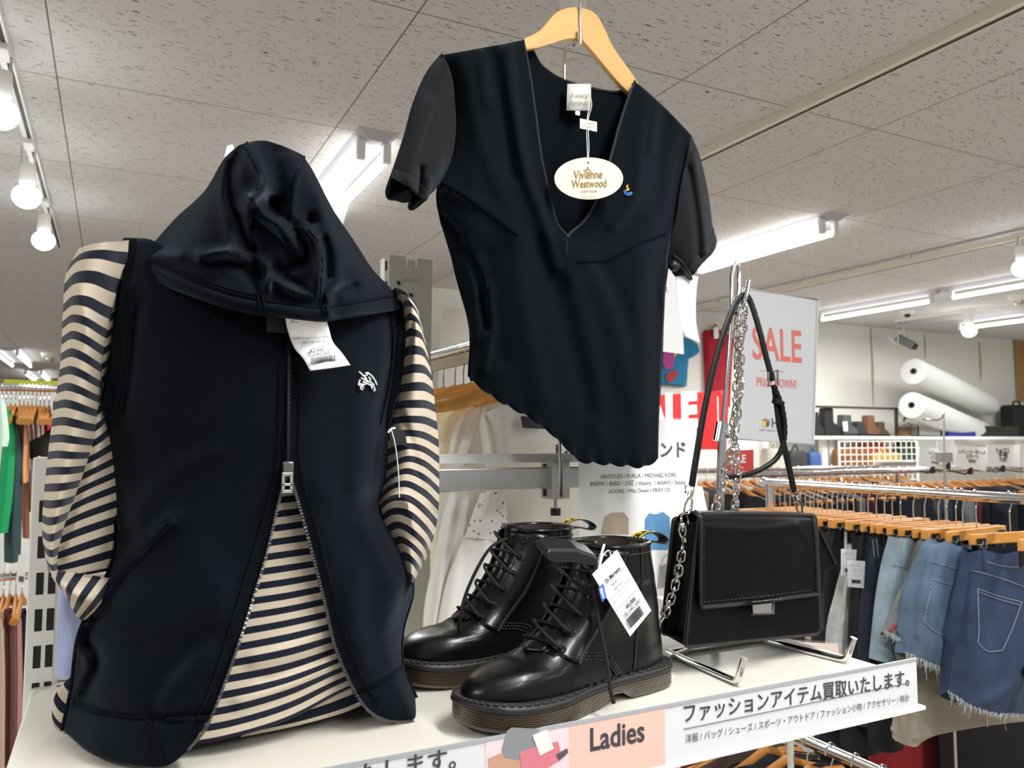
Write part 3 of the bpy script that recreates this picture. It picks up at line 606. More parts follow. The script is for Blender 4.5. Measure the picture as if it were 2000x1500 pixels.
def barcode(par, a, b, h, m_=INK, seed=1, up=Vector((0, 0, 1)), nrm=Vector((0, -1, 0))):
    r = random.Random(seed); d = b - a; mm = MB(); t = 0
    while t < 1:
        w = r.choice((.012, .02, .03)); c = a + d * (t + w / 2) + up * (h / 2) + nrm * .0009
        mm.obox(c, d * (w / 2), nrm * .0002, up * (h / 2)); t += w + r.choice((.015, .025))
    return mm.build('barcode', m_, par, smooth=False)
barcode(tg, hy(607, 712, .9005), hy(656, 705, .9005), .0075)
tl('0 2 7 9 1 0 0 0 5 5 9', 612, 719, 660, 711, .897, m_=GREY_INK, tall=1.2)
# black tag and white string between the vest and its sleeve
st = thing('string_tag', hy(770, 840, 1.0), 'thin white tag string hanging between the black vest and striped sleeve', 'tag string')
MB().tube(line_y([(764, 838, .985), (772, 870, .985), (778, 920, .985), (780, 972, .985)], 16), .0007, 6).build('string', PAPER, st)
MB().tube(line_y([(758, 845, .985), (764, 838, .985), (772, 836, .985)], 6), .0013, 6).build('fastener', PAPER, st)
MB().poly([hy(759, 836, .99), hy(790, 842, .99), hy(796, 872, .99), hy(762, 862, .99)], (0, .001, 0)).build('black_card', mat('black card', '0d0e12', .5), st, smooth=False)
# ================================================================== hanging top on its pole
pole = thing('hook_pole', hy(1088, 955, 1.335), 'slim chrome pole clamped to the bar, holding up the wooden hanger', 'display pole')
PY = 1.33
pb = hy(1090, 985, PY); pt_ = hy(1103, 92, PY)
mm = MB().tube([Vector((pb.x + .002, PY, pb.z + .02)), pt_ - Vector((0, 0, .012)), pt_ + Vector((.002, -.002, -.003)), pt_ + Vector((.006, -.008, 0))] + [hy(1122, 88, 1.27), hy(1131, 84, 1.262), hy(1133, 60, 1.262), hy(1133, 55, 1.262)], .0035, 10)
mm.build('hook_rod', CHROME, pole)
q = hy(1091, 936, PY); K = MB()
for dx in (-.0105, .0125): K.box((q.x + dx - .008, PY - .008, q.z - .036), (q.x + dx + .008, PY + .014, q.z + .036))
K.box((q.x - .02, PY - .004, q.z - .038), (q.x + .022, PY + .034, q.z - .033)).box((q.x - .02, PY + .028, q.z - .036), (q.x + .022, PY + .034, q.z + .03))
K.build('clamp', STEEL, pole, smooth=False, bevel=.001)
MB().cyl(q + Vector((0, .012, -.038)), q + Vector((0, .012, -.058)), .0035).build('clamp_screw', STEEL, pole)
MB().cyl(q + Vector((0, .012, -.056)), q + Vector((0, .012, -.07)), .01).build('clamp_knob', BLACK_PLASTIC, pole)
hg = thing('wooden_hanger', hy(1132, 20, 1.26), 'pale varnished wooden hanger inside the dark V-neck top', 'hanger')
HYL, HYC, HYR = 1.235, 1.26, 1.285
def hgy(x): return 1.268 + (x - 1132) * .00022
top_e = [(912, 122), (945, 114), (1010, 82), (1050, 62), (1080, 28), (1105, 16), (1132, 15), (1160, 26), (1178, 55), (1195, 92), (1225, 135), (1260, 185), (1300, 226), (1325, 256)]
bot_e = [(912, 134), (945, 130), (1015, 104), (1055, 95), (1085, 86), (1110, 80), (1132, 82), (1142, 92), (1160, 112), (1185, 142), (1218, 178), (1255, 208), (1298, 244), (1322, 272)]
mm = MB(); te, be = curve(top_e, 50), curve(bot_e, 50); P = []
for (a, b) in zip(te, be):
    row = []
    ym = hgy((a[0] + b[0]) / 2); A, B2 = hy(a[0], a[1], ym), hy(b[0], b[1], ym); c = (A + B2) / 2; h = (A - B2) / 2
    for k in range(12):
        w = 2 * math.pi * k / 12; row.append(c + h * math.copysign(abs(math.cos(w)) ** .6, math.cos(w)) + Vector((0, .0085 * math.copysign(abs(math.sin(w)) ** .6, math.sin(w)), 0)))
    P.append(row)
mm.grid(P, closed=True).build('hanger_body', mat('pale beech', 'd6ab70', .3, vary=.07, vscale=14, coat=.3), hg)
hk = [hy(1133, 58, 1.255)] + [hy(x, y, 1.255) for x, y in ((1133, 20), (1133, 4), (1136, -14), (1150, -30), (1140, -52), (1118, -48), (1112, -30))]
MB().tube(curve([tuple(p) for p in hk], 30), .0025, 10).build('hanger_hook', CHROME, hg)
MB().tube([hy(1133, 86, 1.249), hy(1133, 56, 1.249)], .0042, 10).build('hook_screw', CHROME, hg)
cl_ = hy(1128, -5, 1.34)
tk = thing('ceiling_hook', hz(1118, 2, 2.7), 'white ceiling knob with a dark ring directly above the wooden hanger', 'ceiling fitting')
c = hz(1118, 0, 2.7); MB().lathe(c, [(.001, -.035), (.025, -.032), (.036, -.015), (.04, 0)], 24).build('knob', WHITE_PLASTIC, tk)
MB().tube([c + Vector((.03 * math.cos(q), .005, -.045 + .022 * math.sin(q))) for q in np.linspace(0, 2 * math.pi, 17)[:-1]], .005, 8, closed=True).build('ring', BLACK_PLASTIC, tk)
# ---- the top
TOPM = mat('dark navy jersey', (.0014, .0030, .0052), .93, bump=.3, bscale=500, sheen=.08, spec=.08)
SLEEVEM = mat('charcoal mesh knit', (.0125, .0115, .012), .95, bump=.7, bscale=700, sheen=.1, spec=.15)
TSEAM = mat('dark jersey seam', (.0012, .0022, .0036), .95, spec=.05, sheen=.05)
top = thing('v_neck_shirt', hy(1090, 460, 1.26), 'dark navy V-neck top with charcoal short sleeves and wavy slanted hem, on hanger', 'shirt')
def ty(x): return 1.255 + (x - 1080) * .00014
def T_(pts, dys):
    return [(x, y, ty(x) + d) for (x, y), d in zip(pts, dys)]
# left half: side edge -> neckline / centre line
TL_ = [T_([(862, 108), (905, 100), (950, 92), (988, 85), (1022, 78)], (0, -.026, -.028, -.026, -.016)),
       T_([(886, 180), (925, 178), (965, 178), (1003, 168), (1034, 140)], (.004, -.03, -.036, -.036, -.03)),
       T_([(889, 250), (930, 255), (972, 258), (1013, 248), (1046, 222)], (.004, -.034, -.044, -.048, -.046)),
       T_([(880, 310), (925, 322), (972, 330), (1015, 322), (1057, 306)], (.008, -.036, -.05, -.055, -.055)),
       T_([(855, 362), (910, 385), (968, 400), (1022, 394), (1075, 388)], (.016, -.036, -.05, -.056, -.058)),
       T_([(852, 392), (911, 414), (969, 430), (1026, 430), (1089, 438)], (.016, -.035, -.049, -.055, -.056)),
       T_([(856, 416), (912, 440), (970, 458), (1034, 462), (1108, 464)], (.016, -.034, -.046, -.052, -.054)),
       T_([(868, 460), (922, 480), (980, 495), (1040, 502), (1108, 508)], (.014, -.03, -.04, -.044, -.046)),
       T_([(886, 520), (935, 535), (990, 548), (1048, 556), (1110, 560)], (.012, -.026, -.036, -.038, -.038)),
       T_([(904, 580), (950, 594), (1000, 606), (1056, 615), (1115, 620)], (.012, -.02, -.03, -.032, -.032)),
       T_([(917, 640), (960, 655), (1010, 668), (1062, 676), (1120, 682)], (.012, -.018, -.026, -.028, -.028)),
       T_([(920, 690), (968, 710), (1018, 726), (1070, 736), (1124, 742)], (.012, -.016, -.022, -.024, -.024)),
       T_([(917, 720), (972, 748), (1024, 770), (1076, 790), (1128, 808)], (.012, -.014, -.02, -.022, -.022)),
       T_([(916, 733), (976, 770), (1032, 800), (1080, 832), (1130, 868)], (.012, -.013, -.019, -.021, -.021)),
       T_([(918, 742), (978, 785), (1038, 818), (1082, 852), (1132, 902)], (.012, -.012, -.018, -.02, -.02))]
FT = [([(905, 120), (925, 230), (960, 330), (1000, 420)], .006, 16), ([(990, 100), (1005, 220), (1025, 330), (1060, 430), (1085, 520)], .014, 13), ([(960, 110), (985, 240), (1000, 340)], -.01, 14), ([(940, 110), (950, 200)], .008, 12), ([(1010, 470), (1015, 560), (1040, 680), (1060, 780)], .01, 26),
      ([(1060, 480), (1090, 580), (1125, 700), (1150, 800)], -.009, 20), ([(950, 500), (960, 600), (980, 700)], -.008, 18), ([(1000, 450), (940, 400), (880, 375)], .005, 14), ([(955, 560), (960, 640), (945, 720)], .012, 9), ([(1140, 500), (1195, 620), (1230, 760)], .008, 24),
      ([(860, 420), (900, 470), (935, 560), (950, 640)], -.012, 9), ([(905, 470), (925, 560), (930, 660)], .008, 10), ([(1100, 480), (1135, 600), (1165, 740), (1170, 850)], .007, 20),
      ([(1260, 190), (1250, 280), (1240, 380), (1200, 440)], .008, 14), ([(1300, 225), (1290, 300), (1280, 400)], -.008, 16), ([(1280, 210), (1272, 290)], .006, 10), ([(1300, 462), (1230, 480), (1160, 505), (1120, 540)], .007, 20), ([(1260, 520), (1240, 660), (1250, 800)], .006, 26), ([(1180, 520), (1230, 640), (1240, 760)], -.007, 18)]
TR_ = [T_([(1240, 158), (1268, 182), (1296, 208), (1324, 236), (1352, 266)], (-.012, -.022, -.024, -.02, 0)),
       T_([(1224, 200), (1254, 224), (1285, 248), (1313, 274), (1345, 296)], (-.024, -.034, -.034, -.024, .002)),
       T_([(1208, 250), (1240, 270), (1273, 292), (1304, 312), (1338, 324)], (-.036, -.044, -.042, -.03, .004)),
       T_([(1193, 306), (1230, 322), (1264, 338), (1296, 352), (1330, 364)], (-.046, -.052, -.048, -.034, .006)),
       T_([(1168, 382), (1210, 388), (1252, 394), (1287, 400), (1323, 408)], (-.056, -.055, -.048, -.034, .006)),
       T_([(1142, 430), (1190, 424), (1238, 424), (1278, 426), (1317, 436)], (-.057, -.054, -.047, -.034, .007)),
       T_([(1108, 464), (1160, 454), (1216, 452), (1264, 454), (1312, 462)], (-.054, -.052, -.046, -.034, .008)),
       T_([(1108, 508), (1156, 500), (1210, 498), (1258, 500), (1304, 505)], (-.046, -.044, -.04, -.03, .01)),
       T_([(1110, 560), (1158, 558), (1208, 557), (1254, 558), (1300, 562)], (-.038, -.038, -.034, -.026, .01)),
       T_([(1115, 620), (1162, 620), (1210, 620), (1254, 622), (1297, 625)], (-.032, -.032, -.03, -.022, .01)),
       T_([(1120, 682), (1166, 684), (1210, 686), (1252, 688), (1293, 690)], (-.028, -.028, -.026, -.02, .01)),
       T_([(1124, 742), (1168, 748), (1210, 752), (1250, 755), (1290, 756)], (-.024, -.024, -.022, -.018, .01)),
       T_([(1128, 808), (1170, 820), (1210, 826), (1250, 828), (1287, 826)], (-.022, -.022, -.02, -.016, .01)),
       T_([(1130, 868), (1170, 880), (1212, 885), (1252, 884), (1286, 872)], (-.021, -.02, -.018, -.014, .01)),
       T_([(1132, 902), (1172, 906), (1220, 910), (1262, 912), (1284, 893)], (-.02, -.018, -.016, -.012, .01))]
GTL, s = patch(TL_, 113, 48); GTR, s = patch(TR_, 113, 48)
KN = 48                                                   # grid row of the neckline's lowest point: joined from there down
GT = np.concatenate([GTL, GTR[:, 1:]], 1)
for _ in range(160):
    q = GT[KN:, :, 2]; q[:, 30:66] = (q[:, 29:65] + 2 * q[:, 30:66] + q[:, 31:67]) / 4
GTL[KN:, :, 2] = GT[KN:, :48, 2]; GTR[KN:, :, 2] = GT[KN:, 47:, 2]
for G in (GTL, GTR):
    for poly, amp, w in FT:
        G[..., 2] -= amp * np.exp(-(segdist(G[..., :2], curve(poly, 24) if len(poly) > 2 else poly) / w) ** 2)
def hem_wave(G, sgn):
    Wd = world(G); n = len(Wd)
    for i in range(n):
        f = max(0, (i / (n - 1) - .9) / .1) ** 2
        for j in range(len(Wd[i])): Wd[i][j] = Wd[i][j] + Vector((0, .004 * f * math.sin(G[i][j][0] * .19), .0025 * f * math.sin(G[i][j][0] * .19 + 1)))
    return Wd
MB().grid(hem_wave(GTL, 1)).grid(hem_wave(GTR, 1)).build('front_panel', TOPM, top, solid=.002, offset=1, weld=.0004)
TB = [T_([(864, 110), (950, 96), (1026, 84), (1060, 128), (1104, 157), (1150, 172), (1206, 180), (1238, 164), (1296, 212), (1350, 268)], (.012, .012, .02, .03, .034, .034, .03, .02, .012, .012)),
      T_([(884, 250), (950, 252), (1010, 255), (1060, 258), (1104, 262), (1150, 266), (1200, 272), (1245, 280), (1290, 300), (1334, 330)], (.016, .03, .036, .04, .04, .04, .036, .03, .02, .012)),
      T_([(858, 372), (930, 385), (990, 392), (1050, 400), (1104, 405), (1150, 408), (1200, 412), (1245, 414), (1290, 416), (1322, 420)], (.02, .03, .036, .04, .04, .04, .036, .03, .02, .012)),
      T_([(886, 522), (940, 535), (1000, 545), (1050, 552), (1104, 558), (1150, 558), (1200, 560), (1240, 560), (1275, 562), (1300, 564)], (.016, .03, .034, .036, .036, .036, .032, .028, .02, .014)),
      T_([(916, 640), (965, 655), (1010, 666), (1060, 676), (1110, 682), (1155, 684), (1200, 688), (1240, 690), (1270, 690), (1294, 692)], (.016, .028, .03, .032, .032, .032, .03, .026, .02, .014)),
      T_([(914, 735), (970, 770), (1025, 800), (1070, 830), (1112, 860), (1155, 875), (1200, 884), (1240, 886), (1266, 884), (1284, 872)], (.016, .024, .026, .028, .028, .028, .026, .022, .018, .014))]
G, s = patch(TB, 80, 80)
MB().grid(world(G)).build('back_panel', TOPM, top, solid=.002, offset=0)
def tseam(G, pts, r=.0014, nm='seam', m_=None, dY=.002): return MB().tube(on_patch(G, pts, dY), r, 6).build(nm, m_ or TSEAM, top)
NB = mat('neck binding', (.005, .007, .009), .85, sheen=.08)
def edge_tube(G, col, i0, i1, r, nm): return MB().tube([hy(*G[i][col]) for i in range(i0, i1)], r, 8).build(nm, NB, top)
edge_tube(GTL, -1, 0, KN + 1, .0024, 'neck_binding'); edge_tube(GTR, 0, 0, KN + 1, .0024, 'neck_binding')
MB().tube([hy(*p) for p in curve([(1024, 82, 1.262), (1045, 128, 1.285), (1104, 157, 1.293), (1150, 171, 1.298), (1206, 179, 1.298), (1240, 162, 1.278)], 40)], .0024, 8).build('neck_binding', NB, top)
tseam(GTL, [(860, 355), (905, 380), (960, 420), (1012, 460)]); tseam(GTL, [(868, 425), (905, 470), (945, 535), (953, 600)])
tseam(GTR, [(1128, 512), (1190, 505), (1250, 475), (1302, 456)]); 
# sleeves
LSL = [T_([(864, 104), (872, 120), (880, 145), (886, 180), (889, 250), (880, 310), (856, 362)], (.01, -.012, -.016, -.016, -.014, -.008, .016)),
       T_([(834, 142), (846, 170), (856, 200), (866, 235), (872, 280), (866, 325), (850, 368)], (.016, -.012, -.022, -.026, -.022, -.012, .016)),
       T_([(808, 200), (822, 225), (836, 250), (850, 280), (858, 312), (854, 345), (844, 374)], (.02, -.014, -.026, -.032, -.028, -.014, .016)),
       T_([(790, 265), (802, 282), (816, 298), (832, 318), (844, 338), (844, 360), (838, 380)], (.022, -.016, -.03, -.036, -.032, -.016, .014)),
       T_([(772, 322), (786, 330), (802, 338), (820, 352), (834, 366), (838, 376), (834, 386)], (.024, -.016, -.03, -.036, -.032, -.018, .012)),
       T_([(764, 346), (778, 354), (796, 362), (812, 376), (826, 388), (832, 390), (830, 390)], (.024, -.016, -.03, -.034, -.03, -.018, .01))]
FS = [([(885, 170), (830, 340), (808, 370)], -.006, 12), ([(840, 200), (808, 300), (796, 352)], .012, 10), ([(822, 330), (818, 380)], -.016, 6), ([(838, 350), (832, 390)], .008, 5)]
G, s = patch(LSL, 50, 40, FS); GS = G; T = tube_back(G, .7)
MB().grid(T, closed=True).build('sleeve', SLEEVEM, top, solid=.0015)
CUFFM = mat('dark rib cuff', (.0065, .0075, .009), .95, bump=.6, bscale=300, sheen=.08)
def cuff(G, i0):
    T = tube_back(G, .7)[i0:]
    return MB().grid(T, closed=True).build('cuff', CUFFM, top, solid=.0045, offset=0)
cuff(G, 41)
RSL = [T_([(1350, 264), (1346, 285), (1338, 325), (1328, 372), (1322, 416), (1312, 460), (1304, 502)], (.008, -.012, -.018, -.018, -.014, -.004, .012)),
       T_([(1364, 296), (1360, 325), (1352, 360), (1342, 400), (1332, 440), (1320, 478), (1308, 506)], (.01, -.014, -.024, -.026, -.02, -.008, .012)),
       T_([(1376, 340), (1372, 368), (1364, 400), (1354, 432), (1342, 464), (1328, 494), (1314, 512)], (.012, -.014, -.028, -.032, -.026, -.012, .012)),
       T_([(1386, 394), (1382, 418), (1374, 442), (1362, 466), (1350, 490), (1336, 512), (1324, 522)], (.014, -.014, -.03, -.034, -.028, -.014, .012)),
       T_([(1392, 442), (1388, 460), (1380, 476), (1368, 492), (1354, 510), (1344, 524), (1336, 530)], (.016, -.014, -.03, -.034, -.028, -.016, .01)),
       T_([(1399, 468), (1396, 484), (1386, 500), (1372, 514), (1362, 526), (1354, 536), (1346, 536)], (.018, -.014, -.028, -.03, -.026, -.016, .01))]
FS2 = [([(1355, 300), (1368, 400), (1378, 490)], .012, 9), ([(1345, 330), (1362, 430), (1366, 500)], -.012, 8), ([(1388, 470), (1380, 500)], -.008, 5)]
G, s = patch(RSL, 50, 40, FS2); T = tube_back(G, .7)
MB().grid(T, closed=True).build('sleeve', SLEEVEM, top, solid=.0015); cuff(G, 40)
# sewn neck label, brand tags and embroidered orb (as small threads)
CREAMTAG = mat('cream card', 'dcc8b2', .6); GOLD = mat('gold ink', '7f6c38', .5); SILVERL = mat('silver satin', 'cfcfc8', .45)
lb = MB().grid([[hy(x, y, 1.27 - .004 * math.sin(i)) for i, x in enumerate(xs)] for xs, y in (((1108, 1124, 1140, 1154), 164), ((1107, 1124, 1139, 1154), 192), ((1106, 1122, 1138, 1152), 216))]).build('neck_label', SILVERL, top, solid=.0006)
MB().obox(hy(1128, 219, 1.268), (.005, 0, 0), (0, .0005, 0), (0, 0, .006)).build('size_label', PAPER, top, smooth=False)
def tt(s_, x0, y0, x1, y1, Y, par, m_=GOLD, tall=1, bold=0, nm='print'): return text(s_, hy(x0, y0, Y), hy(x1, y1, Y), m_, par, nm, nrm=(0, -1, 0), tall=tall, depth=.0012, bold=bold)
tt('Vivienne', 1114, 190, 1148, 192, 1.264, lb, tall=1.3); tt('Westwood', 1112, 203, 1150, 205, 1.263, lb, tall=1.3)
bt = thing('brand_tag', hy(1150, 345, 1.16), 'oval cream swing tag with gold lettering hanging in the neckline', 'swing tag')
YT = 1.165
MB().poly([hy(1150 + 67 * math.cos(q), 348.5 + 41 * math.sin(q) + (0), YT) for q in np.linspace(0, 2 * math.pi, 49)[:-1]], (0, .0012, 0)).build('card', CREAMTAG, bt, smooth=False)
cd_ = bt.children[0]
MB().cyl(hy(1148, 318, YT - .0004), hy(1148, 318, YT + .0016), .0022).build('eyelet', mat('dark hole', '1c1b19', .8), bt)
tt('Vivienne', 1120, 350, 1176, 348, YT, bt, tall=1.25, bold=.012); tt('Westwood', 1116, 367, 1184, 365, YT, bt, tall=1.25, bold=.012); tt('KNITWEAR', 1133, 377, 1166, 376, YT, bt, mat('brown ink', '6b5c48', .6), tall=.9)
tt('MADE IN ITALY', 1136, 388, 1164, 387, YT, bt, tall=1)
# crown-and-orb mark
ob_ = MB(); c = hy(1148, 334, YT - .0008)
ob_.tube([c + Vector((.009 * math.cos(q), 0, .0025 * math.sin(q))) for q in np.linspace(0, 2 * math.pi, 17)[:-1]], .0004, 4, closed=True).tube([c + Vector((.0035 * math.cos(q), 0, .0035 * math.sin(q))) for q in np.linspace(0, 2 * math.pi, 13)[:-1]], .0004, 4, closed=True).tube([c + Vector((0, 0, .003)), c + Vector((0, 0, .008))], .0005, 4).tube([c + Vector((-.002, 0, .006)), c + Vector((.002, 0, .006))], .0005, 4)
ob_.build('orb_emblem', GOLD, bt)
MB().box(hy(1133, 231, 1.2), hy(1165, 258, 1.202)).build('seal', PAPER, bt, smooth=False, bevel=.0006)
tt('Vivienne', 1138, 244, 1162, 244, 1.2, bt, tall=1.2); tt('Westwood', 1136, 250, 1164, 250, 1.2, bt, tall=1.2); tt('KNITWEAR', 1143, 255, 1157, 255, 1.2, bt, INK)
for d in (0, 4):
    MB().tube(curve([hy(1146 + d, 176, 1.275), hy(1150 + d * 1.4, 205, 1.24), hy(1147 + d * .5, 232, 1.203), hy(1146 + d * .8, 262, 1.2), hy(1147 + d * .8, 290, 1.18), hy(1148, 317, 1.163)], 24), .0006, 5).build('string', PAPER, bt)
gm = hy(1225, 374, ty(1225) - .056)
for nm, m_, pts in (('orb_embroidery', mat('blue thread', '2b6fae', .7), [(1218, 374), (1222, 380), (1230, 381), (1234, 376), (1226, 378), (1219, 372)]), ('crown_embroidery', mat('gold thread', 'd9a441', .7), [(1222, 372), (1228, 370), (1224, 366), (1226, 362)])):
    MB().tube(on_patch(GTR, pts, .003, 20), .0016, 6).build(nm, m_, top)
# security pin and price slip at the sleeve
sc = thing('security_tag', hy(1325, 520, 1.25), 'black round security pin clipped at the right sleeve edge of the top', 'security tag')
MB().ball(hy(1316, 519, 1.23), .011, 16, 10).build('pin_head', BLACK_PLASTIC, sc)
a = hy(1328, 522, 1.255); MB().tube(curve([hy(1312, 498, 1.26), hy(1330, 512, 1.25), hy(1342, 530, 1.25), hy(1349, 546, 1.255)], 16), [.004] + [.009] * 14 + [.006], 10, flat=.5).build('clip', BLACK_PLASTIC, sc)
sl = thing('price_tag', hy(1340, 600, 1.27), 'white curved price slip hanging below the black security pin', 'price tag')
G, s = patch([[(1320, 540, 1.27), (1342, 538, 1.26), (1364, 540, 1.27)], [(1322, 580, 1.262), (1342, 578, 1.255), (1360, 580, 1.265)], [(1328, 625, 1.25), (1346, 626, 1.244), (1360, 630, 1.252)], [(1338, 656, 1.235), (1352, 663, 1.23), (1367, 670, 1.235)]], 24, 10)
MB().grid(world(G)).build('paper_slip', PAPER2, sl, solid=.0006, offset=0)
# ================================================================== lace-up boots
LEATHER = mat('black smooth leather', (.0035, .0035, .004), .3, bump=.12, bscale=90, spec=.32, coat=.06)
WELTM = mat('black welt rubber', (.012, .012, .012), .5)
SOLEM = mat('smoky brown sole', '3b3120', .35, trans=.15)
STITCH = mat('black thread', (.02, .02, .021), .7)
LACE = mat('black lace cord', (.006, .006, .006), .85, bump=.6, bscale=900)
LIN = mat('boot lining', '2b261f', .8)
def lerp(a, b, t): return a + (b - a) * t
def interp(x, tab):
    for (a, va), (b, vb) in zip(tab, tab[1:]):
        if x <= b:
            t = max(0, (x - a) / (b - a)); t = t * t * (3 - 2 * t) * .35 + t * .65; return va + (vb - va) * t
    return tab[-1][1]
def foot(u, grow=0):   # outline of the sole, u along 0..1 heel->toe then back; returns x, y of a closed loop
    pass
def sole_outline(n, g=0.0):
    right = [(0, 0), (.004, .018), (.018, .031), (.05, .035), (.1, .033), (.15, .038), (.195, .049), (.235, .0495), (.265, .041), (.284, .024), (.292, .004)]
    left = [(.292, .004), (.287, -.018), (.27, -.034), (.24, -.045), (.2, -.048), (.15, -.039), (.1, -.032), (.05, -.034), (.018, -.031), (.004, -.018), (0, 0)]
    pts = curve(right, n // 2 + 1)[:-1] + curve(left, n // 2 + 1)[:-1]
    c = np.array((.146, 0)); out = []
    for k, p in enumerate(pts):
        a, b = np.array(pts[k - 1]), np.array(pts[(k + 1) % len(pts)]); d = (b - a); nn = np.array((d[1], -d[0])) / max(np.linalg.norm(d), 1e-9)
        if nn @ (p - c) < 0: nn = -nn
        out.append(np.array(p) + nn * g)
    return out
def make_boot(name, label, lace_style):
    t = thing(name, (0, 0, 0), label, 'boot', 'pair of black lace-up boots')
    n = 72
    # rubber sole: grooved side wall, heel block, arch
    def ring(g, zf): return [Vector((p[0], p[1], zf(p[0]))) for p in sole_outline(n, g)]
    def zb(x): return .0 if (x < .082 or x > .125) else .012 * math.sin(math.pi * (x - .082) / .043) ** .5
    def toe(x): return .010 * max(0, (x - .2) / .09) ** 2
    P = [ring(-.012, lambda x: zb(x) + toe(x)), ring(.001, lambda x: zb(x) + toe(x)), ring(.003, lambda x: zb(x) + .003 + toe(x))]
    for k in range(7):
        z0 = .004 + k * .0026
        P += [ring(.0045, lambda x, z0=z0: max(z0, zb(x) + .003) + toe(x)), ring(.0045, lambda x, z0=z0: max(z0 + .0016, zb(x) + .0032) + toe(x)), ring(.0033, lambda x, z0=z0: max(z0 + .0021, zb(x) + .0034) + toe(x))]
    P += [ring(.004, lambda x: .024 + toe(x) * .9), ring(.002, lambda x: .0245 + toe(x) * .9)]
    mb = MB().grid(P, closed=True); mb.add(P[0], [tuple(range(n))])
    mb.build('sole', SOLEM, t, angle=30)
    P = [ring(.0, lambda x: .0235 + toe(x) * .9), ring(.0055, lambda x: .0235 + toe(x) * .9), ring(.0065, lambda x: .026 + toe(x) * .85), ring(.0055, lambda x: .0305 + toe(x) * .8), ring(.003, lambda x: .0325 + toe(x) * .8), ring(-.006, lambda x: .034 + toe(x) * .8)]
    wt = MB().grid(P, closed=True).build('welt', WELTM, t)
    st = MB(); q = ring(.0038, lambda x: .0328 + toe(x) * .8)
    q2 = []
    for k in range(n):
        a, b = q[k], q[(k + 1) % n]; q2 += [a, (a + b) / 2]
    for k in range(0, len(q2), 2): st.tube([q2[k], (q2[k] + q2[(k + 1) % len(q2)]) / 2 + Vector((0, 0, .0012)), q2[(k + 1) % len(q2)]], .0011, 5)
    st.build('welt_stitching', STITCH, wt)
    # upper: stacked outlines whose toe end draws back up the instep
    prof = [(.2865, .032), (.2885, .040), (.286, .049), (.277, .058), (.260, .0645), (.238, .069), (.216, .0755), (.196, .086), (.178, .100), (.163, .117), (.151, .135), (.142, .153), (.134, .172), (.129, .19), (.127, .2)]
    heel = [(.032, .0015), (.05, .0015), (.07, .004), (.1, .011), (.13, .02), (.16, .029), (.185, .036), (.2, .038)]
    wid = lambda x, z: interp(z, [(.032, 1), (.05, 1.0), (.075, .93), (.1, .87), (.13, .87), (.16, .94), (.2, 1.0)])
    pr = curve(prof, 56); P = []; Pfull = []
    for xf, z in pr:
        xh = interp(z, heel); row = []
        for k in range(n):
            w = 2 * math.pi * k / n; cx = math.cos(w); sy = math.sin(w)
            ex = .72 if cx > 0 else lerp(.62, .8, min(1, max(0, (z - .03) / .07)))
            xc = lerp(xh, xf, .46)
            x = xc + (xf - xc if cx > 0 else xc - xh) * math.copysign(abs(cx) ** ex, cx)
            f = (x - xh) / (xf - xh)
            wb = interp(x, [(0, .034), (.05, .037), (.1, .0345), (.15, .0395), (.2, .0485), (.235, .05), (.27, .046), (.29, .042)])
            ws = interp(z, [(.03, 0), (.075, .0), (.13, 1), (.2, 1)])
            wd = lerp(wb * wid(x, z), .0445 if z > .15 else .042, ws)
            if z > .055 and x > .15:                       # round the vamp over
                top_z = interp(x, [(.146, .2), (.15, .16), (.164, .123), (.194, .094), (.236, .0785), (.258, .0745), (.2765, .0665), (.289, .042)])
            cr_ = .0022 * math.exp(-((x - .212 - (z - .07) * .35) / .006) ** 2) + .0018 * math.exp(-((x - .198) / .005) ** 2) + .0014 * math.exp(-((x - .226 + (z - .06) * .3) / .005) ** 2)
            y = wd * math.copysign(abs(sy) ** (.82 if cx > 0 else .75), sy)
            y *= 1 - cr_ * 9
            row.append(Vector((x, y, z - (cr_ if z > .06 else 0))))
        P.append(row)
    mb = MB().grid(P, closed=True)
    inner = [[Vector((lerp(p.x, .08, .06), p.y * .92, p.z)) for p in P[-1]], [Vector((lerp(p.x, .08, .1), p.y * .86, .12)) for p in P[-1]]]
    up_ = mb.build('upper', LEATHER, t, angle=60)
    MB().grid([P[-1]] + inner, closed=True).add(inner[1], [tuple(range(n))]).build('lining', LIN, t)
    MB().tube([p + Vector((0, 0, .0005)) for p in P[-1]], .0028, 8, closed=True).build('collar_binding', LEATHER, t)
    ring2 = [p + Vector(((p.x - .08) * .012, p.y * .012, 0)) for p in P[-5]]
    MB().tube(ring2, .0009, 6, closed=True).build('collar_stitching', STITCH, t)
    surf = np.array([[tuple(p) for p in r] for r in P])
    def on_side(x, z, side, off=.001):    # point of the upper at (x, z) on side +1/-1
        best = None; S2 = surf.reshape(-1, 3); msk = S2[:, 1] * side >= -1e-4; Q = S2[msk]
        k = np.argmin((Q[:, 0] - x) ** 2 + (Q[:, 2] - z) ** 2); p = Q[k]
        return Vector((x, p[1] + side * off, z))
    # tongue
    fr = [(xf + .0015, z) for xf, z in pr if z > .078]
    P3 = []
    for xf, z in fr + [(.131, .208)]:
        hw = .012 if z < .2 else .014
        P3.append([Vector((xf + .001 - .4 * abs(y) ** 1.2 * 3.2, y, z)) for y in np.linspace(-hw - .006, hw + .006, 11)])
    MB().grid(P3).build('tongue', LEATHER, t, solid=.003, offset=1)
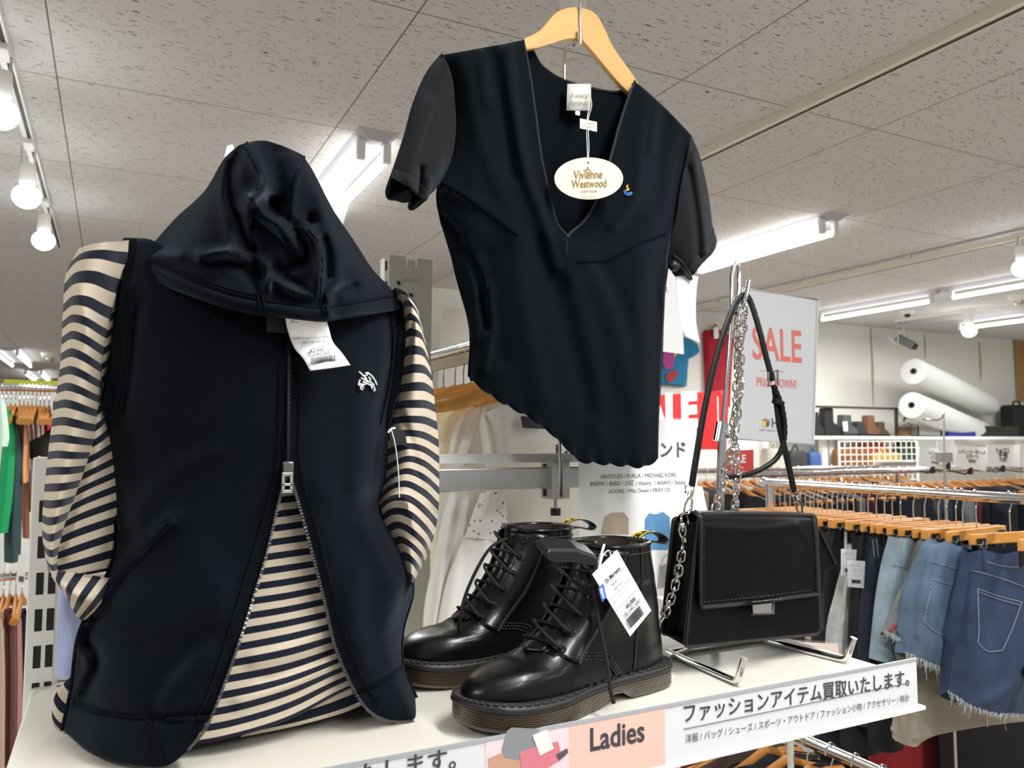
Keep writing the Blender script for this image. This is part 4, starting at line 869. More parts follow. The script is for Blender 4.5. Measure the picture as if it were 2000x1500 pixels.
    # quarters: raised facing panels with eyelets
    for sd in (1, -1):
        edge_f = [(.2, .080), (.187, .092), (.173, .106), (.160, .122), (.149, .140), (.1405, .158), (.134, .178), (.1295, .1985)]
        ew = [.012, .0125, .0125, .013, .0135, .0135, .0135, .0135]
        front = curve([(a, b) for a, b in edge_f], 30); P4 = []; 
        for i, (x, z) in enumerate(front):
            row = []
            for j in range(9):
                f = j / 8; xx = x - .003 - f * .03; zz = z - f * .012 * (1 - i / 29) - f * .004
                p = on_side(xx, zz, sd, .0022); row.append(p)
            row[0].y = sd * min(abs(row[0].y), lerp(.0135, .015, i / 29)); row[0].x = x + .0035
            P4.append(row)
        # smooth rows
        A = np.array([[tuple(p) for p in r] for r in P4])
        for _ in range(6):
            B_ = A.copy(); B_[1:-1, :, 1] = (A[:-2, :, 1] + 2 * A[1:-1, :, 1] + A[2:, :, 1]) / 4; B_[:, 1:-1, 1] = (B_[:, :-2, 1] + 2 * B_[:, 1:-1, 1] + B_[:, 2:, 1]) / 4; A = B_
        A[..., 1] += sd * .0012
        fc = MB().grid([[Vector(p) for p in r] for r in A]).build('facing', LEATHER, t, solid=.0022, offset=0)
        MB().tube([Vector(A[i][7]) + Vector((0, sd * .0016, 0)) for i in range(30)], .0008, 5).build('facing_stitching', STITCH, fc)
        for k in range(6):
            i = int(2 + k * 5.1); p = Vector(A[i][2]); nn = (Vector(A[min(i + 1, 29)][2]) - Vector(A[i - 1][2])).cross(Vector(A[i][3]) - Vector(A[i][1])).normalized()
            if nn.y * sd < 0: nn = -nn
            u = nn.orthogonal().normalized(); w = nn.cross(u)
            MB().tube([p + nn * .0014 + (u * math.cos(q) + w * math.sin(q)) * .0042 for q in np.linspace(0, 2 * math.pi, 13)[:-1]], .0015, 6, closed=True).build('eyelet', mat('black enamel', (.02, .02, .02), .25, .3), t)
            if sd == 1: EY1 = locals().get('EY1', []); 
            eyes.setdefault((name, sd), []).append(p + nn * .003)
        # triple stitched curve behind the vamp
        base = [(.19, .0775), (.172, .070), (.152, .066), (.132, .062), (.118, .054), (.11, .043), (.106, .036)]
        for k in range(3):
            c = [on_side(x - k * .0035 + .002, z + k * .0032 * (1 if x > .12 else .2), sd, .0016) for x, z in [tuple(p) for p in curve(base, 46)]]
            for _ in range(8): c = [c[0]] + [Vector((c[i].x, (c[i - 1].y + c[i].y * 2 + c[i + 1].y) / 4, c[i].z)) for i in range(1, len(c) - 1)] + [c[-1]]
            sm = MB()
            for i in range(0, len(c) - 1, 2): sm.tube([c[i], (c[i] + c[i + 1]) / 2 + Vector((0, sd * .001, 0)), c[i + 1]], .0011, 5)
            sm.build('vamp_stitching', STITCH, up_)
        c = [on_side(x, z, sd, .0012) for x, z in [tuple(p) for p in curve([(.078, .036), (.074, .06), (.07, .09), (.07, .12), (.074, .2)], 30)]]
        for _ in range(6): c = [c[0]] + [Vector((c[i].x, (c[i - 1].y + c[i].y * 2 + c[i + 1].y) / 4, c[i].z)) for i in range(1, len(c) - 1)] + [c[-1]]
        MB().tube(c, .0009, 5).build('side_seam', STITCH, up_)
    # laces: rungs and crossings between eyelets
    L_, R_ = eyes[(name, 1)], eyes[(name, -1)]; lm = 'lace'
    for k in range(6 if lace_style else 5):
        a, b = L_[k], R_[k]; mid = (a + b) / 2; f = Vector((.010, 0, .008))
        MB().tube(curve([a - Vector((.001, .002, 0)), a + f * .55 + Vector((0, -.004, 0)), mid + f * 1.05, b + f * .55 + Vector((0, .004, 0)), b + Vector((-.001, .002, 0))], 16), .0021, 7).build(lm, LACE, t)
        if k < 5:
            c = R_[k + 1]; MB().tube(curve([a, a + f * .8, (a + c) / 2 + f * 1.4 + Vector((.002, 0, .002)), c + f * .7, c], 16), .0021, 7).build(lm, LACE, t)
    # pull loop: black tape folded over, yellow woven letters
    lp = []
    for q, x, z in ((0, .043, .184), (0, .0385, .2), (0, .022, .2085), (0, .0, .206), (0, -.014, .197), (0, -.009, .191), (0, .012, .196), (0, .036, .194)):
        lp.append((x, z))
    lc = curve(lp, 36); P5 = [[Vector((x, y, z)) for y in (-.0085, -.004, 0, .004, .0085)] for x, z in lc]
    MB().grid(P5).build('pull_loop', mat('black and amber tape', '17130c', .6), t, solid=.0014, offset=0)
    lpo = t.children[-1]
    ym = MB()
    for k, yy in enumerate((-.0062, .0062)): ym.grid([[Vector((x, yy + d, z + .0009)) for d in (-.0012, .0012)] for x, z in lc[4:20]])
    for k in range(5, 19, 3): ym.tube([Vector((lc[k][0], -.003, lc[k][1] + .0012)), Vector((lc[k + 1][0], .0, lc[k + 1][1] + .0012)), Vector((lc[k][0], .003, lc[k][1] + .0012))], .0008, 5)
    ym.build('woven_lettering', mat('yellow thread', 'd9b718', .7), lpo)
    MB().grid([[Vector((x, d, z - .0012)) for d in (-.007, 0, .007)] for x, z in lc[20:32]]).build('loop_inside', mat('amber tape', '8a6a16', .6), lpo)
    return t
eyes = {}
boot = make_boot('ankle_boot', 'black lace-up ankle boot in front, with white price card and security block', 1)
boot2 = make_boot('ankle_boot', 'black lace-up ankle boot standing behind its pair, next to the hooded vest', 0)
boot.location = (.708, .942, SZ); boot.rotation_euler = (0, 0, math.radians(192)); boot.scale = (1.17, 1.1, 1.0)
boot2.location = (.692, 1.11, SZ); boot2.rotation_euler = (0, 0, math.radians(186)); boot2.scale = (1.15, 1.1, 1.02)
def B1(x, y, z): return boot.matrix_basis @ Vector((x, y, z))
def B2_(x, y, z): return boot2.matrix_basis @ Vector((x, y, z))
def part_tube(pts, r, nm, m_, par, n=40):
    inv = par.matrix_basis.inverted(); mb = MB().tube([inv @ v3(p) for p in curve([tuple(p) for p in pts], n)], r, 8)
    loc = par.location.copy(); par.location = (0, 0, 0); o = mb.build(nm, m_, par); par.location = loc; return o
part_tube([hy(1185, 1085, .90), hy(1170, 1100, .88), hy(1158, 1125, .868), hy(1163, 1180, .858), hy(1175, 1240, .85), hy(1187, 1300, .842), hy(1192, 1345, .834), hy(1199, 1374, .83)], .0023, 'loose_lace', LACE, boot)
part_tube([hy(1150, 1130, .872), hy(1142, 1145, .87), hy(1125, 1125, .872), hy(1110, 1100, .88)], .0021, 'loose_lace', LACE, boot)
part_tube([hy(1150, 1110, .87), hy(1168, 1150, .862), hy(1162, 1168, .862), hy(1146, 1140, .868), hy(1138, 1115, .876)], .0021, 'loose_lace', LACE, boot)
part_tube([hy(990, 1052, 1.05), hy(960, 1068, 1.05), hy(935, 1105, 1.05), hy(910, 1160, 1.05), hy(898, 1210, 1.05), hy(896, 1240, 1.06)], .0023, 'loose_lace', LACE, boot2)
part_tube([hy(1044, 1058, 1.03), hy(1065, 1062, 1.03), hy(1080, 1072, 1.03), hy(1100, 1090, 1.02)], .0021, 'loose_lace', LACE, boot2)
# white price card and black security block on the front boot
sb_ = thing('security_block', hy(1115, 1090, .89), 'black plastic security block lying across the front boot laces', 'security tag')
blk = mat('satin black plastic', '17181a', .35)
o_ = [(1067, 1082), (1072, 1074), (1130, 1074), (1158, 1084), (1170, 1090), (1166, 1108), (1150, 1106), (1125, 1100), (1080, 1100), (1068, 1092)]
MB().poly([hy(x, y, .855) for x, y in o_], (0, .028, .012)).build('block', blk, sb_, smooth=False, bevel=.003)
MB().tube(curve([hy(1166, 1098, .866), hy(1175, 1080, .862), hy(1180, 1064, .866), hy(1176, 1078, .86), hy(1170, 1110, .85)], 20), .0016, 6).build('loop_strap', WHITE_PLASTIC, sb_)
pc = thing('price_tag', hy(1215, 1150, .868), 'white price card hanging askew on the front black boot', 'price tag')
C4 = [hy(x, y, Y) for x, y, Y in ((1205, 1074, .852), (1272, 1192, .836), (1231, 1243, .834), (1157, 1122, .848))]
MB().poly(C4, (0, .0008, 0)).build('paper_card', PAPER2, pc, smooth=False)
cu_ = (C4[1] - C4[0]); cv = (C4[3] - C4[0])     # u down the card, v across (top right -> left)
nr = cu_.cross(cv).normalized(); nr = nr if nr.y < 0 else -nr
def cp(u, v): return C4[0] + cu_ * u + cv * v
def ct(s_, u, v0, v1, tall=1.0, m_=INK, bold=0): 
    a, b = cp(u, v0), cp(u, v1); return text(s_, a, b, m_, pc, 'print', up=-cu_.normalized(), nrm=nr, depth=.0008, tall=tall, bold=bold)
ct('Dr.Martens', .24, .78, .2, 1.2, bold=.02); ct('AB-AT-2', .33, .68, .36, 1); ct('SIZE 25cm', .4, .68, .34, 1.1); ct('16117 ブラック', .53, .9, .3, 1, GREY_INK)
ct('¥5,000', .72, .62, .25, 1.1, bold=.02); ct('（税込¥5,500）', .79, .82, .15, 1.1)
barcode(pc, cp(.95, .8), cp(.95, .25), .012, up=-cu_.normalized(), nrm=nr)
for u in (.26, .44, .62): MB().tube([cp(u, .98) + nr * .0008, cp(u, .04) + nr * .0008], .0003, 4).build('rule_line', GREY_INK, pc)
MB().poly([cp(u, v) + nr * .0006 for u, v in ((.2, 1.06), (.2, .86), (.38, .98), (.38, 1.16))], nr * .0004).build('blue_sticker', mat('blue sticker', '2f62c9', .5), pc, smooth=False)
st_ = pc.children[-1]
a, b = cp(.36, 1.12), cp(.22, 1.04)
text('WEB', a, b, PAPER, st_, 'print', up=(cp(.28, .9) - cp(.28, 1.1)).normalized(), nrm=nr, depth=.0014, tall=1.0, bold=.02)
MB().tube(curve([cp(.04, .3), hy(1190, 1075, .852), hy(1178, 1085, .852), hy(1172, 1110, .85), cp(.14, .9)], 16), .0008, 5).build('string', WHITE_PLASTIC, pc)
# ================================================================== shoulder bag on a chrome display stand
BAGM = mat('black pebbled leather', (.003, .003, .0035), .42, bump=.18, bscale=260, spec=.15)
BAGE = mat('black edge paint', (.005, .005, .0055), .45)
SILV = mat('polished nickel', (.72, .68, .64), .16, 1)
bag = thing('shoulder_bag', hy(1470, 1130, .93), 'black leather flap shoulder bag hanging from the chrome stand', 'handbag')
def bp(pts, Y): return [hy(x, y, Y) for x, y in pts]
def rounded(pts, r=10, n=5):
    out = []; k = len(pts)
    for i in range(k):
        p = np.array(pts[i], float); a = np.array(pts[i - 1], float); b = np.array(pts[(i + 1) % k], float)
        u = (a - p) / np.linalg.norm(a - p) * r; v = (b - p) / np.linalg.norm(b - p) * r
        for j in range(n):
            t = j / (n - 1); out.append(tuple((1 - t) ** 2 * (p + u) + 2 * t * (1 - t) * p + t * t * (p + v)))
    return out
YB = .925
fp = rounded([(1366, 1004), (1592, 1006), (1600, 1237), (1338, 1263)], 10)
MB().poly(bp(fp, YB), (0, .006, 0)).build('front_panel', BAGM, bag, smooth=False, bevel=.002)
MB().tube(bp(fp, YB + .003), .0034, 8, closed=True).build('panel_edge', BAGE, bag)
rp = rounded([(1316, 1012), (1600, 1030), (1606, 1228), (1293, 1238)], 8)
MB().poly(bp(rp, 1.0), (0, .006, 0)).build('back_panel', BAGM, bag, smooth=False, bevel=.002)
MB().tube(bp(rp, 1.002), .0034, 8, closed=True).build('panel_edge', BAGE, bag)
for sd, fr, bk in ((0, [(1360, 1010), (1350, 1140), (1338, 1258)], [(1317, 1018), (1306, 1130), (1294, 1234)]), (1, [(1592, 1010), (1597, 1120), (1600, 1234)], [(1600, 1034), (1604, 1130), (1606, 1226)])):
    P = []
    for a, b in zip(curve(fr, 20), curve(bk, 20)):
        A, B_ = hy(a[0], a[1], YB + .004), hy(b[0], b[1], 1.0); o = (1 if sd else -1)
        P.append([A.lerp(B_, t) + Vector(((-.018 if sd == 0 else .0) * -1 * math.sin(math.pi * t) * o * o, 0, 0)) for t in (0, .25, .5, .75, 1)])
    MB().grid(P).build('gusset', BAGM, bag, solid=.0015, offset=0)
a, b, c, d = hy(1338, 1260, YB + .004), hy(1600, 1236, YB + .004), hy(1606, 1226, 1.0), hy(1294, 1236, 1.0)
MB().grid([[a, b], [d, c]]).build('base', BAGM, bag, solid=.002, offset=0)
# the wing of the open side, folded outwards
MB().poly(bp([(1590, 1028), (1602, 1040), (1632, 1100), (1628, 1112), (1612, 1112), (1600, 1238), (1594, 1236)], .985), (0, .003, 0)).build('side_wing', BAGM, bag, smooth=False, bevel=.001)
MB().tube(bp([(1600, 1036), (1616, 1068), (1632, 1102)], .984), .0028, 8).build('wing_edge', BAGE, bag)
# flap: over the top from the back, down the front
FL_ = [[(1322, 1016, 1.006), (1400, 1014, 1.006), (1480, 1016, 1.006), (1540, 1020, 1.006), (1598, 1030, 1.006)], [(1328, 1004, .99), (1400, 1001, .99), (1480, 1001, .99), (1540, 1004, .99), (1590, 1010, .99)],
       [(1350, 998, .955), (1410, 997, .955), (1480, 998, .955), (1540, 1000, .955), (1586, 1003, .955)], [(1362, 1004, .925), (1415, 1003, .922), (1480, 1004, .92), (1540, 1006, .921), (1588, 1010, .926)],
       [(1369, 1022, .918), (1418, 1022, .913), (1482, 1024, .911), (1542, 1026, .912), (1591, 1030, .919)], [(1369, 1080, .917), (1420, 1080, .912), (1485, 1080, .91), (1545, 1080, .911), (1594, 1080, .918)],
       [(1368, 1140, .917), (1425, 1138, .914), (1490, 1135, .912), (1548, 1130, .913), (1596, 1126, .918)], [(1369, 1186, .918), (1425, 1181, .916), (1490, 1174, .915), (1548, 1166, .916), (1597, 1160, .918)]]
G, s = patch(FL_, 60, 40, [([(1385, 1030), (1480, 1036), (1560, 1024)], .0018, 7), ([(1560, 1030), (1580, 1060), (1590, 1100)], .002, 6)]); GF = G
MB().grid(world(G)).build('flap', BAGM, bag, solid=.004, offset=1, bevel=0)
fl = bag.children[-1]
MB().tube([hy(*p) for p in G[22:, 0]] + [hy(*p) for p in G[-1, 1:-1]] + [hy(*p) for p in G[22:, -1][::-1]], .0034, 8).build('flap_edge', BAGE, fl)
sm = MB()
for pts in ([(1376, 1030), (1376, 1100), (1375, 1176)], [(1375, 1176), (1430, 1171), (1490, 1165), (1548, 1157), (1590, 1152)]):
    L3 = on_patch(G, pts, .0048, 60)
    for i in range(0, 58, 2): sm.tube([L3[i], L3[i + 1]], .0006, 4)
sm.build('flap_stitching', STITCH, fl)
# clasp
ck = MB(); u0 = hy(1490, 1172, .905)
MB().box(hy(1468, 1176, .9), hy(1515, 1166, .912)).build('clasp_cap', SILV, fl, smooth=False, bevel=.0015)
MB().add([*bp([(1466, 1178), (1513, 1174), (1513, 1200), (1464, 1203)], .908), *bp([(1470, 1182), (1508, 1178), (1506, 1195), (1471, 1198)], .9)], [(4, 5, 6, 7), (0, 1, 5, 4), (1, 2, 6, 5), (2, 3, 7, 6), (3, 0, 4, 7), (3, 2, 1, 0)]).build('clasp', SILV, bag, smooth=False)
for x, y in ((1471, 1197), (1506, 1194)): MB().ball(hy(x, y, .9055), .0022, 10, 6).build('rivet', SILV, bag)
# rings, snap hooks and chains
def ringm(c, r, th, ax, mb):
    ax = v3(ax).normalized(); u = ax.orthogonal().normalized(); w = ax.cross(u)
    return mb.tube([c + (u * math.cos(q) + w * math.sin(q)) * r for q in np.linspace(0, 2 * math.pi, 17)[:-1]], th, 7, closed=True)
def chain(pts, nm, par, L=.0175, th=.0015, wd=.0056, phase=0):
    q = [v3(p) for p in pts]; cum = [0]
    for a, b in zip(q, q[1:]): cum.append(cum[-1] + (b - a).length)
    step = L * .62; k = 0; s_ = step / 2; mb = MB()
    while s_ < cum[-1]:
        i = max(j for j in range(len(cum)) if cum[j] <= s_); i = min(i, len(q) - 2); f = (s_ - cum[i]) / (cum[i + 1] - cum[i]); p = q[i].lerp(q[i + 1], f); t = (q[i + 1] - q[i]).normalized()
        sd = t.cross(Vector((0, 1, 0))).normalized(); fw_ = t.cross(sd); a = phase + (.75 if k % 2 else -.75) + .25 * math.sin(k * 1.7); w = sd * math.cos(a) + fw_ * math.sin(a)
        lp = [p + t * (L / 2 - wd) * (1 if math.cos(v) >= 0 else -1) + t * wd * math.cos(v) + w * wd * math.sin(v) for v in np.linspace(0, 2 * math.pi, 17)[:-1]]
        mb.tube(lp, th, 6, closed=True); k += 1; s_ += step
    return mb.build(nm, SILV, par)
chain(line_y([(1443, 606, .96), (1440, 660, .96), (1447, 700, .955), (1438, 760, .958), (1440, 810, .955), (1428, 880, .957), (1414, 940, .958), (1398, 992, .96)], 60), 'chain', bag)
chain(line_y([(1456, 600, .96), (1450, 650, .955), (1440, 705, .96), (1446, 755, .952), (1432, 830, .96), (1438, 890, .955), (1439, 940, .955), (1434, 1000, .958)], 60), 'chain', bag, phase=.5)
chain(line_y([(1334, 1066, .94), (1330, 1090, .938), (1322, 1130, .936), (1312, 1165, .938), (1300, 1195, .945), (1288, 1216, .955)], 40), 'chain', bag, L=.017)
def snap(p, q, par):      # lobster hook from p (swivel) to q (jaw)
    p, q = v3(p), v3(q); t = (q - p).normalized(); sd = t.cross(Vector((0, 1, 0))).normalized(); h = (q - p).length; mb = MB()
    mb.cyl(p, p + t * h * .25, .004, 10, .0045).tube([p + t * h * f + sd * o for f, o in ((.25, 0), (.4, .0055), (.7, .0065), (.95, .002), (.98, -.004), (.85, -.006))], .0019, 7).tube([p + t * h * f + sd * o for f, o in ((.3, -.002), (.6, -.006), (.86, -.006))], .0016, 7)
    return mb.build('snap_hook', SILV, par)
mb = MB(); ringm(hy(1338, 1016, .945), .0105, .0018, (.4, -1, .2), mb).build('ring', SILV, bag)
mb = MB(); ringm(hy(1332, 1030, .945), .006, .0016, (1, -.5, .4), mb).build('ring', SILV, bag)
snap(hy(1350, 958, .94), hy(1341, 1006, .94), bag); snap(hy(1338, 1058, .94), hy(1331, 1024, .94), bag); snap(hy(1553, 966, .95), hy(1566, 1004, .955), bag)
mb = MB(); ringm(hy(1568, 1010, .965), .0095, .0018, (.3, -1, .5), mb).build('ring', SILV, bag)
for x, y, Y in ((1347, 957, .94), (1552, 965, .95)):
    mb = MB(); c = hy(x, y, Y); mb.tube([c + Vector((-.008, 0, -.003)), c + Vector((-.008, 0, .006)), c + Vector((.008, 0, .006)), c + Vector((.008, 0, -.003))], .0017, 7, closed=True).build('strap_loop', SILV, bag)
STR = mat('black strap leather', (.004, .004, .0045), .42, bump=.1, bscale=200, spec=.25)
def ribbon(pts, w, nm, par, th=.003, tilt=0.0, n=70):
    q = [hy(*p) for p in curve(pts, n)]; P = []
    for i, p in enumerate(q):
        t = (q[min(i + 1, n - 1)] - q[max(i - 1, 0)]).normalized(); sd = t.cross(Vector((math.sin(tilt), math.cos(tilt), 0))).normalized(); nn = sd.cross(t)
        P.append([p + sd * w * math.cos(v) + nn * th * math.sin(v) for v in np.linspace(0, 2 * math.pi, 13)[:-1]])
    o = MB().grid(P, closed=True).add(P[0], [tuple(range(12))]).add(P[-1], [tuple(range(12))[::-1]]).build(nm, STR, par, angle=50)
    st = MB()
    for k in (-.62, .62):
        for i in range(1, n - 2, 2):
            t = (q[i + 1] - q[i]).normalized(); sd = t.cross(Vector((math.sin(tilt), math.cos(tilt), 0))).normalized(); nn = sd.cross(t)
            if nn.y > 0: nn = -nn
            st.tube([q[i] + sd * w * k + nn * th * .85, q[i + 1] + sd * w * k + nn * th * .85], .0005, 4)
    st.build('strap_stitching', STITCH, o); return o
ribbon([(1351, 950, .94), (1358, 905, .938), (1376, 800, .94), (1400, 695, .945), (1425, 620, .95), (1442, 586, .955), (1455, 578, .957), (1466, 590, .955), (1482, 640, .95), (1496, 695, .947), (1509, 744, .945)], .0058, 'shoulder_strap', bag)
ribbon([(1512, 752, .943), (1517, 790, .943), (1524, 840, .943), (1538, 900, .945), (1551, 960, .95)], .0062, 'shoulder_strap', bag, n=40)
ribbon([(1514, 760, .939), (1528, 800, .938), (1532, 850, .94), (1520, 890, .945), (1490, 915, .95), (1455, 928, .955), (1420, 932, .96)], .0042, 'strap_tail', bag, th=.0042, n=50)
mb = MB(); c = hy(1511, 740, .938); mb.tube([c + Vector((a, 0, b)) for a, b in ((-.011, -.012), (-.011, .01), (.009, .014), (.009, -.008))], .002, 7, closed=True).tube([c + Vector((-.002, -.003, .012)), c + Vector((.002, -.004, -.012))], .0014, 6).build('buckle', SILV, bag)
MB().obox(hy(1520, 786, .938), (.009, 0, -.003), (0, .005, 0), (.001, 0, .004)).build('strap_keeper', STR, bag, bevel=.001)
# chrome stand
std = thing('bag_stand', (.9, 1.0, SZ), 'chrome wire display stand with two upturned feet carrying the black bag', 'display stand')
R5 = .0052; zf = SZ + R5
f1, f1b = hz(1440, 1333, zf), hz(1306, 1274, zf); f2, f2b = hz(1652, 1290, zf), hz(1482, 1248, zf)
def foot_rod(a, b):
    d = (a - b).normalized(); return MB().tube([b, a - d * .012, a - d * .003 + Vector((0, 0, .001)), a + d * .003 + Vector((0, 0, .006)), a + d * .006 + Vector((0, 0, .014)), a + d * .012 + Vector((.003, 0, .036))], R5, 12).build('foot', CHROME, std)
foot_rod(f1, f1b); foot_rod(f2, f2b)
MB().tube([f1b, f2b], R5, 12).build('rear_bar', CHROME, std)
MB().tube([hz(1306, 1284, zf), hz(1362, 1262, zf)], R5 * .8, 10).build('cross_bar', CHROME, std)
yb = (f1b.y + f2b.y) / 2; base = (f1b + f2b) / 2
YP = 1.015
cl = hy(1411, 836, YP)
MB().tube([base, cl], .0068, 14).build('lower_tube', CHROME, std)
MB().tube([hy(1405, 862, YP), hy(1411, 826, YP)], .0105, 18).build('collar', CHROME, std)
MB().ball(hy(1422, 848, YP - .01), .007, 12, 8).build('thumb_screw', CHROME, std)
MB().tube([cl] + line_y([(1424, 690, YP), (1430, 600, YP), (1429, 540, YP), (1433, 520, YP), (1438, 514, YP), (1443, 520, YP), (1443, 560, YP), (1440, 600, YP - .01), (1438, 612, YP - .02)], None), .0033, 10).build('upper_rod', CHROME, std)
MB().tube(line_y([(1440, 604, YP - .01), (1446, 600, .985), (1452, 592, .955), (1456, 582, .95), (1460, 565, .95), (1463, 548, .95)], 20), .0036, 10).build('hook_arm', CHROME, std)
# ================================================================== behind the shelf: poster, boards, white clothes rack
YPo = 1.40
po = thing('poster_stand', hy(1245, 1230, YPo), 'clear stand poster with brand names and printed outfits, behind the boots', 'poster')
pz0, pz1 = SZ - .01, hy(1250, 818, YPo).z
px0, px1 = hy(1131, 950, YPo).x, hy(1360, 820, YPo).x
MB().box((px0, YPo, pz0), (px1, YPo + .002, pz1)).build('poster_sheet', mat('poster white', 'f0f1f1', .5), po, smooth=False)
ac = mat('clear acrylic', (.93, .95, .96), .06, alpha=.05, spec=.6)
MB().box((px0 - .004, YPo - .003, pz0), (px1 + .004, YPo - .0008, pz1 + .004)).build('acrylic_cover', ac, po, smooth=False)
MB().box((px0 - .004, YPo - .03, pz0 - .004), (px1 + .004, YPo + .05, pz0)).build('foot', ac, po, smooth=False)
def pt(s_, x0, y0, x1, y1, m_=INK, tall=1, bold=0, Y=YPo, par=None): return text(s_, hy(x0, y0, Y), hy(x1, y1, Y), m_, par or po, 'lettering', nrm=(0, -1, 0), tall=tall, depth=.0006, bold=bold)
pt('レディースブランド', 1085, 897, 1339, 890, bold=.03)
pt('UNTITLED / FURLA / MICHAEL KORS', 1173, 935, 1320, 931); pt('INDIVI / INED / 23区 / theory  / ANAYI / Snidel', 1153, 949, 1338, 946); pt('ADORE / Mila Owen / FRAY I.D', 1188, 964, 1308, 960)
def pp_(pts, col, nm, d=.0008, Y=YPo):
    return MB().poly([hy(x, y, Y - d) for x, y in pts], (0, .0004, 0)).build(nm, mat('print ' + col, col, .6), po, smooth=False)
pp_([(1182, 1008), (1196, 1001), (1218, 1001), (1228, 1012), (1228, 1044), (1174, 1044), (1178, 1022)], 'b8a68e', 'printed_jacket')
pp_([(1268, 1002), (1280, 1005), (1295, 1000), (1308, 1010), (1310, 1050), (1305, 1074), (1258, 1074), (1260, 1014)], '4d8fc4', 'printed_blouse')
pp_([(1255, 1066), (1270, 1064), (1284, 1164), (1244, 1160)], '5f5f60', 'printed_skirt')
pp_([(1288, 1106), (1305, 1100), (1312, 1144), (1284, 1150)], '9d9c96', 'printed_bag', .001)
MB().tube([hy(1290, 1106, YPo - .001), hy(1296, 1090, YPo - .001), hy(1304, 1082, YPo - .001)], .0006, 5).build('printed_strap', mat('print 9d9c96', '9d9c96', .6), po)
wsx = thing('white_card', hy(1362, 1000, 1.3), 'blank white card leaning behind the black bag strap', 'card')
MB().poly([hy(x, y, 1.3) for x, y in ((1330, 960), (1356, 948), (1372, 950), (1384, 1010), (1384, 1100), (1330, 1100))], (0, .001, 0)).build('card', PAPER, wsx, smooth=False)
bd = thing('sign_board', hy(1280, 600, 1.75), 'white acrylic sign board half hidden by the hanging top, near its right sleeve', 'sign')
MB().poly([hy(x, y, 1.75) for x, y in ((1190, 508), (1328, 520), (1336, 692), (1190, 672))], (0, .003, 0)).build('board', mat('milky acrylic', 'f0f2f4', .35), bd, smooth=False)
text('ス', hy(1295, 571, 1.75), hy(1304, 571, 1.75), INK, bd, nrm=(0, -1, 0), depth=.001)
MB().cyl(hy(1240, 680, 1.752), (hy(1240, 1000, 1.752).x, 1.752, 0), .004).build('post', CHROME, bd)
ap = thing('acrylic_sheet', hy(650, 390, 1.25), 'clear acrylic sheet with rounded corner showing behind the black hood', 'panel')
MB().poly([hy(x, y, 1.3) for x, y in rounded([(560, 325), (689, 378), (672, 432), (640, 560), (520, 560)], 8)], (0, .004, 0)).build('sheet', mat('frosted acrylic', (.8, .82, .84), .2, alpha=.45), ap, smooth=False)
MB().tube([hy(x, y, 1.3) for x, y in ((600, 341), (686, 377), (689, 384), (676, 432))], .002, 6).build('edge', ac, ap)
MB().cyl(hy(540, 550, 1.302), (hy(540, 900, 1.302).x, 1.302, SZ), .005).build('post', WHITE_METAL, ap)
wp = thing('white_peg', hy(450, 290, 1.22), 'small white post tip showing at the crown of the black hood', 'post')
MB().poly([hy(x, y, 1.2) for x, y in ((440, 300), (444, 284), (455, 282), (460, 300), (470, 560), (450, 560))], (0, .01, 0)).build('tip', WHITE_PLASTIC, wp, smooth=False)
# ---- end frames of the white clothes rack
GREYW = mat('greyish white steel', 'b9bab0', .45)
rk = thing('clothes_rack', (.7, 1.9, 0), 'white steel rack with notched end plates holding the white clothes', 'clothes rack')
def plate(pts, Y, nm, th=.003, hole=None):
    o = MB().poly([hy(x, y, Y) for x, y in pts], (0, th, 0)).build(nm, GREYW, rk, smooth=False, bevel=.0008); return o
YA = 1.66
plate([(761, 497), (793, 501), (794, 528), (796, 506), (811, 508), (813, 527), (815, 504), (845, 508), (842, 700), (840, 1240), (757, 1240)], YA, 'end_plate')
MB().add([*[hy(x, y, YA) for x, y in ((761, 497), (751, 503), (748, 1240), (757, 1240))], *[hy(x, y, YA) + Vector((0, .03, 0)) for x, y in ((761, 497), (751, 503), (748, 1240), (757, 1240))]], [(0, 3, 2, 1), (4, 5, 6, 7), (0, 1, 5, 4), (1, 2, 6, 5), (2, 3, 7, 6), (3, 0, 4, 7)]).build('end_plate_flange', WHITE_METAL, rk, smooth=False)
for y in (520, 560, 600): MB().poly([hy(x, yy, YA - .001) for x, yy in ((753, y - 10), (756, y - 11), (756, y + 8), (753, y + 9))], (0, .001, 0)).build('slot', mat('dark slot', '25251f', .8), rk, smooth=False)
for x, y in ((778, 553), (802, 577)): MB().cyl(hy(x, y, YA - .001), hy(x, y, YA + .004), .005).build('plate_hole', mat('dark slot', '25251f', .8), rk)
text('140-2015', hy(785, 550, YA), hy(822, 552, YA), mat('embossed grey', 'a8a99f', .5), rk, 'lettering', nrm=(0, -1, 0), depth=.0006)
YB2 = 2.35
plate([(845, 562), (960, 571), (960, 606), (872, 603), (866, 607), (858, 676), (850, 1000), (838, 1000), (838, 562)], YB2, 'end_plate')
RXW = .75
ra, rb = hx(921, 676, RXW), hx(838, 699, RXW)
MB().cyl((RXW, 1.5, ra.z), (RXW, 2.4, ra.z), .0125, 14).build('rail', CHROME, rk)
MB().box((RXW - .006, 1.5, ra.z - .04), (RXW + .006, 2.4, ra.z - .013)).build('rail_beam', mat('tan steel', '9a8c72', .5), rk, smooth=False)
ZR = ra.z
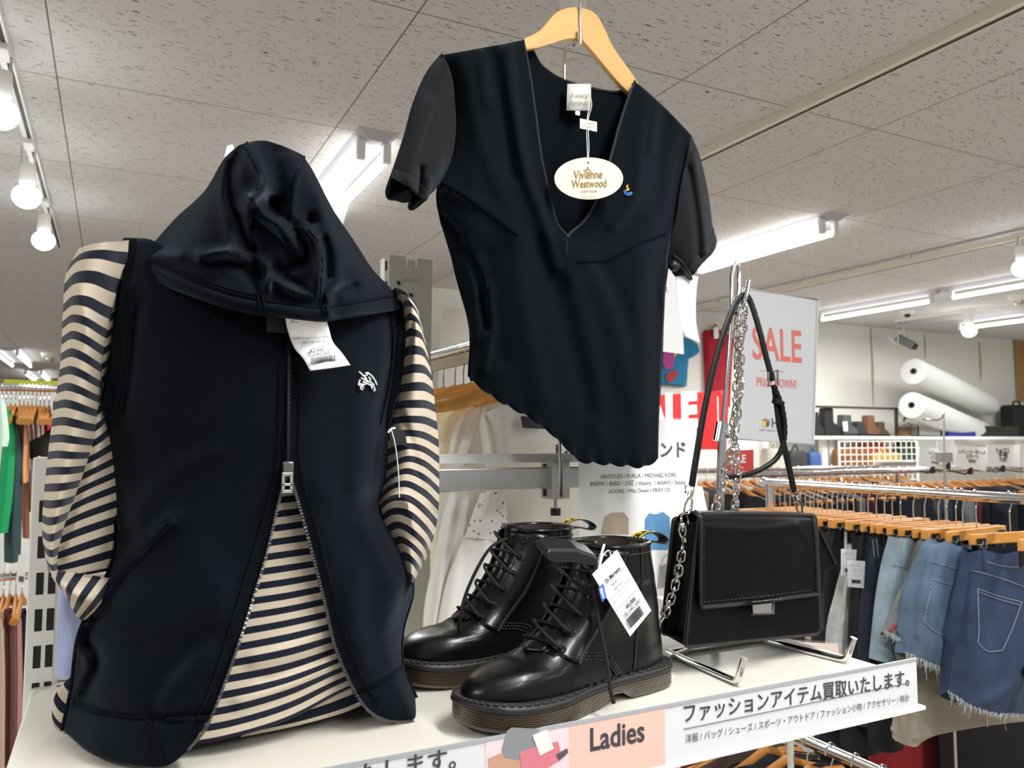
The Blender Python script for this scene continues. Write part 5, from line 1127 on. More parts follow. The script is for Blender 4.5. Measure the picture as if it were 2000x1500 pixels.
# hangers: wooden arms in the plane across the rail, steel hook over it
def make_hanger(label, w=.21, m=WOOD, drop=.085, clips=False, pitch=.06):
    h = thing('clip_hanger' if clips else 'wooden_hanger', (0, 0, 0), label, 'hanger')
    mb = MB().tube(curve([(-.017, 0, -.012), (-.014, 0, .006), (0, 0, .0165), (.014, 0, .008), (.016, 0, -.008), (.006, 0, -.03), (0, 0, -.05), (0, 0, -drop)], 26), .0019, 7)
    mb.build('hook', CHROME, h)
    if clips:
        MB().box((-w, -.006, -drop - .032), (w, .006, -drop)).build('bar', m, h, smooth=False, bevel=.003)
        for s_ in (-1, 1):
            x = s_ * (w - .035); c = MB().box((x - .017, -.012, -drop - .08), (x + .017, -.007, -drop - .012)).box((x - .017, .007, -drop - .08), (x + .017, .012, -drop - .012)).build('clip', BLACK_PLASTIC, h, smooth=False, bevel=.002)
            MB().tube([(x - .018, -.012, -drop - .03), (x - .018, .012, -drop - .03), (x + .018, .012, -drop - .03), (x + .018, -.012, -drop - .03)], .0018, 6, closed=True).tube([(x - .012, -.014, -drop - .038), (x, -.016, -drop - .02), (x + .012, -.014, -drop - .038)], .0018, 6).build('clip_spring', CHROME, c)
    else:
        mb = MB(); P = []
        for x in np.linspace(-w, w, 25):
            a = abs(x) / w; zc = -drop + .012 - pitch * (1.6 * a - .6 * a * a) ** 1.15 ; hh = .021 - .009 * a; th = .0075 + .006 * a * a
            P.append([Vector((x, th * math.sin(q), zc - hh + hh * math.cos(q))) for q in np.linspace(0, 2 * math.pi, 11)[:-1]])
        mb.grid(P, closed=True).add(P[0], [tuple(range(10))]).add(P[-1], [tuple(range(10))[::-1]]).build('arms', m, h)
    return h
def place(src, first, loc, rz, label, group=None):
    if first: src.location = loc; src.rotation_euler = (0, 0, rz); src['label'] = label; o = src
    else: o = dup(src, loc, rz, label)
    if group: o['group'] = group
    return o
# white rack: hooks over the rail
wh = make_hanger('', w=.17, drop=.094)
wys = [1.545, 1.6, 1.642, 1.69, 1.722, 1.77, 1.822, 1.9, 1.982, 2.1]
for i, y in enumerate(wys):
    place(wh, i == 0, (RXW + .01, y, ZR), math.radians(random.uniform(-8, 8)), 'wooden hanger on the white clothes rack, %s from its near end' % ordinal(i), 'hangers of the white clothes rack')
def cloth(name, rows, m, label, cat, group=None, folds=(), nu=50, nv=36, th=.003, part=None):
    t = thing(name, hy(*rows[0][len(rows[0]) // 2]), label, cat, group)
    G, s_ = patch(rows, nu, nv, folds); MB().grid(world(G)).build(part or 'cloth', m, t, solid=th, offset=0); return t, G
WH = [mat('white cotton', 'f6f5f0', .9, bump=.15, bscale=150), mat('ivory cotton', 'f2ecd8', .9, bump=.15, bscale=150), mat('grey white knit', 'e8e6de', .95, bump=.5, bscale=250), mat('cream satin', 'f3ebca', .6), mat('offwhite linen', 'f2f0e6', .9, bump=.3, bscale=200)]
def wr(xs, Y0, top, bots, bulge=.03):
    """shoulder line 'top' then rows down; every row five points"""
    out = []
    for row in [top] + bots:
        out.append([(x, y, Y0 - bulge * b) for (x, y), b in zip(row, (0, .8, 1, .8, .3))])
    return out
lab = 'white garment on the rack behind the clamped bar, '
cloth('blouse', wr(0, 1.56, [(942, 812), (962, 800), (985, 790), (1040, 780), (1135, 800)], [[(938, 832), (965, 838), (1000, 840), (1060, 845), (1137, 850)], [(945, 890), (975, 890), (1010, 895), (1065, 900), (1138, 905)], [(962, 980), (985, 985), (1020, 990), (1070, 995), (1138, 1000)], [(965, 1240), (990, 1245), (1025, 1245), (1075, 1245), (1138, 1245)]]), WH[4], 'plain offwhite blouse nearest on the white rack, beside the poster stand', 'blouse',
      folds=[([(945, 815), (955, 850), (962, 890)], .012, 5), ([(985, 800), (990, 900)], .008, 14)])
dk = thing('dark_tag', hy(1035, 832, 1.5), 'dark plastic tag on the offwhite blouse beside the wavy hem', 'tag')
MB().poly([hy(x, y, 1.515) for x, y in rounded([(1018, 812), (1070, 820), (1070, 838), (1022, 836)], 4)], (0, .004, 0)).build('plate', mat('smoked plastic', '3b3c3d', .4), dk, smooth=False)
cloth('knit_cardigan', wr(0, 1.66, [(928, 806), (938, 796), (950, 790), (985, 785), (1020, 790)], [[(912, 840), (925, 836), (940, 840), (975, 842), (1010, 845)], [(893, 890), (912, 892), (930, 895), (970, 895), (1010, 898)], [(870, 980), (900, 985), (925, 990), (965, 990), (1010, 990)], [(840, 1240), (880, 1245), (920, 1245), (965, 1245), (1010, 1245)]]), WH[2], 'grey-white knit cardigan second on the white rack behind the offwhite blouse', 'cardigan',
      folds=[([(942, 798), (925, 850), (908, 900)], .014, 6), ([(955, 800), (942, 890)], -.012, 6)])
cloth('shirt', wr(0, 1.74, [(898, 818), (912, 806), (928, 796), (960, 790), (990, 795)], [[(886, 845), (898, 840), (914, 845), (945, 848), (985, 850)], [(876, 890), (892, 892), (906, 895), (940, 898), (985, 900)], [(860, 980), (880, 985), (900, 990), (940, 990), (985, 990)], [(832, 1240), (860, 1245), (895, 1245), (940, 1245), (985, 1245)]]), WH[0], 'white cotton shirt third on the white rack, beside the striped sleeve', 'shirt',
      folds=[([(905, 815), (893, 850), (884, 900)], .014, 6)])
cloth('jacket', wr(0, 1.84, [(858, 830), (872, 816), (892, 800), (930, 792), (960, 800)], [[(852, 870), (866, 862), (882, 866), (915, 870), (955, 872)], [(848, 900), (862, 900), (878, 905), (915, 905), (955, 908)], [(840, 980), (855, 985), (875, 990), (915, 990), (955, 990)], [(825, 1240), (850, 1245), (875, 1245), (915, 1245), (955, 1245)]]), WH[3], 'pale cream satin jacket fourth on the white rack, showing its collar', 'jacket')
cloth('shirt', wr(0, 2.0, [(838, 800), (850, 782), (872, 770), (900, 775), (925, 790)], [[(834, 840), (850, 830), (870, 830), (900, 835), (925, 840)], [(834, 890), (850, 890), (870, 890), (900, 895), (925, 895)], [(834, 980), (850, 985), (870, 985), (900, 985), (925, 985)], [(834, 1200), (850, 1205), (870, 1205), (900, 1205), (925, 1205)]]), WH[1], 'ivory shirt farthest on the white rack, against the notched end plate', 'shirt')
# lace piece hanging lower in front of the others
lm = mat('white lace', 'efeee8', .9)
nt = lm.node_tree; bs = nt.nodes['Principled BSDF']; tcn = nt.nodes.new('ShaderNodeTexCoord'); vo = nt.nodes.new('ShaderNodeTexVoronoi'); vo.inputs['Scale'].default_value = 75
cmp_ = nt.nodes.new('ShaderNodeMapRange'); cmp_.inputs[1].default_value = .16; cmp_.inputs[2].default_value = .24; cmp_.inputs[3].default_value = .0; cmp_.inputs[4].default_value = 1
nt.links.new(tcn.outputs['Object'], vo.inputs['Vector']); nt.links.new(vo.outputs['Distance'], cmp_.inputs[0]); nt.links.new(cmp_.outputs[0], bs.inputs['Alpha'])
t, G = cloth('lace_dress', wr(0, 1.52, [(938, 965), (955, 955), (970, 950), (980, 952), (985, 956)], [[(925, 1000), (945, 998), (965, 996), (982, 998), (990, 1004)], [(908, 1050), (930, 1052), (950, 1054), (972, 1058), (992, 1050)]]), lm, 'white dress with lace bodice behind the laced boots', 'dress', part='lace_bodice')
G, s_ = patch(wr(0, 1.53, [(906, 1046), (930, 1050), (950, 1052), (972, 1056), (993, 1048)], [[(890, 1090), (920, 1092), (950, 1095), (985, 1098), (1010, 1090)], [(868, 1150), (905, 1155), (945, 1158), (985, 1158), (1020, 1150)], [(850, 1250), (895, 1255), (940, 1258), (985, 1258), (1030, 1255)]]), 30, 30, [([(900, 1060), (885, 1150), (870, 1240)], .012, 10), ([(950, 1060), (935, 1250)], .012, 12), ([(985, 1060), (985, 1250)], .01, 12)])
MB().grid(world(G)).build('skirt', WH[0], t, solid=.003, offset=0)
cloth('slip_dress', wr(0, 1.58, [(880, 962), (905, 958), (925, 956), (945, 958), (955, 962)], [[(868, 1000), (890, 1000), (910, 1000), (930, 1002), (945, 1005)], [(846, 1100), (868, 1100), (890, 1102), (915, 1104), (935, 1104)], [(830, 1180), (850, 1182), (872, 1184), (900, 1184), (925, 1184)], [(826, 1250), (845, 1252), (866, 1254), (896, 1254), (920, 1254)]]), WH[0], 'plain white slip dress between lace dress and striped sleeve', 'dress', folds=[([(890, 970), (868, 1080), (850, 1230)], .014, 8), ([(915, 980), (898, 1100), (885, 1240)], .014, 8)])
MB_ = None
# blue cloth behind the slotted post
cloth('blue_shirt', [[(102, 890, 1.395), (120, 886, 1.39), (140, 888, 1.39), (158, 892, 1.395)], [(100, 1000, 1.44), (120, 1000, 1.42), (140, 1000, 1.42), (158, 1000, 1.43)], [(100, 1118, 1.5), (120, 1112, 1.47), (140, 1115, 1.46), (158, 1120, 1.48)], [(100, 1180, 1.5), (120, 1180, 1.46), (142, 1182, 1.47), (160, 1184, 1.48)], [(102, 1250, 1.5), (124, 1250, 1.47), (142, 1252, 1.46), (160, 1254, 1.48)], [(104, 1330, 1.5), (124, 1330, 1.46), (142, 1330, 1.47), (160, 1330, 1.48)]], mat('light blue cotton', 'aab6dd', .9), 'light blue cloth hanging behind the white slotted post', 'shirt')
# ================================================================== denim rack
RXJ = 2.41
ja = hx(2000, 976, RXJ); ZJ = hx(1966, 973, RXJ).z
jr = thing('clothes_rail', (RXJ, 2.3, 0), 'long chrome rail holding the denim shorts and trousers on clip hangers', 'clothes rail')
YE = hx(1492, 941, RXJ).y
MB().cyl((RXJ, .95, ZJ), (RXJ, YE, ZJ), .016, 16).ball((RXJ, YE, ZJ), .022, 12, 8).build('rail', CHROME, jr)
for y in (1.0, YE - .03): MB().cyl((RXJ, y, 0), (RXJ, y, ZJ), .016, 14).build('post', CHROME, jr)
hookx = [2040, 1966, 1900, 1874, 1861, 1843, 1827, 1800, 1778, 1753, 1737, 1722, 1706, 1690, 1676, 1662, 1650, 1640, 1630, 1620, 1610, 1600, 1592, 1584, 1577, 1568, 1558, 1548, 1538, 1528, 1518, 1508, 1500]
CH = make_hanger('', w=.17, m=WOOD, drop=.105, clips=True)
JY = []
nearn = 'nearest the frame edge'
for i, x in enumerate(hookx):
    y = hx(x, 976 + .068 * (x - 2000), RXJ).y; JY.append(y)
    place(CH, i == 0, (RXJ + .012, y, ZJ + .004), math.radians(random.uniform(-7, 7) + (6 if i == 2 else 0)), 'wooden clip hanger on the denim rail, %s' % ('second at the near end' if i == 1 else nearn if i == 0 else ordinal(i) + ' counted from the near end'))
def denim(name, h, stitch='b08a55'):
    return mat(name, h, .85, bump=.5, bscale=500, vary=.22, vscale=14)
DD, DM, DL, DN, DG = denim('dark blue denim', '30405c'), denim('mid blue denim', '5a7088'), denim('pale blue denim', '889aa6'), denim('navy denim', '1b2233'), denim('grey denim', '6b6a68')
SAGE = denim('sage grey denim', '7d8785')
STH = mat('denim stitch', '8c97a6', .8)
def garment(name, rows, m, label, cat, folds=(), nu=40, nv=30, back=True):
    t = thing(name, hy(*rows[0][len(rows[0]) // 2]), label, cat, 'clothes on the denim rail')
    G, s_ = patch(rows, nu, nv, folds)
    MB().grid(tube_back(G, 1.0), closed=True).build('body', m, t); return t, G
def stit(t, G, pts, nm='stitching', r=.0012, m=None): return MB().tube(on_patch(G, pts, .004), r, 5).build(nm, m or STH, t)
def fringe(t, pts, m, seed, ln=14, n=26):
    r = random.Random(seed); q = curve(pts, n); mb = MB()
    for p in q:
        for k in range(3):
            x, y, Y = p; l = ln * r.uniform(.3, 1) * (2.6 if r.random() < .1 else 1); dx = r.uniform(-4, 4)
            mb.tube([hy(x + r.uniform(-4, 4), y - 3, Y - .004), hy(x + dx, y + l * .5, Y - .006), hy(x + dx + r.uniform(-4, 4), y + l, Y - .004)], .0007, 4)
    return mb.build('frayed_hem', m, t)
FR_ = mat('pale denim threads', 'b9bfbf', .9)
def loopm(t, G, a, b, m, r=.005): return MB().tube(on_patch(G, [a, b], .008, 6), r, 6).build('belt_loop', m, t)
Y1, Y2, Y3 = JY[1], JY[2], JY[3]
# dark blue cut-off shorts nearest
t, G = garment('denim_shorts', [[(1890, 1080, Y1), (1920, 1074, Y1 - .03), (1960, 1082, Y1 - .04), (2000, 1074, Y1 - .04), (2060, 1080, Y1)], [(1892, 1116, Y1), (1920, 1112, Y1 - .04), (1960, 1118, Y1 - .05), (2005, 1116, Y1 - .05), (2070, 1118, Y1)], [(1880, 1200, Y1), (1915, 1200, Y1 - .05), (1960, 1205, Y1 - .06), (2010, 1210, Y1 - .06), (2080, 1210, Y1)],
    [(1862, 1290, Y1), (1905, 1300, Y1 - .05), (1955, 1310, Y1 - .06), (2010, 1305, Y1 - .06), (2090, 1300, Y1)], [(1851, 1352, Y1), (1890, 1376, Y1 - .04), (1940, 1394, Y1 - .05), (1985, 1396, Y1 - .05), (2090, 1380, Y1)]], DD, 'dark blue cut-off denim shorts with back pocket, nearest on the rail', 'shorts',
    [([(1990, 1330), (1930, 1370)], .012, 10), ([(1900, 1120), (1890, 1250)], .008, 10)])
for p in ([(1898, 1114), (1950, 1128), (2000, 1146)], [(1910, 1150), (1912, 1230), (1910, 1256)], [(1910, 1150), (1950, 1164), (1996, 1176)], [(1910, 1256), (1930, 1272), (1958, 1270)], [(1996, 1176), (1976, 1230), (1958, 1270)], [(1912, 1156), (1950, 1170), (1994, 1182)], [(1920, 1095), (1960, 1106), (2000, 1108)]): stit(t, G, p)
loopm(t, G, (1922, 1068), (1924, 1112), DD); fringe(t, [(1853, 1352, Y1 - .02), (1890, 1376, Y1 - .045), (1940, 1394, Y1 - .055), (1985, 1396, Y1 - .055)], FR_, 3, 12)
# mid blue frayed shorts
t, G = garment('denim_shorts', [[(1838, 1060, Y2), (1850, 1056, Y2 - .03), (1870, 1066, Y2 - .04), (1885, 1066, Y2 - .04), (1930, 1066, Y2)], [(1815, 1076, Y2), (1835, 1080, Y2 - .04), (1862, 1095, Y2 - .05), (1885, 1096, Y2 - .05), (1930, 1096, Y2)], [(1790, 1150, Y2), (1820, 1160, Y2 - .05), (1850, 1170, Y2 - .06), (1880, 1170, Y2 - .06), (1925, 1170, Y2)],
    [(1778, 1220, Y2), (1812, 1240, Y2 - .05), (1845, 1250, Y2 - .06), (1872, 1250, Y2 - .06), (1920, 1250, Y2)], [(1768, 1276, Y2), (1795, 1288, Y2 - .04), (1825, 1300, Y2 - .05), (1852, 1310, Y2 - .05), (1910, 1310, Y2)]], DM, 'mid blue denim shorts with frayed hem, second on the rail', 'shorts', [([(1815, 1070), (1800, 1150), (1790, 1240)], .01, 8)])
for p in ([(1822, 1130), (1845, 1138), (1868, 1144)], [(1822, 1130), (1812, 1180), (1804, 1214)], [(1804, 1214), (1822, 1230), (1840, 1240)], [(1866, 1140), (1868, 1180), (1864, 1230), (1840, 1240)], [(1816, 1096), (1846, 1104), (1870, 1112)], [(1874, 1100), (1878, 1160), (1868, 1210)]): stit(t, G, p)
loopm(t, G, (1880, 1076), (1872, 1112), DM); fringe(t, [(1770, 1276, Y2 - .02), (1795, 1288, Y2 - .045), (1825, 1300, Y2 - .05), (1852, 1310, Y2 - .055)], FR_, 5, 16)
# sage shorts with red flowers
y3 = JY[4]
t, G = garment('denim_shorts', [[(1815, 1062, y3), (1822, 1060, y3 - .02), (1830, 1062, y3 - .03), (1850, 1066, y3)], [(1800, 1088, y3), (1812, 1092, y3 - .03), (1826, 1096, y3 - .03), (1850, 1098, y3)], [(1762, 1160, y3), (1785, 1170, y3 - .03), (1808, 1178, y3 - .03), (1845, 1182, y3)], [(1726, 1232, y3), (1755, 1248, y3 - .03), (1785, 1256, y3 - .03), (1840, 1262, y3)]], SAGE, 'sage grey shorts scattered with small red flowers, third on the rail', 'shorts')
fringe(t, [(1728, 1234, y3 - .02), (1755, 1248, y3 - .035), (1768, 1252, y3 - .03)], FR_, 7, 7)
RED = mat('red print', 'c4474f', .8)
mb = MB()
for x, y in ((1793, 1132), (1780, 1176), (1786, 1192), (1748, 1222), (1740, 1230), (1760, 1178), (1800, 1110)):
    for k in range(5):
        a = k * 1.257; q = on_patch(G, [(x, y), (x + 5 * math.cos(a), y + 5 * math.sin(a))], .005, 3); mb.tube(q, [.001, .003, .0012], 5)
mb.build('flower_print', RED, t)
y4 = JY[5]
garment('shorts', [[(1786, 1060, y4), (1796, 1054, y4 - .02), (1806, 1054, y4 - .03), (1830, 1062, y4)], [(1770, 1100, y4), (1784, 1102, y4 - .03), (1800, 1104, y4 - .03), (1825, 1106, y4)], [(1762, 1150, y4), (1776, 1152, y4 - .03), (1792, 1154, y4 - .03), (1815, 1156, y4)], [(1750, 1262, y4), (1765, 1264, y4 - .03), (1782, 1266, y4 - .03), (1810, 1268, y4)]], DG, 'plain grey shorts fourth on the rail behind the red-flowered pair', 'shorts')
y5 = JY[6]
t, G = garment('denim_shorts', [[(1748, 1054, y5), (1758, 1050, y5 - .02), (1775, 1052, y5 - .03), (1800, 1056, y5)], [(1740, 1100, y5), (1754, 1104, y5 - .03), (1772, 1106, y5 - .03), (1800, 1108, y5)], [(1722, 1170, y5), (1742, 1176, y5 - .03), (1764, 1178, y5 - .03), (1795, 1180, y5)], [(1706, 1288, y5), (1730, 1294, y5 - .03), (1755, 1296, y5 - .03), (1790, 1298, y5)]], DL, 'pale washed denim shorts fifth on the rail beside the navy jeans', 'shorts')
for p in ([(1756, 1058), (1752, 1090), (1750, 1096)], [(1762, 1058), (1758, 1098)], [(1742, 1102), (1756, 1106), (1772, 1108)], [(1758, 1130), (1752, 1170), (1744, 1210)]): stit(t, G, p)
y6 = JY[9]
t, G = garment('jeans', [[(1702, 1048, y6), (1714, 1046, y6 - .02), (1726, 1048, y6 - .03), (1752, 1052, y6)], [(1694, 1090, y6), (1710, 1092, y6 - .03), (1726, 1092, y6 - .03), (1752, 1094, y6)], [(1684, 1180, y6), (1704, 1182, y6 - .03), (1722, 1182, y6 - .03), (1748, 1184, y6)], [(1680, 1310, y6), (1700, 1312, y6 - .03), (1720, 1312, y6 - .03), (1746, 1314, y6)], [(1680, 1420, y6), (1700, 1422, y6 - .03), (1720, 1424, y6 - .03), (1744, 1424, y6)]], DN, 'navy denim jeans hanging between pale shorts and white price cards', 'jeans')
stit(t, G, [(1722, 1122), (1724, 1160)], m=mat('tan stitch', '8a7a5c', .8)); stit(t, G, [(1704, 1054), (1708, 1088)]); stit(t, G, [(1712, 1052), (1716, 1088)])
y7 = JY[12]
garment('trousers', [[(1660, 1042, y7), (1668, 1040, y7 - .02), (1678, 1042, y7 - .02), (1700, 1046, y7)], [(1656, 1090, y7), (1666, 1092, y7 - .02), (1678, 1094, y7 - .02), (1696, 1096, y7)], [(1646, 1160, y7), (1658, 1164, y7 - .025), (1672, 1166, y7 - .025), (1690, 1168, y7)], [(1634, 1240, y7), (1646, 1244, y7 - .025), (1662, 1246, y7 - .025), (1684, 1248, y7)], [(1632, 1330, y7), (1644, 1334, y7 - .025), (1660, 1334, y7 - .025), (1680, 1336, y7)]], mat('grey striped cotton', 'b5b6b6', .9, vary=.2, vscale=30), 'pale grey striped trousers below the white price cards', 'trousers', [([(1658, 1100), (1648, 1200), (1642, 1300)], .01, 4)])
y8 = JY[10]
garment('trousers', [[(1678, 1048, y8), (1684, 1046, y8 - .02), (1690, 1048, y8 - .02), (1710, 1050, y8)], [(1674, 1100, y8), (1682, 1102, y8 - .02), (1690, 1102, y8 - .02), (1708, 1104, y8)], [(1668, 1200, y8), (1678, 1202, y8 - .02), (1688, 1202, y8 - .02), (1704, 1204, y8)], [(1662, 1400, y8), (1674, 1402, y8 - .02), (1686, 1402, y8 - .02), (1700, 1404, y8)]], mat('black wool', '0e0f12', .9), 'black trousers squeezed between pale striped trousers and navy jeans', 'trousers')
y9 = JY[15]
garment('skirt', [[(1618, 1016, y9), (1630, 1014, y9 - .03), (1642, 1016, y9 - .03), (1664, 1020, y9)], [(1608, 1060, y9), (1624, 1062, y9 - .03), (1642, 1064, y9 - .03), (1664, 1066, y9)], [(1600, 1140, y9), (1618, 1142, y9 - .035), (1638, 1144, y9 - .035), (1660, 1146, y9)], [(1596, 1240, y9), (1616, 1242, y9 - .035), (1636, 1244, y9 - .035), (1655, 1246, y9)], [(1594, 1330, y9), (1612, 1332, y9 - .035), (1632, 1334, y9 - .035), (1650, 1336, y9)]], mat('black twill', '131417', .85, bump=.3), 'black twill skirt beside the black bag, near the plaid trousers', 'skirt', [([(1632, 1024), (1626, 1060)], .008, 3)])
y10 = JY[19]
PL = mat('plaid cotton', '9a8f8c', .9); nt = PL.node_tree; bs = nt.nodes['Principled BSDF']; tc = nt.nodes.new('ShaderNodeTexCoord'); wv = []
for rot in ((0, 0), (0, 1.5708)):
    w = nt.nodes.new('ShaderNodeTexWave'); w.inputs['Scale'].default_value = 14; w.bands_direction = 'X' if not rot[1] else 'Z'; nt.links.new(tc.outputs['Object'], w.inputs['Vector']); wv.append(w)
m_ = nt.nodes.new('ShaderNodeMath'); m_.operation = 'ADD'; nt.links.new(wv[0].outputs['Fac'], m_.inputs[0]); nt.links.new(wv[1].outputs['Fac'], m_.inputs[1])
rp_ = nt.nodes.new('ShaderNodeValToRGB'); rp_.color_ramp.elements[0].color = rgb('3a3538'); rp_.color_ramp.elements[1].color = rgb('c9bdb8'); rp_.color_ramp.elements[0].position = .3; rp_.color_ramp.elements[1].position = .9
h_ = nt.nodes.new('ShaderNodeMath'); h_.operation = 'MULTIPLY'; h_.inputs[1].default_value = .5; nt.links.new(m_.outputs[0], h_.inputs[0]); nt.links.new(h_.outputs[0], rp_.inputs[0]); nt.links.new(rp_.outputs[0], bs.inputs['Base Color'])
garment('trousers', [[(1592, 1010, y10), (1602, 1006, y10 - .02), (1612, 1008, y10 - .02), (1630, 1012, y10)], [(1588, 1050, y10), (1600, 1052, y10 - .025), (1612, 1054, y10 - .025), (1626, 1056, y10)], [(1584, 1150, y10), (1596, 1152, y10 - .025), (1606, 1154, y10 - .025), (1620, 1156, y10)], [(1580, 1300, y10), (1592, 1302, y10 - .025), (1602, 1304, y10 - .025), (1616, 1306, y10)]], PL, 'plaid trousers showing at the upper corner of the black bag', 'trousers')
# beige skirt and dark garments hanging lower behind the shorts
y0 = JY[4] + .02
garment('skirt', [[(1745, 1260, y0), (1800, 1262, y0 - .03), (1880, 1268, y0 - .05), (1960, 1270, y0 - .04), (2060, 1270, y0)], [(1755, 1330, y0), (1812, 1340, y0 - .05), (1890, 1345, y0 - .06), (1965, 1345, y0 - .05), (2060, 1340, y0)], [(1758, 1400, y0), (1822, 1410, y0 - .05), (1895, 1412, y0 - .06), (1968, 1405, y0 - .05), (2060, 1400, y0)], [(1766, 1455, y0), (1790, 1458, y0 - .04), (1815, 1440, y0 - .05), (1900, 1422, y0 - .05), (2060, 1398, y0)]], mat('beige linen', 'a39a8a', .9, bump=.3, vary=.08), 'beige linen skirt hanging below the frayed denim shorts', 'skirt', [([(1785, 1330), (1790, 1440)], .012, 10), ([(1830, 1360), (1900, 1380)], .008, 12)])
yd = JY[8]
for k, (x0, x1, yb, lab) in enumerate(((1600, 1660, 1474, 'dark navy trousers hanging below the shelf sign, beside the lower hanger rail'), (1650, 1720, 1476, 'dark navy trousers below the sign, between navy pair and beige skirt'), (1705, 1765, 1470, 'darkest navy trousers next to the beige skirt hem'))):
    yk = yd + .1 * (2 - k)
    garment('trousers', [[(x0, 1300, yk), (x0 + 20, 1300, yk - .03), (x1 - 20, 1302, yk - .03), (x1, 1302, yk)], [(x0, 1400, yk), (x0 + 20, 1402, yk - .03), (x1 - 20, 1402, yk - .03), (x1, 1404, yk)], [(x0 + 2, yb - 8, yk), (x0 + 22, yb, yk - .03), (x1 - 18, yb, yk - .03), (x1, yb - 6, yk)]], mat('dark navy wool %d' % k, ('141a2c', '10131c', '0b0d12')[k], .9), lab, 'trousers', nu=20, nv=16)
for k, (x, y, w, h_, Y) in enumerate(((1643, 1072, 34, 52, JY[12] - .06), (1656, 1094, 34, 52, JY[11] - .07))):
    t = thing('price_tag', hy(x + 16, y, Y), ('white price card tucked behind another, on the grey striped trousers', 'white price card hanging lowest in front of the navy jeans')[k], 'price tag')
    MB().poly([hy(a, b, Y) for a, b in ((x, y), (x + w, y + 2), (x + w - 3, y + h_ + 3), (x, y + h_))], (0, .001, 0)).build('paper_card', PAPER2, t, smooth=False)
    for yy, a, b in ((12, 3, 24), (22, 10, 26), (30, 12, 22)): text('レディース', hy(x + a, y + yy, Y), hy(x + b, y + yy + 1, Y), GREY_INK, t, 'print', nrm=(0, -1, 0), depth=.001)
    barcode(t, hy(x + 7, y + 45, Y), hy(x + 25, y + 46, Y), .012, seed=k + 4)
# chrome sign holder on the rail with L arm
t = thing('sign_holder', hy(1848, 975, 2.0), 'slim chrome sign holder pole with a bent top arm rising from the racks', 'sign holder')
hp = [hy(x, y, 2.1) for x, y in ((1802, 818), (1806, 820), (1834, 820), (1840, 816), (1843, 807))]
MB().tube(hp, .0035, 8).build('arm', CHROME, t)
MB().tube([hy(1843, 806, 2.1), hy(1844, 890, 2.1)], .004, 8).build('upper_rod', CHROME, t); MB().tube([hy(1844, 886, 2.1), hy(1848, 1010, 2.1), Vector((hy(1848, 1010, 2.1).x, 2.1, 0))], .006, 10).build('pole', STEEL, t)
MB().box(hy(1838, 884, 2.09), hy(1850, 902, 2.115)).build('clamp', STEEL, t, smooth=False)
# ================================================================== SALE board
YS = 1.72
sl = thing('sale_board', hy(1520, 868, YS), 'large white SALE price-down board in a clear sleeve behind the bag strap', 'sign')
q = ((1450, 562), (1598, 585), (1589, 868), (1440, 858))
MB().poly([hy(x, y, YS) for x, y in q], (0, .0025, 0)).build('sheet', mat('cool grey print', 'c9ccd0', .45), sl, smooth=False)
MB().poly([hy(x, y, YS - .004) for x, y in q], (0, .0015, 0)).build('clear_sleeve', ac, sl, smooth=False)
MB().tube([hy(x, y, YS - .003) for x, y in q], .0022, 6, closed=True).build('sleeve_edge', mat('clear rim', 'dfe4e8', .2), sl)
CORAL = mat('coral ink', 'd9573f', .6)
def ss(s_, x0, y0, x1, y1, m_=CORAL, tall=1, bold=0): return text(s_, hy(x0, y0, YS), hy(x1, y1, YS), m_, sl, 'lettering', nrm=(0, -1, 0), depth=.001, tall=tall, bold=bold)
ss('SALE', 1470, 700, 1566, 708, tall=1.45, bold=.012); ss('PRICE DOWN!', 1478, 754, 1555, 759, tall=1.5, bold=.012); ss('Ha', 1507, 834, 1527, 835, SIGNINK, bold=.03); ss('THRIFT SPECIAL PRICE SALE', 1482, 842, 1536, 844, GREY_INK)
mb_ = MB().tube([hy(1484, 724, YS - .001), hy(1533, 726, YS - .001)], .0006, 4).build('rule_line', CORAL, sl)
for pts, c, nm in (([(1489, 820), (1495, 817), (1503, 820), (1496, 823)], 'c74a3a', 'logo_top'), ([(1489, 821), (1496, 824), (1496, 835), (1489, 831)], 'e6c52e', 'logo_side'), ([(1496, 824), (1503, 821), (1503, 831), (1496, 835)], '3b3b3a', 'logo_front')):
    MB().poly([hy(x, y, YS - .0012) for x, y in pts], (0, .0004, 0)).build(nm, mat('logo ' + c, c, .5), sl, smooth=False)
for x, y in ((1462, 566), (1588, 584)):
    a = hy(x, y, YS); MB().cyl(a, (a.x, a.y, 2.7), .0004, 5).build('thread', mat('nylon thread', 'bfc2c4', .5), sl)
# ================================================================== wall display: tee, knit, red banners
YW = 5.6
tee = thing('t_shirt', hy(1325, 700, YW), 'teal printed T-shirt pinned to the wall beside the hanging top', 'T-shirt')
G, s_ = patch([[(1262, 660, YW), (1280, 652, YW - .04), (1310, 654, YW - .05), (1340, 660, YW - .04), (1356, 668, YW)], [(1262, 690, YW), (1282, 690, YW - .05), (1310, 692, YW - .06), (1338, 694, YW - .05), (1346, 694, YW)], [(1262, 745, YW), (1282, 748, YW - .05), (1306, 750, YW - .06), (1332, 753, YW - .05), (1341, 755, YW)]], 24, 24)
MB().grid(tube_back(G, .3), closed=True).build('body', mat('teal cotton', '2277a0', .9), tee)
G2, s_ = patch([[(1338, 660, YW - .02), (1350, 664, YW - .03), (1362, 672, YW)], [(1342, 690, YW - .02), (1352, 686, YW - .03), (1365, 680, YW)], [(1346, 700, YW - .02), (1355, 696, YW - .02), (1366, 688, YW)]], 10, 10)
MB().grid(tube_back(G2, .5), closed=True).build('sleeve', MATS['teal cotton'], tee)
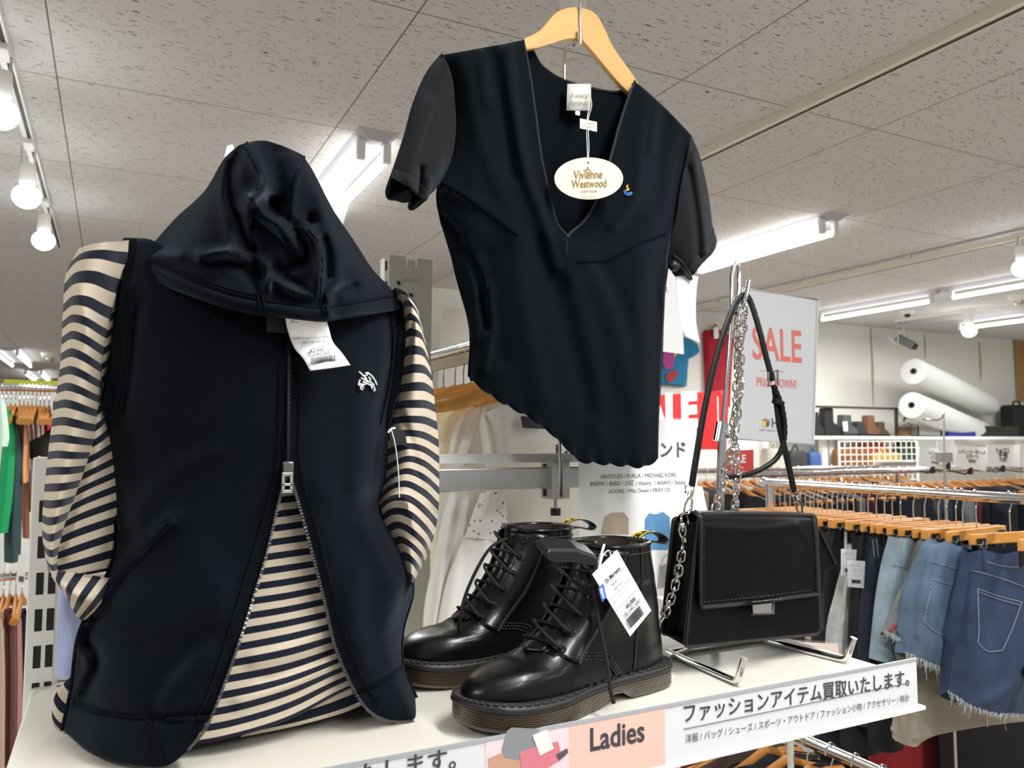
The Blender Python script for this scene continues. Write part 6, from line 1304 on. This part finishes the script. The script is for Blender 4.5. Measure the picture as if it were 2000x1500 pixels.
for pts, c, nm in (([(1322, 668), (1326, 676), (1333, 674), (1329, 684), (1334, 692), (1324, 690), (1316, 698), (1318, 684), (1312, 676)], 'dcc436', 'yellow_print'), ([(1296, 690), (1312, 686), (1318, 700), (1314, 720), (1300, 722), (1294, 706)], 'a8408c', 'magenta_print'), ([(1304, 728), (1326, 722), (1318, 742), (1306, 748), (1300, 738)], 'a8323c', 'red_print')):
    MB().poly([hy(x, y, YW - .075) for x, y in pts], (0, .002, 0)).build(nm, mat('tee ' + c, c, .8), tee, smooth=False)
kn = thing('knit_vest', hy(1400, 700, YW), 'red knitted sweater hanging on the wall behind the bag chains', 'sweater')
G, s_ = patch([[(1372, 652, YW), (1384, 644, YW - .04), (1398, 644, YW - .05), (1412, 646, YW - .04), (1434, 662, YW)], [(1374, 700, YW), (1386, 700, YW - .05), (1400, 700, YW - .06), (1414, 702, YW - .05), (1430, 704, YW)], [(1378, 790, YW), (1388, 795, YW - .05), (1400, 795, YW - .06), (1414, 795, YW - .05), (1426, 795, YW)]], 24, 24)
MB().grid(tube_back(G, .3), closed=True).build('body', mat('red rib knit', 'a81f30', .95, bump=.8, bscale=60), kn)
MB().tube([hy(1388, 645, YW - .03), hy(1397, 634, YW), hy(1406, 647, YW - .03)], .008, 6).build('hanger', WOOD_FAR, kn)
MB().poly([hy(x, y, YW - .08) for x, y in ((1394, 640), (1403, 638), (1404, 660), (1395, 662))], (0, .003, 0)).build('paper_tag', PAPER, kn, smooth=False)
YBN = 4.3
bn = thing('sale_banner', hy(1360, 820, YBN), 'wide red SALE banner above the poster, partly behind the hanging top', 'banner')
MB().poly([hy(x, y, YBN) for x, y in ((1200, 778), (1424, 762), (1419, 878), (1200, 878))], (0, .006, 0)).build('banner_sheet', mat('red banner', 'cf2a2c', .5), bn, smooth=False)
text('SALE', hy(1224, 842, YBN), hy(1362, 830, YBN), PAPER, bn, nrm=(0, -1, 0), depth=.004, tall=1.15, bold=.06)
for x, y in ((1346, 767), (1408, 762)): MB().box(hy(x, y, YBN - .01), hy(x + 8, y + 10, YBN + .012)).build('clip', ac, bn, smooth=False)
for x in (1230, 1400): MB().cyl(hy(x, 775, YBN + .01), (hy(x, 775, YBN).x, YBN + .01, 0), .012, 8).build('post', WHITE_METAL, bn)
s2 = thing('sale_sign', hy(1440, 905, 3.4), 'small red SALE sign low behind the bag stand', 'sign')
MB().poly([hy(x, y, 3.4) for x, y in ((1404, 882), (1472, 878), (1472, 928), (1408, 932))], (0, .004, 0)).build('sign_sheet', mat('coral sign', 'cf4a45', .5), s2, smooth=False)
text('SALE', hy(1421, 905, 3.4), hy(1456, 903, 3.4), PAPER, s2, nrm=(0, -1, 0), depth=.003, bold=.03)
text('price down', hy(1426, 916, 3.4), hy(1452, 915, 3.4), PAPER, s2, nrm=(0, -1, 0), depth=.003)
MB().cyl(hy(1440, 928, 3.41), (hy(1440, 928, 3.41).x, 3.41, 0), .008).build('post', STEEL, s2)
# ================================================================== far wall: shelf with boots, rolls, crates
YF_ = 5.15
wx0, wx1 = hy(1580, 856, YF_).x, 9.6; wz = hy(1750, 852, YF_).z
wsf = thing('wall_shelf', ((wx0 + wx1) / 2, 5.4, 0), 'long white shelf on the far wall carrying boots, paper rolls and crates', 'shelf')
MB().box((wx0, YF_, wz - .03), (wx1, 5.6, wz)).build('board', WHITE_METAL, wsf, smooth=False)
for px in (1612, 1625, 1790, 1995):
    x = hy(px, 880, YF_ + .1).x; MB().box((x - .03, YF_ + .1, 0), (x + .03, YF_ + .15, wz - .03)).build('post', WHITE_METAL, wsf, smooth=False)
zlo = hy(1700, 915, 5.1).z; MB().box((wx0 - 1.2, 5.0, zlo - .03), (wx1, 5.5, zlo)).build('lower_board', WHITE_METAL, wsf, smooth=False)
MB().box((wx0, 5.55, wz - .9), (wx1, 5.58, wz - .03)).build('back_panel', WHITE_METAL, wsf, smooth=False)
# mesh panel
ma, mb2 = hy(1638, 862, 5.0), hy(1792, 912, 5.0)
mp = thing('mesh_panel', ((ma.x + mb2.x) / 2, 5.0, ma.z), 'white wire mesh panel below the far shelf, in front of stored bags', 'mesh panel')
m = MB(); mz0 = ma.z - .42
for i in range(15): x = ma.x + (mb2.x - ma.x) * i / 14; m.cyl((x, 5.0, mz0), (x, 5.0, ma.z), .004, 6)
for i in range(8): z = ma.z + (mz0 - ma.z) * i / 7; m.cyl((ma.x, 5.0, z), (mb2.x, 5.0, z), .004, 6)
m.build('wire_grid', WHITE_METAL, mp)
for x in (ma.x, mb2.x): MB().cyl((x, 5.0, 0), (x, 5.0, ma.z), .01, 8).build('post', WHITE_METAL, mp)
def bagbox(px0, px1, py0, py1, Y, col, label, name='stored_bag', cat='bag', d=.12):
    a, b = hy(px0, py0, Y), hy(px1, py1, Y); t = thing(name, ((a.x + b.x) / 2, Y + d / 2, b.z), label, cat)
    m = MB(); P = []
    for k, f in ((0, 1), (.5, 1.02), (.85, .95), (1, .8)):
        z = b.z + (a.z - b.z) * k; w = (b.x - a.x) / 2 * f; c = (a.x + b.x) / 2
        P.append([Vector((c + w * math.copysign(abs(math.cos(q)) ** .5, math.cos(q)), Y + d / 2 + d / 2 * f * math.copysign(abs(math.sin(q)) ** .5, math.sin(q)), z)) for q in np.linspace(0, 2 * math.pi, 25)[:-1]])
    m.grid(P, closed=True).add(P[-1], [tuple(range(24))]).add(P[0], [tuple(range(24))[::-1]]).build('body', mat('bag ' + col, col, .6), t)
    c = (a + b) / 2; MB().tube(curve([(a.x + (b.x - a.x) * .3, Y + d / 2, a.z - .01), (c.x, Y + d / 2, a.z + .05), (a.x + (b.x - a.x) * .7, Y + d / 2, a.z - .01)], 12), .008, 6).build('handle', mat('bag ' + col, col, .6), t)
    return t
bagbox(1640, 1700, 874, 915, 5.1, '7a4c24', 'tan brown bag stored behind the wire mesh, left end')
bagbox(1688, 1742, 866, 915, 5.25, 'b5482c', 'rust red bag stored high behind the wire mesh')
bagbox(1714, 1766, 884, 915, 5.1, 'b79a4e', 'mustard bag stored behind the wire mesh in the middle')
bagbox(1760, 1795, 862, 915, 5.2, '22352a', 'dark green bag stored behind the wire mesh, right end')
bagbox(1584, 1608, 884, 915, 5.1, '33518a', 'blue bag stored left of the wire mesh panel')
bagbox(1545, 1582, 880, 915, 5.1, '2a2a2c', 'black bag stored beside the blue one under the far shelf')
bagbox(1500, 1540, 876, 915, 5.1, 'b7b1a4', 'beige bag stored beyond the sale board foot')
# framed bin with boots
fr = thing('open_display_box', (hy(1670, 800, 5.3).x, 5.3, wz), 'dark brown open frame around the row of boots on the far shelf', 'frame')
BR = mat('dark brown frame', '33261f', .5); a, b = hy(1560, 793, 5.2), hy(1750, 798, 5.2); zt_ = hy(1660, 794, 5.2).z
MB().box((a.x, 5.18, zt_ - .02), (b.x, 5.2, zt_)).build('top_bar', BR, fr, smooth=False)
for x in (a.x, b.x - .03): MB().box((x, 5.18, wz), (x + .03, 5.2, zt_)).build('side_bar', BR, fr, smooth=False)
for px, py, w_, h_, col, lab in ((1597, 804, .15, .22, '1b1b1d', 'black ankle boot at the sale board end of the far shelf'), (1625, 797, .2, .26, '161617', 'tallest black boot inside the brown frame on the far shelf'), (1660, 806, .2, .2, '4a4a4d', 'grey bootie with a white tag on the far shelf'), (1684, 824, .16, .14, '2a2a2d', 'low black shoe between grey and brown boots on the far shelf'), (1706, 808, .17, .2, '6b4a35', 'brown folded boot on the far shelf'), (1726, 822, .14, .14, '55402f', 'dark brown low boot at the plant end of the brown frame')):
    c = hy(px, 850, 5.22); x0, x1 = c.x - w_ * .5, c.x + w_ * .5; z = wz
    t = thing('stored_boot', (c.x, 5.24, wz), lab, 'boot', 'boots on the far shelf')
    q = [(x0, z), (x1, z), (x1 + .005, z + h_ * .25), (x1 - w_ * .08, z + h_ * .38), (x0 + w_ * .62, z + h_ * .5), (x0 + w_ * .6, z + h_), (x0 + w_ * .06, z + h_), (x0, z + h_ * .4)]
    MB().poly([(a_, 5.21, b_) for a_, b_ in q], (0, .08, 0)).build('upper', mat('boot ' + col, col, .5), t, smooth=False, bevel=.012)
    MB().box((x0 - .004, 5.205, z), (x1 + .006, 5.295, z + .02)).build('sole', BLACK_PLASTIC, t, smooth=False)
    if px == 1660: MB().poly([hy(x, y, 5.19) for x, y in ((1646, 824), (1655, 823), (1656, 842), (1648, 842))], (0, .002, 0)).build('paper_tag', PAPER, t, smooth=False)
# plant
pl = thing('potted_plant', hy(1768, 855, 5.22), 'small green leafy plant at the foot of the bubble wrap rolls', 'plant')
c = hy(1768, 853, 5.22); c.z = wz
MB().lathe(c, [(.001, 0), (.05, 0), (.065, .09), (.058, .09), (.001, .08)], 16).build('pot', mat('brown pot', '6b5138', .7), pl)
m = MB(); r = random.Random(4)
for k in range(46):
    a = r.uniform(0, 6.28); h_ = r.uniform(.06, .24); d = r.uniform(.01, .1); p = c + Vector((math.cos(a) * d, math.sin(a) * d * .6, h_)); u = Vector((math.cos(a), math.sin(a), r.uniform(-.2, .5))).normalized() * .035; w = u.cross(Vector((0, 0, 1))).normalized() * .016
    m.add([p - u, p + w, p + u, p - w], [(0, 1, 2, 3)])
m.build('foliage', mat('leaf green', '3f6b35', .6, vary=.3), pl, smooth=False)
# bubble wrap rolls
BW = mat('bubble wrap', 'e8eaea', .35, bump=.6, bscale=90, spec=.5, trans=.15)
for k, (l, r_, Y0, Y1_, lab) in enumerate((((1784, 725), (1930, 792), 5.02, 5.42, 'upper roll of white bubble wrap lying on another roll by the wall'), ((1780, 791), (1924, 850), 5.0, 5.4, 'lower roll of white bubble wrap behind the crates on the far shelf'))):
    A, B_ = hy(*l, Y0), hy(*r_, Y1_); ax = (B_ - A).normalized(); t = thing('bubble_wrap_roll', A, lab, 'roll'); R_ = .125; Ln = (B_ - A).length
    MB().lathe(A, [(.028, .004), (.1, 0), (R_, .01), (R_ * 1.02, Ln * .3), (R_, Ln * .6), (R_ * 1.03, Ln * .9), (R_ * .9, Ln), (.001, Ln)], 36, ax).build('wrap', BW, t)
    MB().lathe(A, [(.03, -.004), (.03, .1), (.02, .1), (.02, -.004), (.03, -.004)], 18, ax).build('core', mat('dark core', '3c3b39', .8), t)
for px0, px1, py0, py1, Y, col, nm, lab, cat in ((1793, 1838, 826, 853, 5.16, 'a9aaa9', 'wire_crate', 'grey wire crate beside the plant on the far shelf', 'crate'), (1841, 1906, 824, 853, 5.18, '8d8e90', 'storage_crate', 'grey storage crate behind the blue tray on the far shelf', 'crate')):
    a, b = hy(px0, py0, Y), hy(px1, py1, Y); b.z = wz; t = thing(nm, ((a.x + b.x) / 2, Y, wz), lab, cat)
    m = MB().box((a.x, Y, wz), (b.x, Y + .01, a.z - .02)).box((a.x, Y + .2, wz), (b.x, Y + .21, a.z - .02)).box((a.x, Y, wz), (a.x + .01, Y + .21, a.z - .02)).box((b.x - .01, Y, wz), (b.x, Y + .21, a.z - .02)).box((a.x, Y, wz), (b.x, Y + .21, wz + .01))
    m.build('box', mat('crate ' + col, col, .6), t, smooth=False)
    MB().tube([(a.x, Y, a.z - .015), (b.x, Y, a.z - .015), (b.x, Y + .21, a.z - .015), (a.x, Y + .21, a.z - .015)], .012, 6, closed=True).build('rim', mat('pale rim', 'c9cac8', .5), t)
a, b = hy(1857, 843, 5.12), hy(1912, 853, 5.12); t = thing('blue_tray', ((a.x + b.x) / 2, 5.14, wz), 'low blue tray on the far shelf in front of the grey crate', 'tray')
MB().box((a.x, 5.1505, wz), (b.x, 5.17, a.z)).build('tray', mat('blue plastic', '2a2f8f', .4), t, smooth=False, bevel=.004)
for k in range(4):
    z0 = wz + k * .028; a, b = hy(1913, 850, 5.22), hy(1986, 850, 5.22)
    tag(MB().box((a.x - .01 * (k % 2), 5.2, z0), (b.x, 5.45, z0 + .0275)).build('case', mat('black case', '1d1f20', .4), None, smooth=False, bevel=.004), 'flat black case on the far shelf, %s from the bottom of its stack' % ordinal(k), 'case', 'stack of black cases')
a, b = hy(1985, 790, 5.3), hy(2060, 853, 5.3); t = thing('padded_case', ((a.x + b.x) / 2, 5.35, wz), 'tall black padded case at the frame edge on the far shelf', 'case')
MB().box((a.x, 5.3, wz), (b.x, 5.5, a.z)).build('body', mat('black padded cloth', '17181a', .8), t, smooth=False, bevel=.04)
MB().tube([(a.x + .1, 5.4, a.z - .005), (a.x + .12, 5.4, a.z + .04), (a.x + .22, 5.4, a.z + .04), (a.x + .24, 5.4, a.z - .005)], .01, 6).build('handle', BLACK_PLASTIC, t)
a, b = hy(1988, 618, 5.55), hy(2050, 785, 5.55); t = thing('pegboard', ((a.x + b.x) / 2, 5.6, b.z), 'tan pegboard panel high on the wall at the frame edge', 'board')
MB().box((a.x, 5.585, b.z), (b.x, 5.6, a.z)).build('board', mat('hardboard', 'b08a5c', .7), t, smooth=False)
m = MB()
for i in range(10):
    for j in range(24): m.box((a.x + .02 + i * .028, 5.583, b.z + .02 + j * .03), (a.x + .028 + i * .028, 5.5852, b.z + .028 + j * .03))
m.build('perforation', mat('dark hole', '1c1b19', .8), t, smooth=False)
SEAMW = mat('wall seam', 'a9a292', .9)
for k, (x, y0, y1, w) in enumerate(((1701, 640, 792, .012), (1806, 650, 700, .006), (1913, 668, 745, .012))):
    a, b = hy(x, y0, 5.61), hy(x + 2, y1, 5.61)
    mid = (a.z + b.z) / 2
    struct('trim_%d' % (k + 1), MB().poly([(a.x - w / 3, 5.612, a.z), (a.x + w / 3, 5.612, a.z), (a.x + w * 2.2, 5.612, mid), (a.x + w / 2, 5.612, b.z), (a.x - w / 3, 5.612, b.z)], (0, .008, 0)), SEAMW, smooth=False)
# ================================================================== racks behind the denim rail
FAR = make_hanger('', w=.2, m=WOOD_FAR, drop=.075)
def slab_garment(col, ln, w=.2, seed=0, short=False):
    r = random.Random(seed); m = MB(); P = []
    for k in range(14):
        f = max(0, (k - 1) / 12); row = []
        for q in np.linspace(0, 2 * math.pi, 25)[:-1]:
            a = abs(math.cos(q)); hw = w * (1.04 + .05 * math.sin(seed + f * 5))
            z = -.058 - .062 * (1.6 * a - .6 * a * a) ** 1.15 * (1 - f) - ln * f - (.02 if a < .3 and k < 2 else 0)
            row.append(Vector((hw * math.cos(q), (.012 if k == 0 else .017 + .012 * f) * math.sin(q) + .006 * f * math.sin(9 * math.cos(q) + seed), z)))
        P.append(row)
    return m.grid(P, closed=True).add(P[-1], [tuple(range(24))[::-1]])
def rack_x(x0, x1, Y, z, n, cols, lng, what, rail_label, grp, rz=90, start_first=[], gname='garment', hlabel='', glabel='', post=True, seed=1):
    t = thing('clothes_rail', ((x0 + x1) / 2, Y, 0), rail_label, 'clothes rail')
    MB().cyl((x0 - .05, Y, z), (x1 + .05, Y, z), .015, 12).build('rail', CHROME, t)
    if post:
        for x in (x0 - .05, x1 + .05): MB().cyl((x, Y, 0), (x, Y, z), .015, 10).build('post', CHROME, t)
    r = random.Random(seed); protos = {}
    for i in range(n):
        x = x0 + (x1 - x0) * i / (n - 1) + r.uniform(-.008, .008); a = math.radians(rz + r.uniform(-9, 9))
        h = dup(FAR, (x, Y, z + .003), a, hlabel % ordinal(i), grp + ' hangers')
        c = cols[i % len(cols)]
        if c not in protos:
            o = slab_garment(c, r.uniform(*lng), seed=i).build(gname, mat('cloth ' + c, c, .9, bump=.3, bscale=150)); protos[c] = o
        else:
            o = protos[c].copy(); COL.objects.link(o)
        o.location = (x, Y, z); o.rotation_euler = (0, 0, a); tag(o, glabel % ordinal(i), 'garment', grp + ' garments')
FAR['label'] = 'wooden hanger on the far rail under the white sign cards, past its end'; FAR['group'] = 'x'
zB = hy(1900, 916, 2.95).z
DKC = ['15171c', '1d2233', '2b2b2e', '3a3436', '10182c', '4a4744', '27303c', '15171c', '7a7d80', '5b2830', '1b1d20']
rack_x(2.75, 5.2, 2.95, zB, 34, DKC, (.6, .8), '', 'chrome rail with dark clothes under the white sign cards', 'dark clothes rail', 90, seed=3, gname='dark_garment', hlabel='wooden hanger on the rail under the white sign cards, %s from the bag end', glabel='dark garment on the rail under the sign cards, %s from the bag end')
FAR.location = (5.27, 2.95, zB + .003); FAR.rotation_euler = (0, 0, math.radians(92)); FAR['group'] = 'dark clothes rail hangers'
zC = hy(1640, 914, 3.95).z
rack_x(3.05, 5.2, 3.95, zC, 28, ['8a8784', '3b3b3f', 'b9b4ac', '55585e', '6a3038', '9aa0a6', '2a2c30', 'c9c4bb'], (.6, .8), '', 'far chrome rail of mixed grey clothes by the wire mesh', 'grey clothes rail', 90, seed=5, gname='grey_garment', hlabel='wooden hanger on the far rail before the wire mesh, %s from the bag end', glabel='greyish garment on the rail before the wire mesh, %s from the bag end')
a, b = hy(1716, 908, 3.7), hy(1783, 908, 3.7); t = thing('rail_end', ((a.x + b.x) / 2, 3.7, 0), 'thick chrome rail end beside the wire mesh, with a few hooks', 'clothes rail')
MB().cyl((a.x, 3.7, a.z), (b.x, 3.7, a.z), .022, 14).build('rail', CHROME, t); MB().cyl(((a.x + b.x) / 2, 3.7, 0), ((a.x + b.x) / 2, 3.7, a.z), .018, 12).build('post', CHROME, t)
# white sign cards above the rail
for k, (q, lines, lab) in enumerate(((((1796, 872), (1856, 879), (1851, 919), (1793, 909)), ('レディース', 'パンツ', 'PANTS'), 'white sign card with short black print, crossed by the chrome sign pole'), (((1830, 862), (1863, 859), (1869, 904), (1836, 908)), (), 'blank white card tilted behind the first white sign cards'), (((1868, 870), (1930, 874), (1926, 920), (1866, 912)), ('レディース・ボトムス', 'スカート', 'SKIRT'), 'white sign card with a long upper line of print'), (((1927, 868), (1990, 869), (1989, 912), (1929, 911)), ('トップス', '半袖', 'TOPS'), 'white sign card with two short lines, above the dark clothes'), (((1991, 868), (2040, 868), (2040, 912), (1991, 912)), ('メンズ', 'MENS'), 'white sign card cut by the frame edge'))):
    Yc = 2.86 - .03 * k; t = thing('sign_card', hy(q[3][0], q[3][1], Yc), lab, 'sign', None)
    MB().poly([hy(x, y, Yc) for x, y in q], (0, .003, 0)).build('card', PAPER, t, smooth=False)
    x0, x1 = q[0][0], q[1][0]; w = x1 - x0
    for j, s_ in enumerate(lines):
        f = (.3, .36, .2)[j] if k != 2 else (.08, .3, .36)[j]; y = q[0][1] + 14 + j * 9; f = f if j < 2 else .38
        text(s_, hy(x0 + w * f, y + 1, Yc), hy(x1 - w * f, y + 3, Yc), INK, t, 'lettering', nrm=(0, -1, 0), depth=.002, bold=.02)
    c = hy((q[2][0] + q[3][0]) / 2, (q[2][1] + q[3][1]) / 2, Yc)
    MB().box((c.x - .012, Yc - .004, c.z - .03), (c.x + .012, Yc + .01, c.z + .008)).tube([c, c + Vector((0, .03, -.03)), Vector((c.x, 2.95, zB))], .005, 6).build('clip', BLACK_PLASTIC, t, smooth=False)
# ================================================================== racks in the distance on the other side
YL = 3.55
def lrail(y, px1, lab, z=None):
    a = hy(0, y, YL); b = hy(px1, y + 2, YL); t = thing('clothes_rail', (a.x, YL, 0), lab, 'clothes rail')
    MB().cyl((a.x - .6, YL, a.z), (b.x + .3, YL, a.z), .014, 12).build('rail', CHROME, t)
    for x in (a.x - .6, b.x + .3): MB().cyl((x, YL, 0), (x, YL, a.z), .014, 10).build('post', CHROME, t)
    return a.z
zU = lrail(757, 105, 'upper chrome rail of bright coloured shirts behind the striped sleeve')
for i, x in enumerate((-4, 5, 13, 22, 31, 40, 48, 56, 64, 72, 80, 88, 97, 112)):
    p = hy(x, 757, YL); dup(FAR, (p.x, YL, zU + .003), math.radians(88 + (i * 7) % 9), 'orange wooden hanger on the rail of coloured shirts, %s from the frame edge' % ordinal(i), 'hangers of the coloured shirts')
def lg(name, rows, Y, col, label, cat='shirt'):
    t = thing(name, hy(rows[0][1][0], rows[0][1][1], Y), label, cat, 'coloured clothes on the two far rails')
    R_ = [[(x, y, Y - b) for (x, y), b in zip(r, (0, .05, 0))] for r in rows]
    G, s_ = patch(R_, 24, 14); MB().grid(tube_back(G, .6), closed=True).build('body', mat('shirt ' + col, col, .9), t)
lg('t_shirt', [[(-20, 772), (0, 776), (12, 790)], [(-20, 830), (4, 838), (18, 850)], [(-20, 868), (2, 872), (15, 872)]], 3.3, 'cfeadb', 'mint T-shirt cut by the frame edge, nearest on the coloured rail')
lg('shirt', [[(4, 790), (14, 800), (24, 818)], [(6, 850), (18, 856), (30, 862)], [(-6, 960), (10, 960), (26, 958)], [(-20, 1040), (0, 1042), (16, 1040)]], 3.4, '0f9a5c', 'bright green shirt behind the mint T-shirt')
lg('shirt', [[(22, 808), (30, 816), (38, 830)], [(14, 900), (30, 905), (48, 900)], [(12, 940), (28, 945), (44, 940)], [(8, 1040), (24, 1042), (42, 1040)], [(8, 1098), (24, 1100), (40, 1096)]], 3.45, '2f4647', 'long dark teal shirt between the green and yellow ones')
lg('shirt', [[(30, 806), (37, 808), (44, 822)], [(31, 850), (38, 852), (46, 850)], [(33, 900), (40, 900), (48, 898)]], 3.5, 'ead98b', 'pale yellow shirt beside the peach one')
lg('shirt', [[(44, 815), (48, 824), (54, 838)], [(38, 870), (47, 872), (58, 870)], [(35, 908), (45, 910), (58, 908)], [(36, 940), (46, 944), (56, 940)]], 3.48, 'e9a878', 'peach shirt beside the pale yellow one')
lg('shirt', [[(33, 908), (44, 912), (56, 914)], [(40, 960), (48, 962), (57, 962)], [(44, 1050), (50, 1052), (58, 1052)]], 3.55, '8a5a44', 'brown shirt hanging lower behind the peach one')
for k, x in enumerate((52, 64, 75)):
    lg('shirt', [[(x, 814), (x + 5, 814), (x + 11, 826)], [(x + 2, 860), (x + 8, 862), (x + 14, 864)], [(x + 4, 1000), (x + 9, 1000), (x + 15, 1000)]], 3.6 + .05 * k, ('ecd3d2', 'efdcdc', 'f0d9d4')[k], 'pale pink shirt, %s of three beyond the peach shirt' % ordinal(k))
lg('shirt', [[(86, 812), (91, 814), (98, 820)], [(86, 860), (92, 862), (100, 862)], [(86, 1000), (92, 1000), (100, 1000)]], 3.58, 'c9183c', 'crimson shirt last of the coloured ones, touching the striped sleeve')
lg('t_shirt', [[(104, 785), (114, 772), (130, 768)], [(97, 838), (110, 835), (130, 840)], [(49, 868), (80, 858), (125, 870)], [(56, 890), (80, 888), (125, 900)], [(60, 897), (90, 893), (125, 950)]], 3.5, '141416', 'black T-shirt sleeve poking out beside the striped sleeve')
zL = lrail(1128, 60, 'lower chrome rail with brown clothes beside the slotted post')
for i, x in enumerate((-5, 8, 20, 32, 44)):
    p = hy(x, 1128, YL); dup(FAR, (p.x, YL, zL + .003), math.radians(84 + (i * 7) % 11), 'wooden hanger on the lower rail of brown clothes, %s from the frame edge' % ordinal(i), 'hangers of the brown clothes')
lg('coat', [[(-20, 1195), (0, 1205), (8, 1230)], [(-20, 1330), (0, 1335), (10, 1335)], [(-20, 1500), (0, 1500), (9, 1500)]], 3.35, 'b9a08c', 'beige coat cut by the frame edge on the lower rail', 'coat')
lg('coat', [[(8, 1190), (18, 1196), (28, 1210)], [(6, 1330), (20, 1335), (30, 1335)], [(4, 1500), (18, 1500), (28, 1500)]], 3.42, '5a2f28', 'dark red-brown coat next to the beige one', 'coat')
lg('coat', [[(26, 1190), (33, 1194), (42, 1210)], [(26, 1330), (34, 1335), (44, 1335)], [(22, 1490), (32, 1492), (42, 1492)]], 3.5, 'b0807e', 'dusty pink coat next to the dark red-brown one', 'coat')
lg('coat', [[(40, 1190), (46, 1196), (56, 1210)], [(40, 1330), (48, 1335), (60, 1335)], [(38, 1490), (46, 1492), (60, 1492)]], 3.58, '141314', 'black coat on the lower rail against the slotted post', 'coat')
t = thing('price_tag', hy(40, 1088, 3.3), 'white price card hanging between the two far rails of clothes', 'price tag')
MB().poly([hy(x, y, 3.3) for x, y in ((36, 1084), (51, 1084), (48, 1144), (31, 1142))], (0, .001, 0)).build('paper_card', PAPER2, t, smooth=False)
barcode(t, hy(36, 1136, 3.299), hy(46, 1137, 3.299), .02, seed=8); MB().cyl(hy(43, 1050, 3.3), hy(43, 1086, 3.3), .001, 5).build('string', PAPER, t)
a, b = hy(8, 741, 5.2), hy(128, 756, 5.2); t = thing('header_sign', ((a.x + b.x) / 2, 5.2, b.z), 'long yellow-green header strip above the coloured shirts', 'sign')
MB().box((a.x, 5.2, b.z), (b.x, 5.22, a.z)).build('panel', mat('yellow green', 'b9c21e', .5), t, smooth=False)
for x in (a.x + .05, b.x - .05): MB().cyl((x, 5.23, 0), (x, 5.23, a.z), .012, 8).build('post', WHITE_METAL, t)
a, b = hy(-60, 760, 5.6), hy(140, 800, 5.6); t = thing('gondola_panel', ((a.x + b.x) / 2, 5.6, 0), 'white panel standing behind the rail of coloured shirts', 'panel')
MB().box((a.x, 5.6, 0), (b.x, 5.63, a.z)).build('panel', WHITE_METAL, t, smooth=False)
# ================================================================== below the shelf, front corner
XQ = 1.62; zQ = .75
t = thing('clothes_rail', (XQ, 1.6, 0), 'low chrome rail of wooden hangers under the shelf sign', 'clothes rail')
MB().cyl((XQ, 1.0, zQ), (XQ, 2.3, zQ), .015, 14).build('rail', CHROME, t)
for y in (1.0, 2.3): MB().cyl((XQ, y, 0), (XQ, y, zQ), .012, 10).build('post', CHROME, t)
LOWC = ['3a2a22', '15161a', '22242c', '4a3a30', '6b1a20', '141416']
for i in range(12):
    y = 1.08 + i * .075; dup(FAR, (XQ, y, zQ + .003), math.radians(i * 5 % 11 - 5), 'wooden hanger on the low rail under the shelf sign, %s from its near end' % ordinal(i), 'hangers of the low rail')
    o = slab_garment('', .5, seed=i + 20).build('low_garment', mat('low cloth ' + LOWC[i % 6], LOWC[i % 6], .9)); o.location = (XQ, y, zQ); tag(o, 'dark garment on the low rail under the shelf sign, %s from its near end' % ordinal(i), 'garment', 'clothes of the low rail')
def floorcoat(pts, Y, col, label, name='coat'):
    t = thing(name, hy(*pts[0][1], Y), label, 'coat', 'long clothes under the denim rail')
    G, s_ = patch([[(x, y, Y - b) for (x, y), b in zip(r, (0, .04, .03, 0))] for r in pts], 20, 16); MB().grid(tube_back(G, .8), closed=True).build('body', mat('floor coat ' + col, col, .9), t)
floorcoat([[(1690, 1424), (1740, 1420), (1800, 1420), (1850, 1424)], [(1700, 1560), (1750, 1562), (1800, 1562), (1850, 1560)], [(1700, 1800), (1750, 1800), (1800, 1800), (1850, 1800)]], 2.3, '8e1a1e', 'dark red coat in the gloom below the beige skirt')
floorcoat([[(1590, 1400), (1640, 1400), (1690, 1404), (1730, 1410)], [(1590, 1560), (1640, 1562), (1690, 1562), (1740, 1560)], [(1590, 1800), (1640, 1800), (1690, 1800), (1740, 1800)]], 2.5, '111216', 'black coat behind the low rail of hangers')
floorcoat([[(1830, 1390), (1900, 1385), (1980, 1380), (2060, 1385)], [(1840, 1560), (1910, 1560), (1985, 1560), (2070, 1560)], [(1840, 1800), (1910, 1800), (1985, 1800), (2070, 1800)]], 2.2, '0c0c0e', 'black coat below the dark blue denim shorts')
for y in (): pass
t = thing('low_rail', (2.45, 2.3, 0), 'black lower rail holding long coats under the denim rack', 'clothes rail')
MB().cyl((2.35, 1.3, .86), (2.35, 3.2, .86), .014, 10).build('rail', BLACK_PLASTIC, t)
for y in (1.32, 3.18): MB().cyl((2.35, y, 0), (2.35, y, .86), .012, 8).build('post', BLACK_PLASTIC, t)

t = thing('acrylic_stand', hy(1600, 1270, 1.15), 'small clear acrylic stand with a pinkish card past the shelf end, under the bag', 'sign')
MB().poly([hy(x, y, 1.12) for x, y in ((1470, 1262), (1500, 1251), (1636, 1258), (1642, 1300), (1480, 1300))], (0, .002, 0)).build('card', mat('pinkish print', 'd9c3b8', .6), t, smooth=False)
MB().poly([hy(x, y, 1.117) for x, y in ((1466, 1260), (1498, 1247), (1645, 1254), (1650, 1302), (1476, 1302))], (0, .002, 0)).build('clear_sleeve', ac, t, smooth=False)
MB().cyl(hy(1540, 1298, 1.124), (hy(1540, 1298, 1.124).x, 1.124, 0), .006, 8).build('post', CHROME, t)
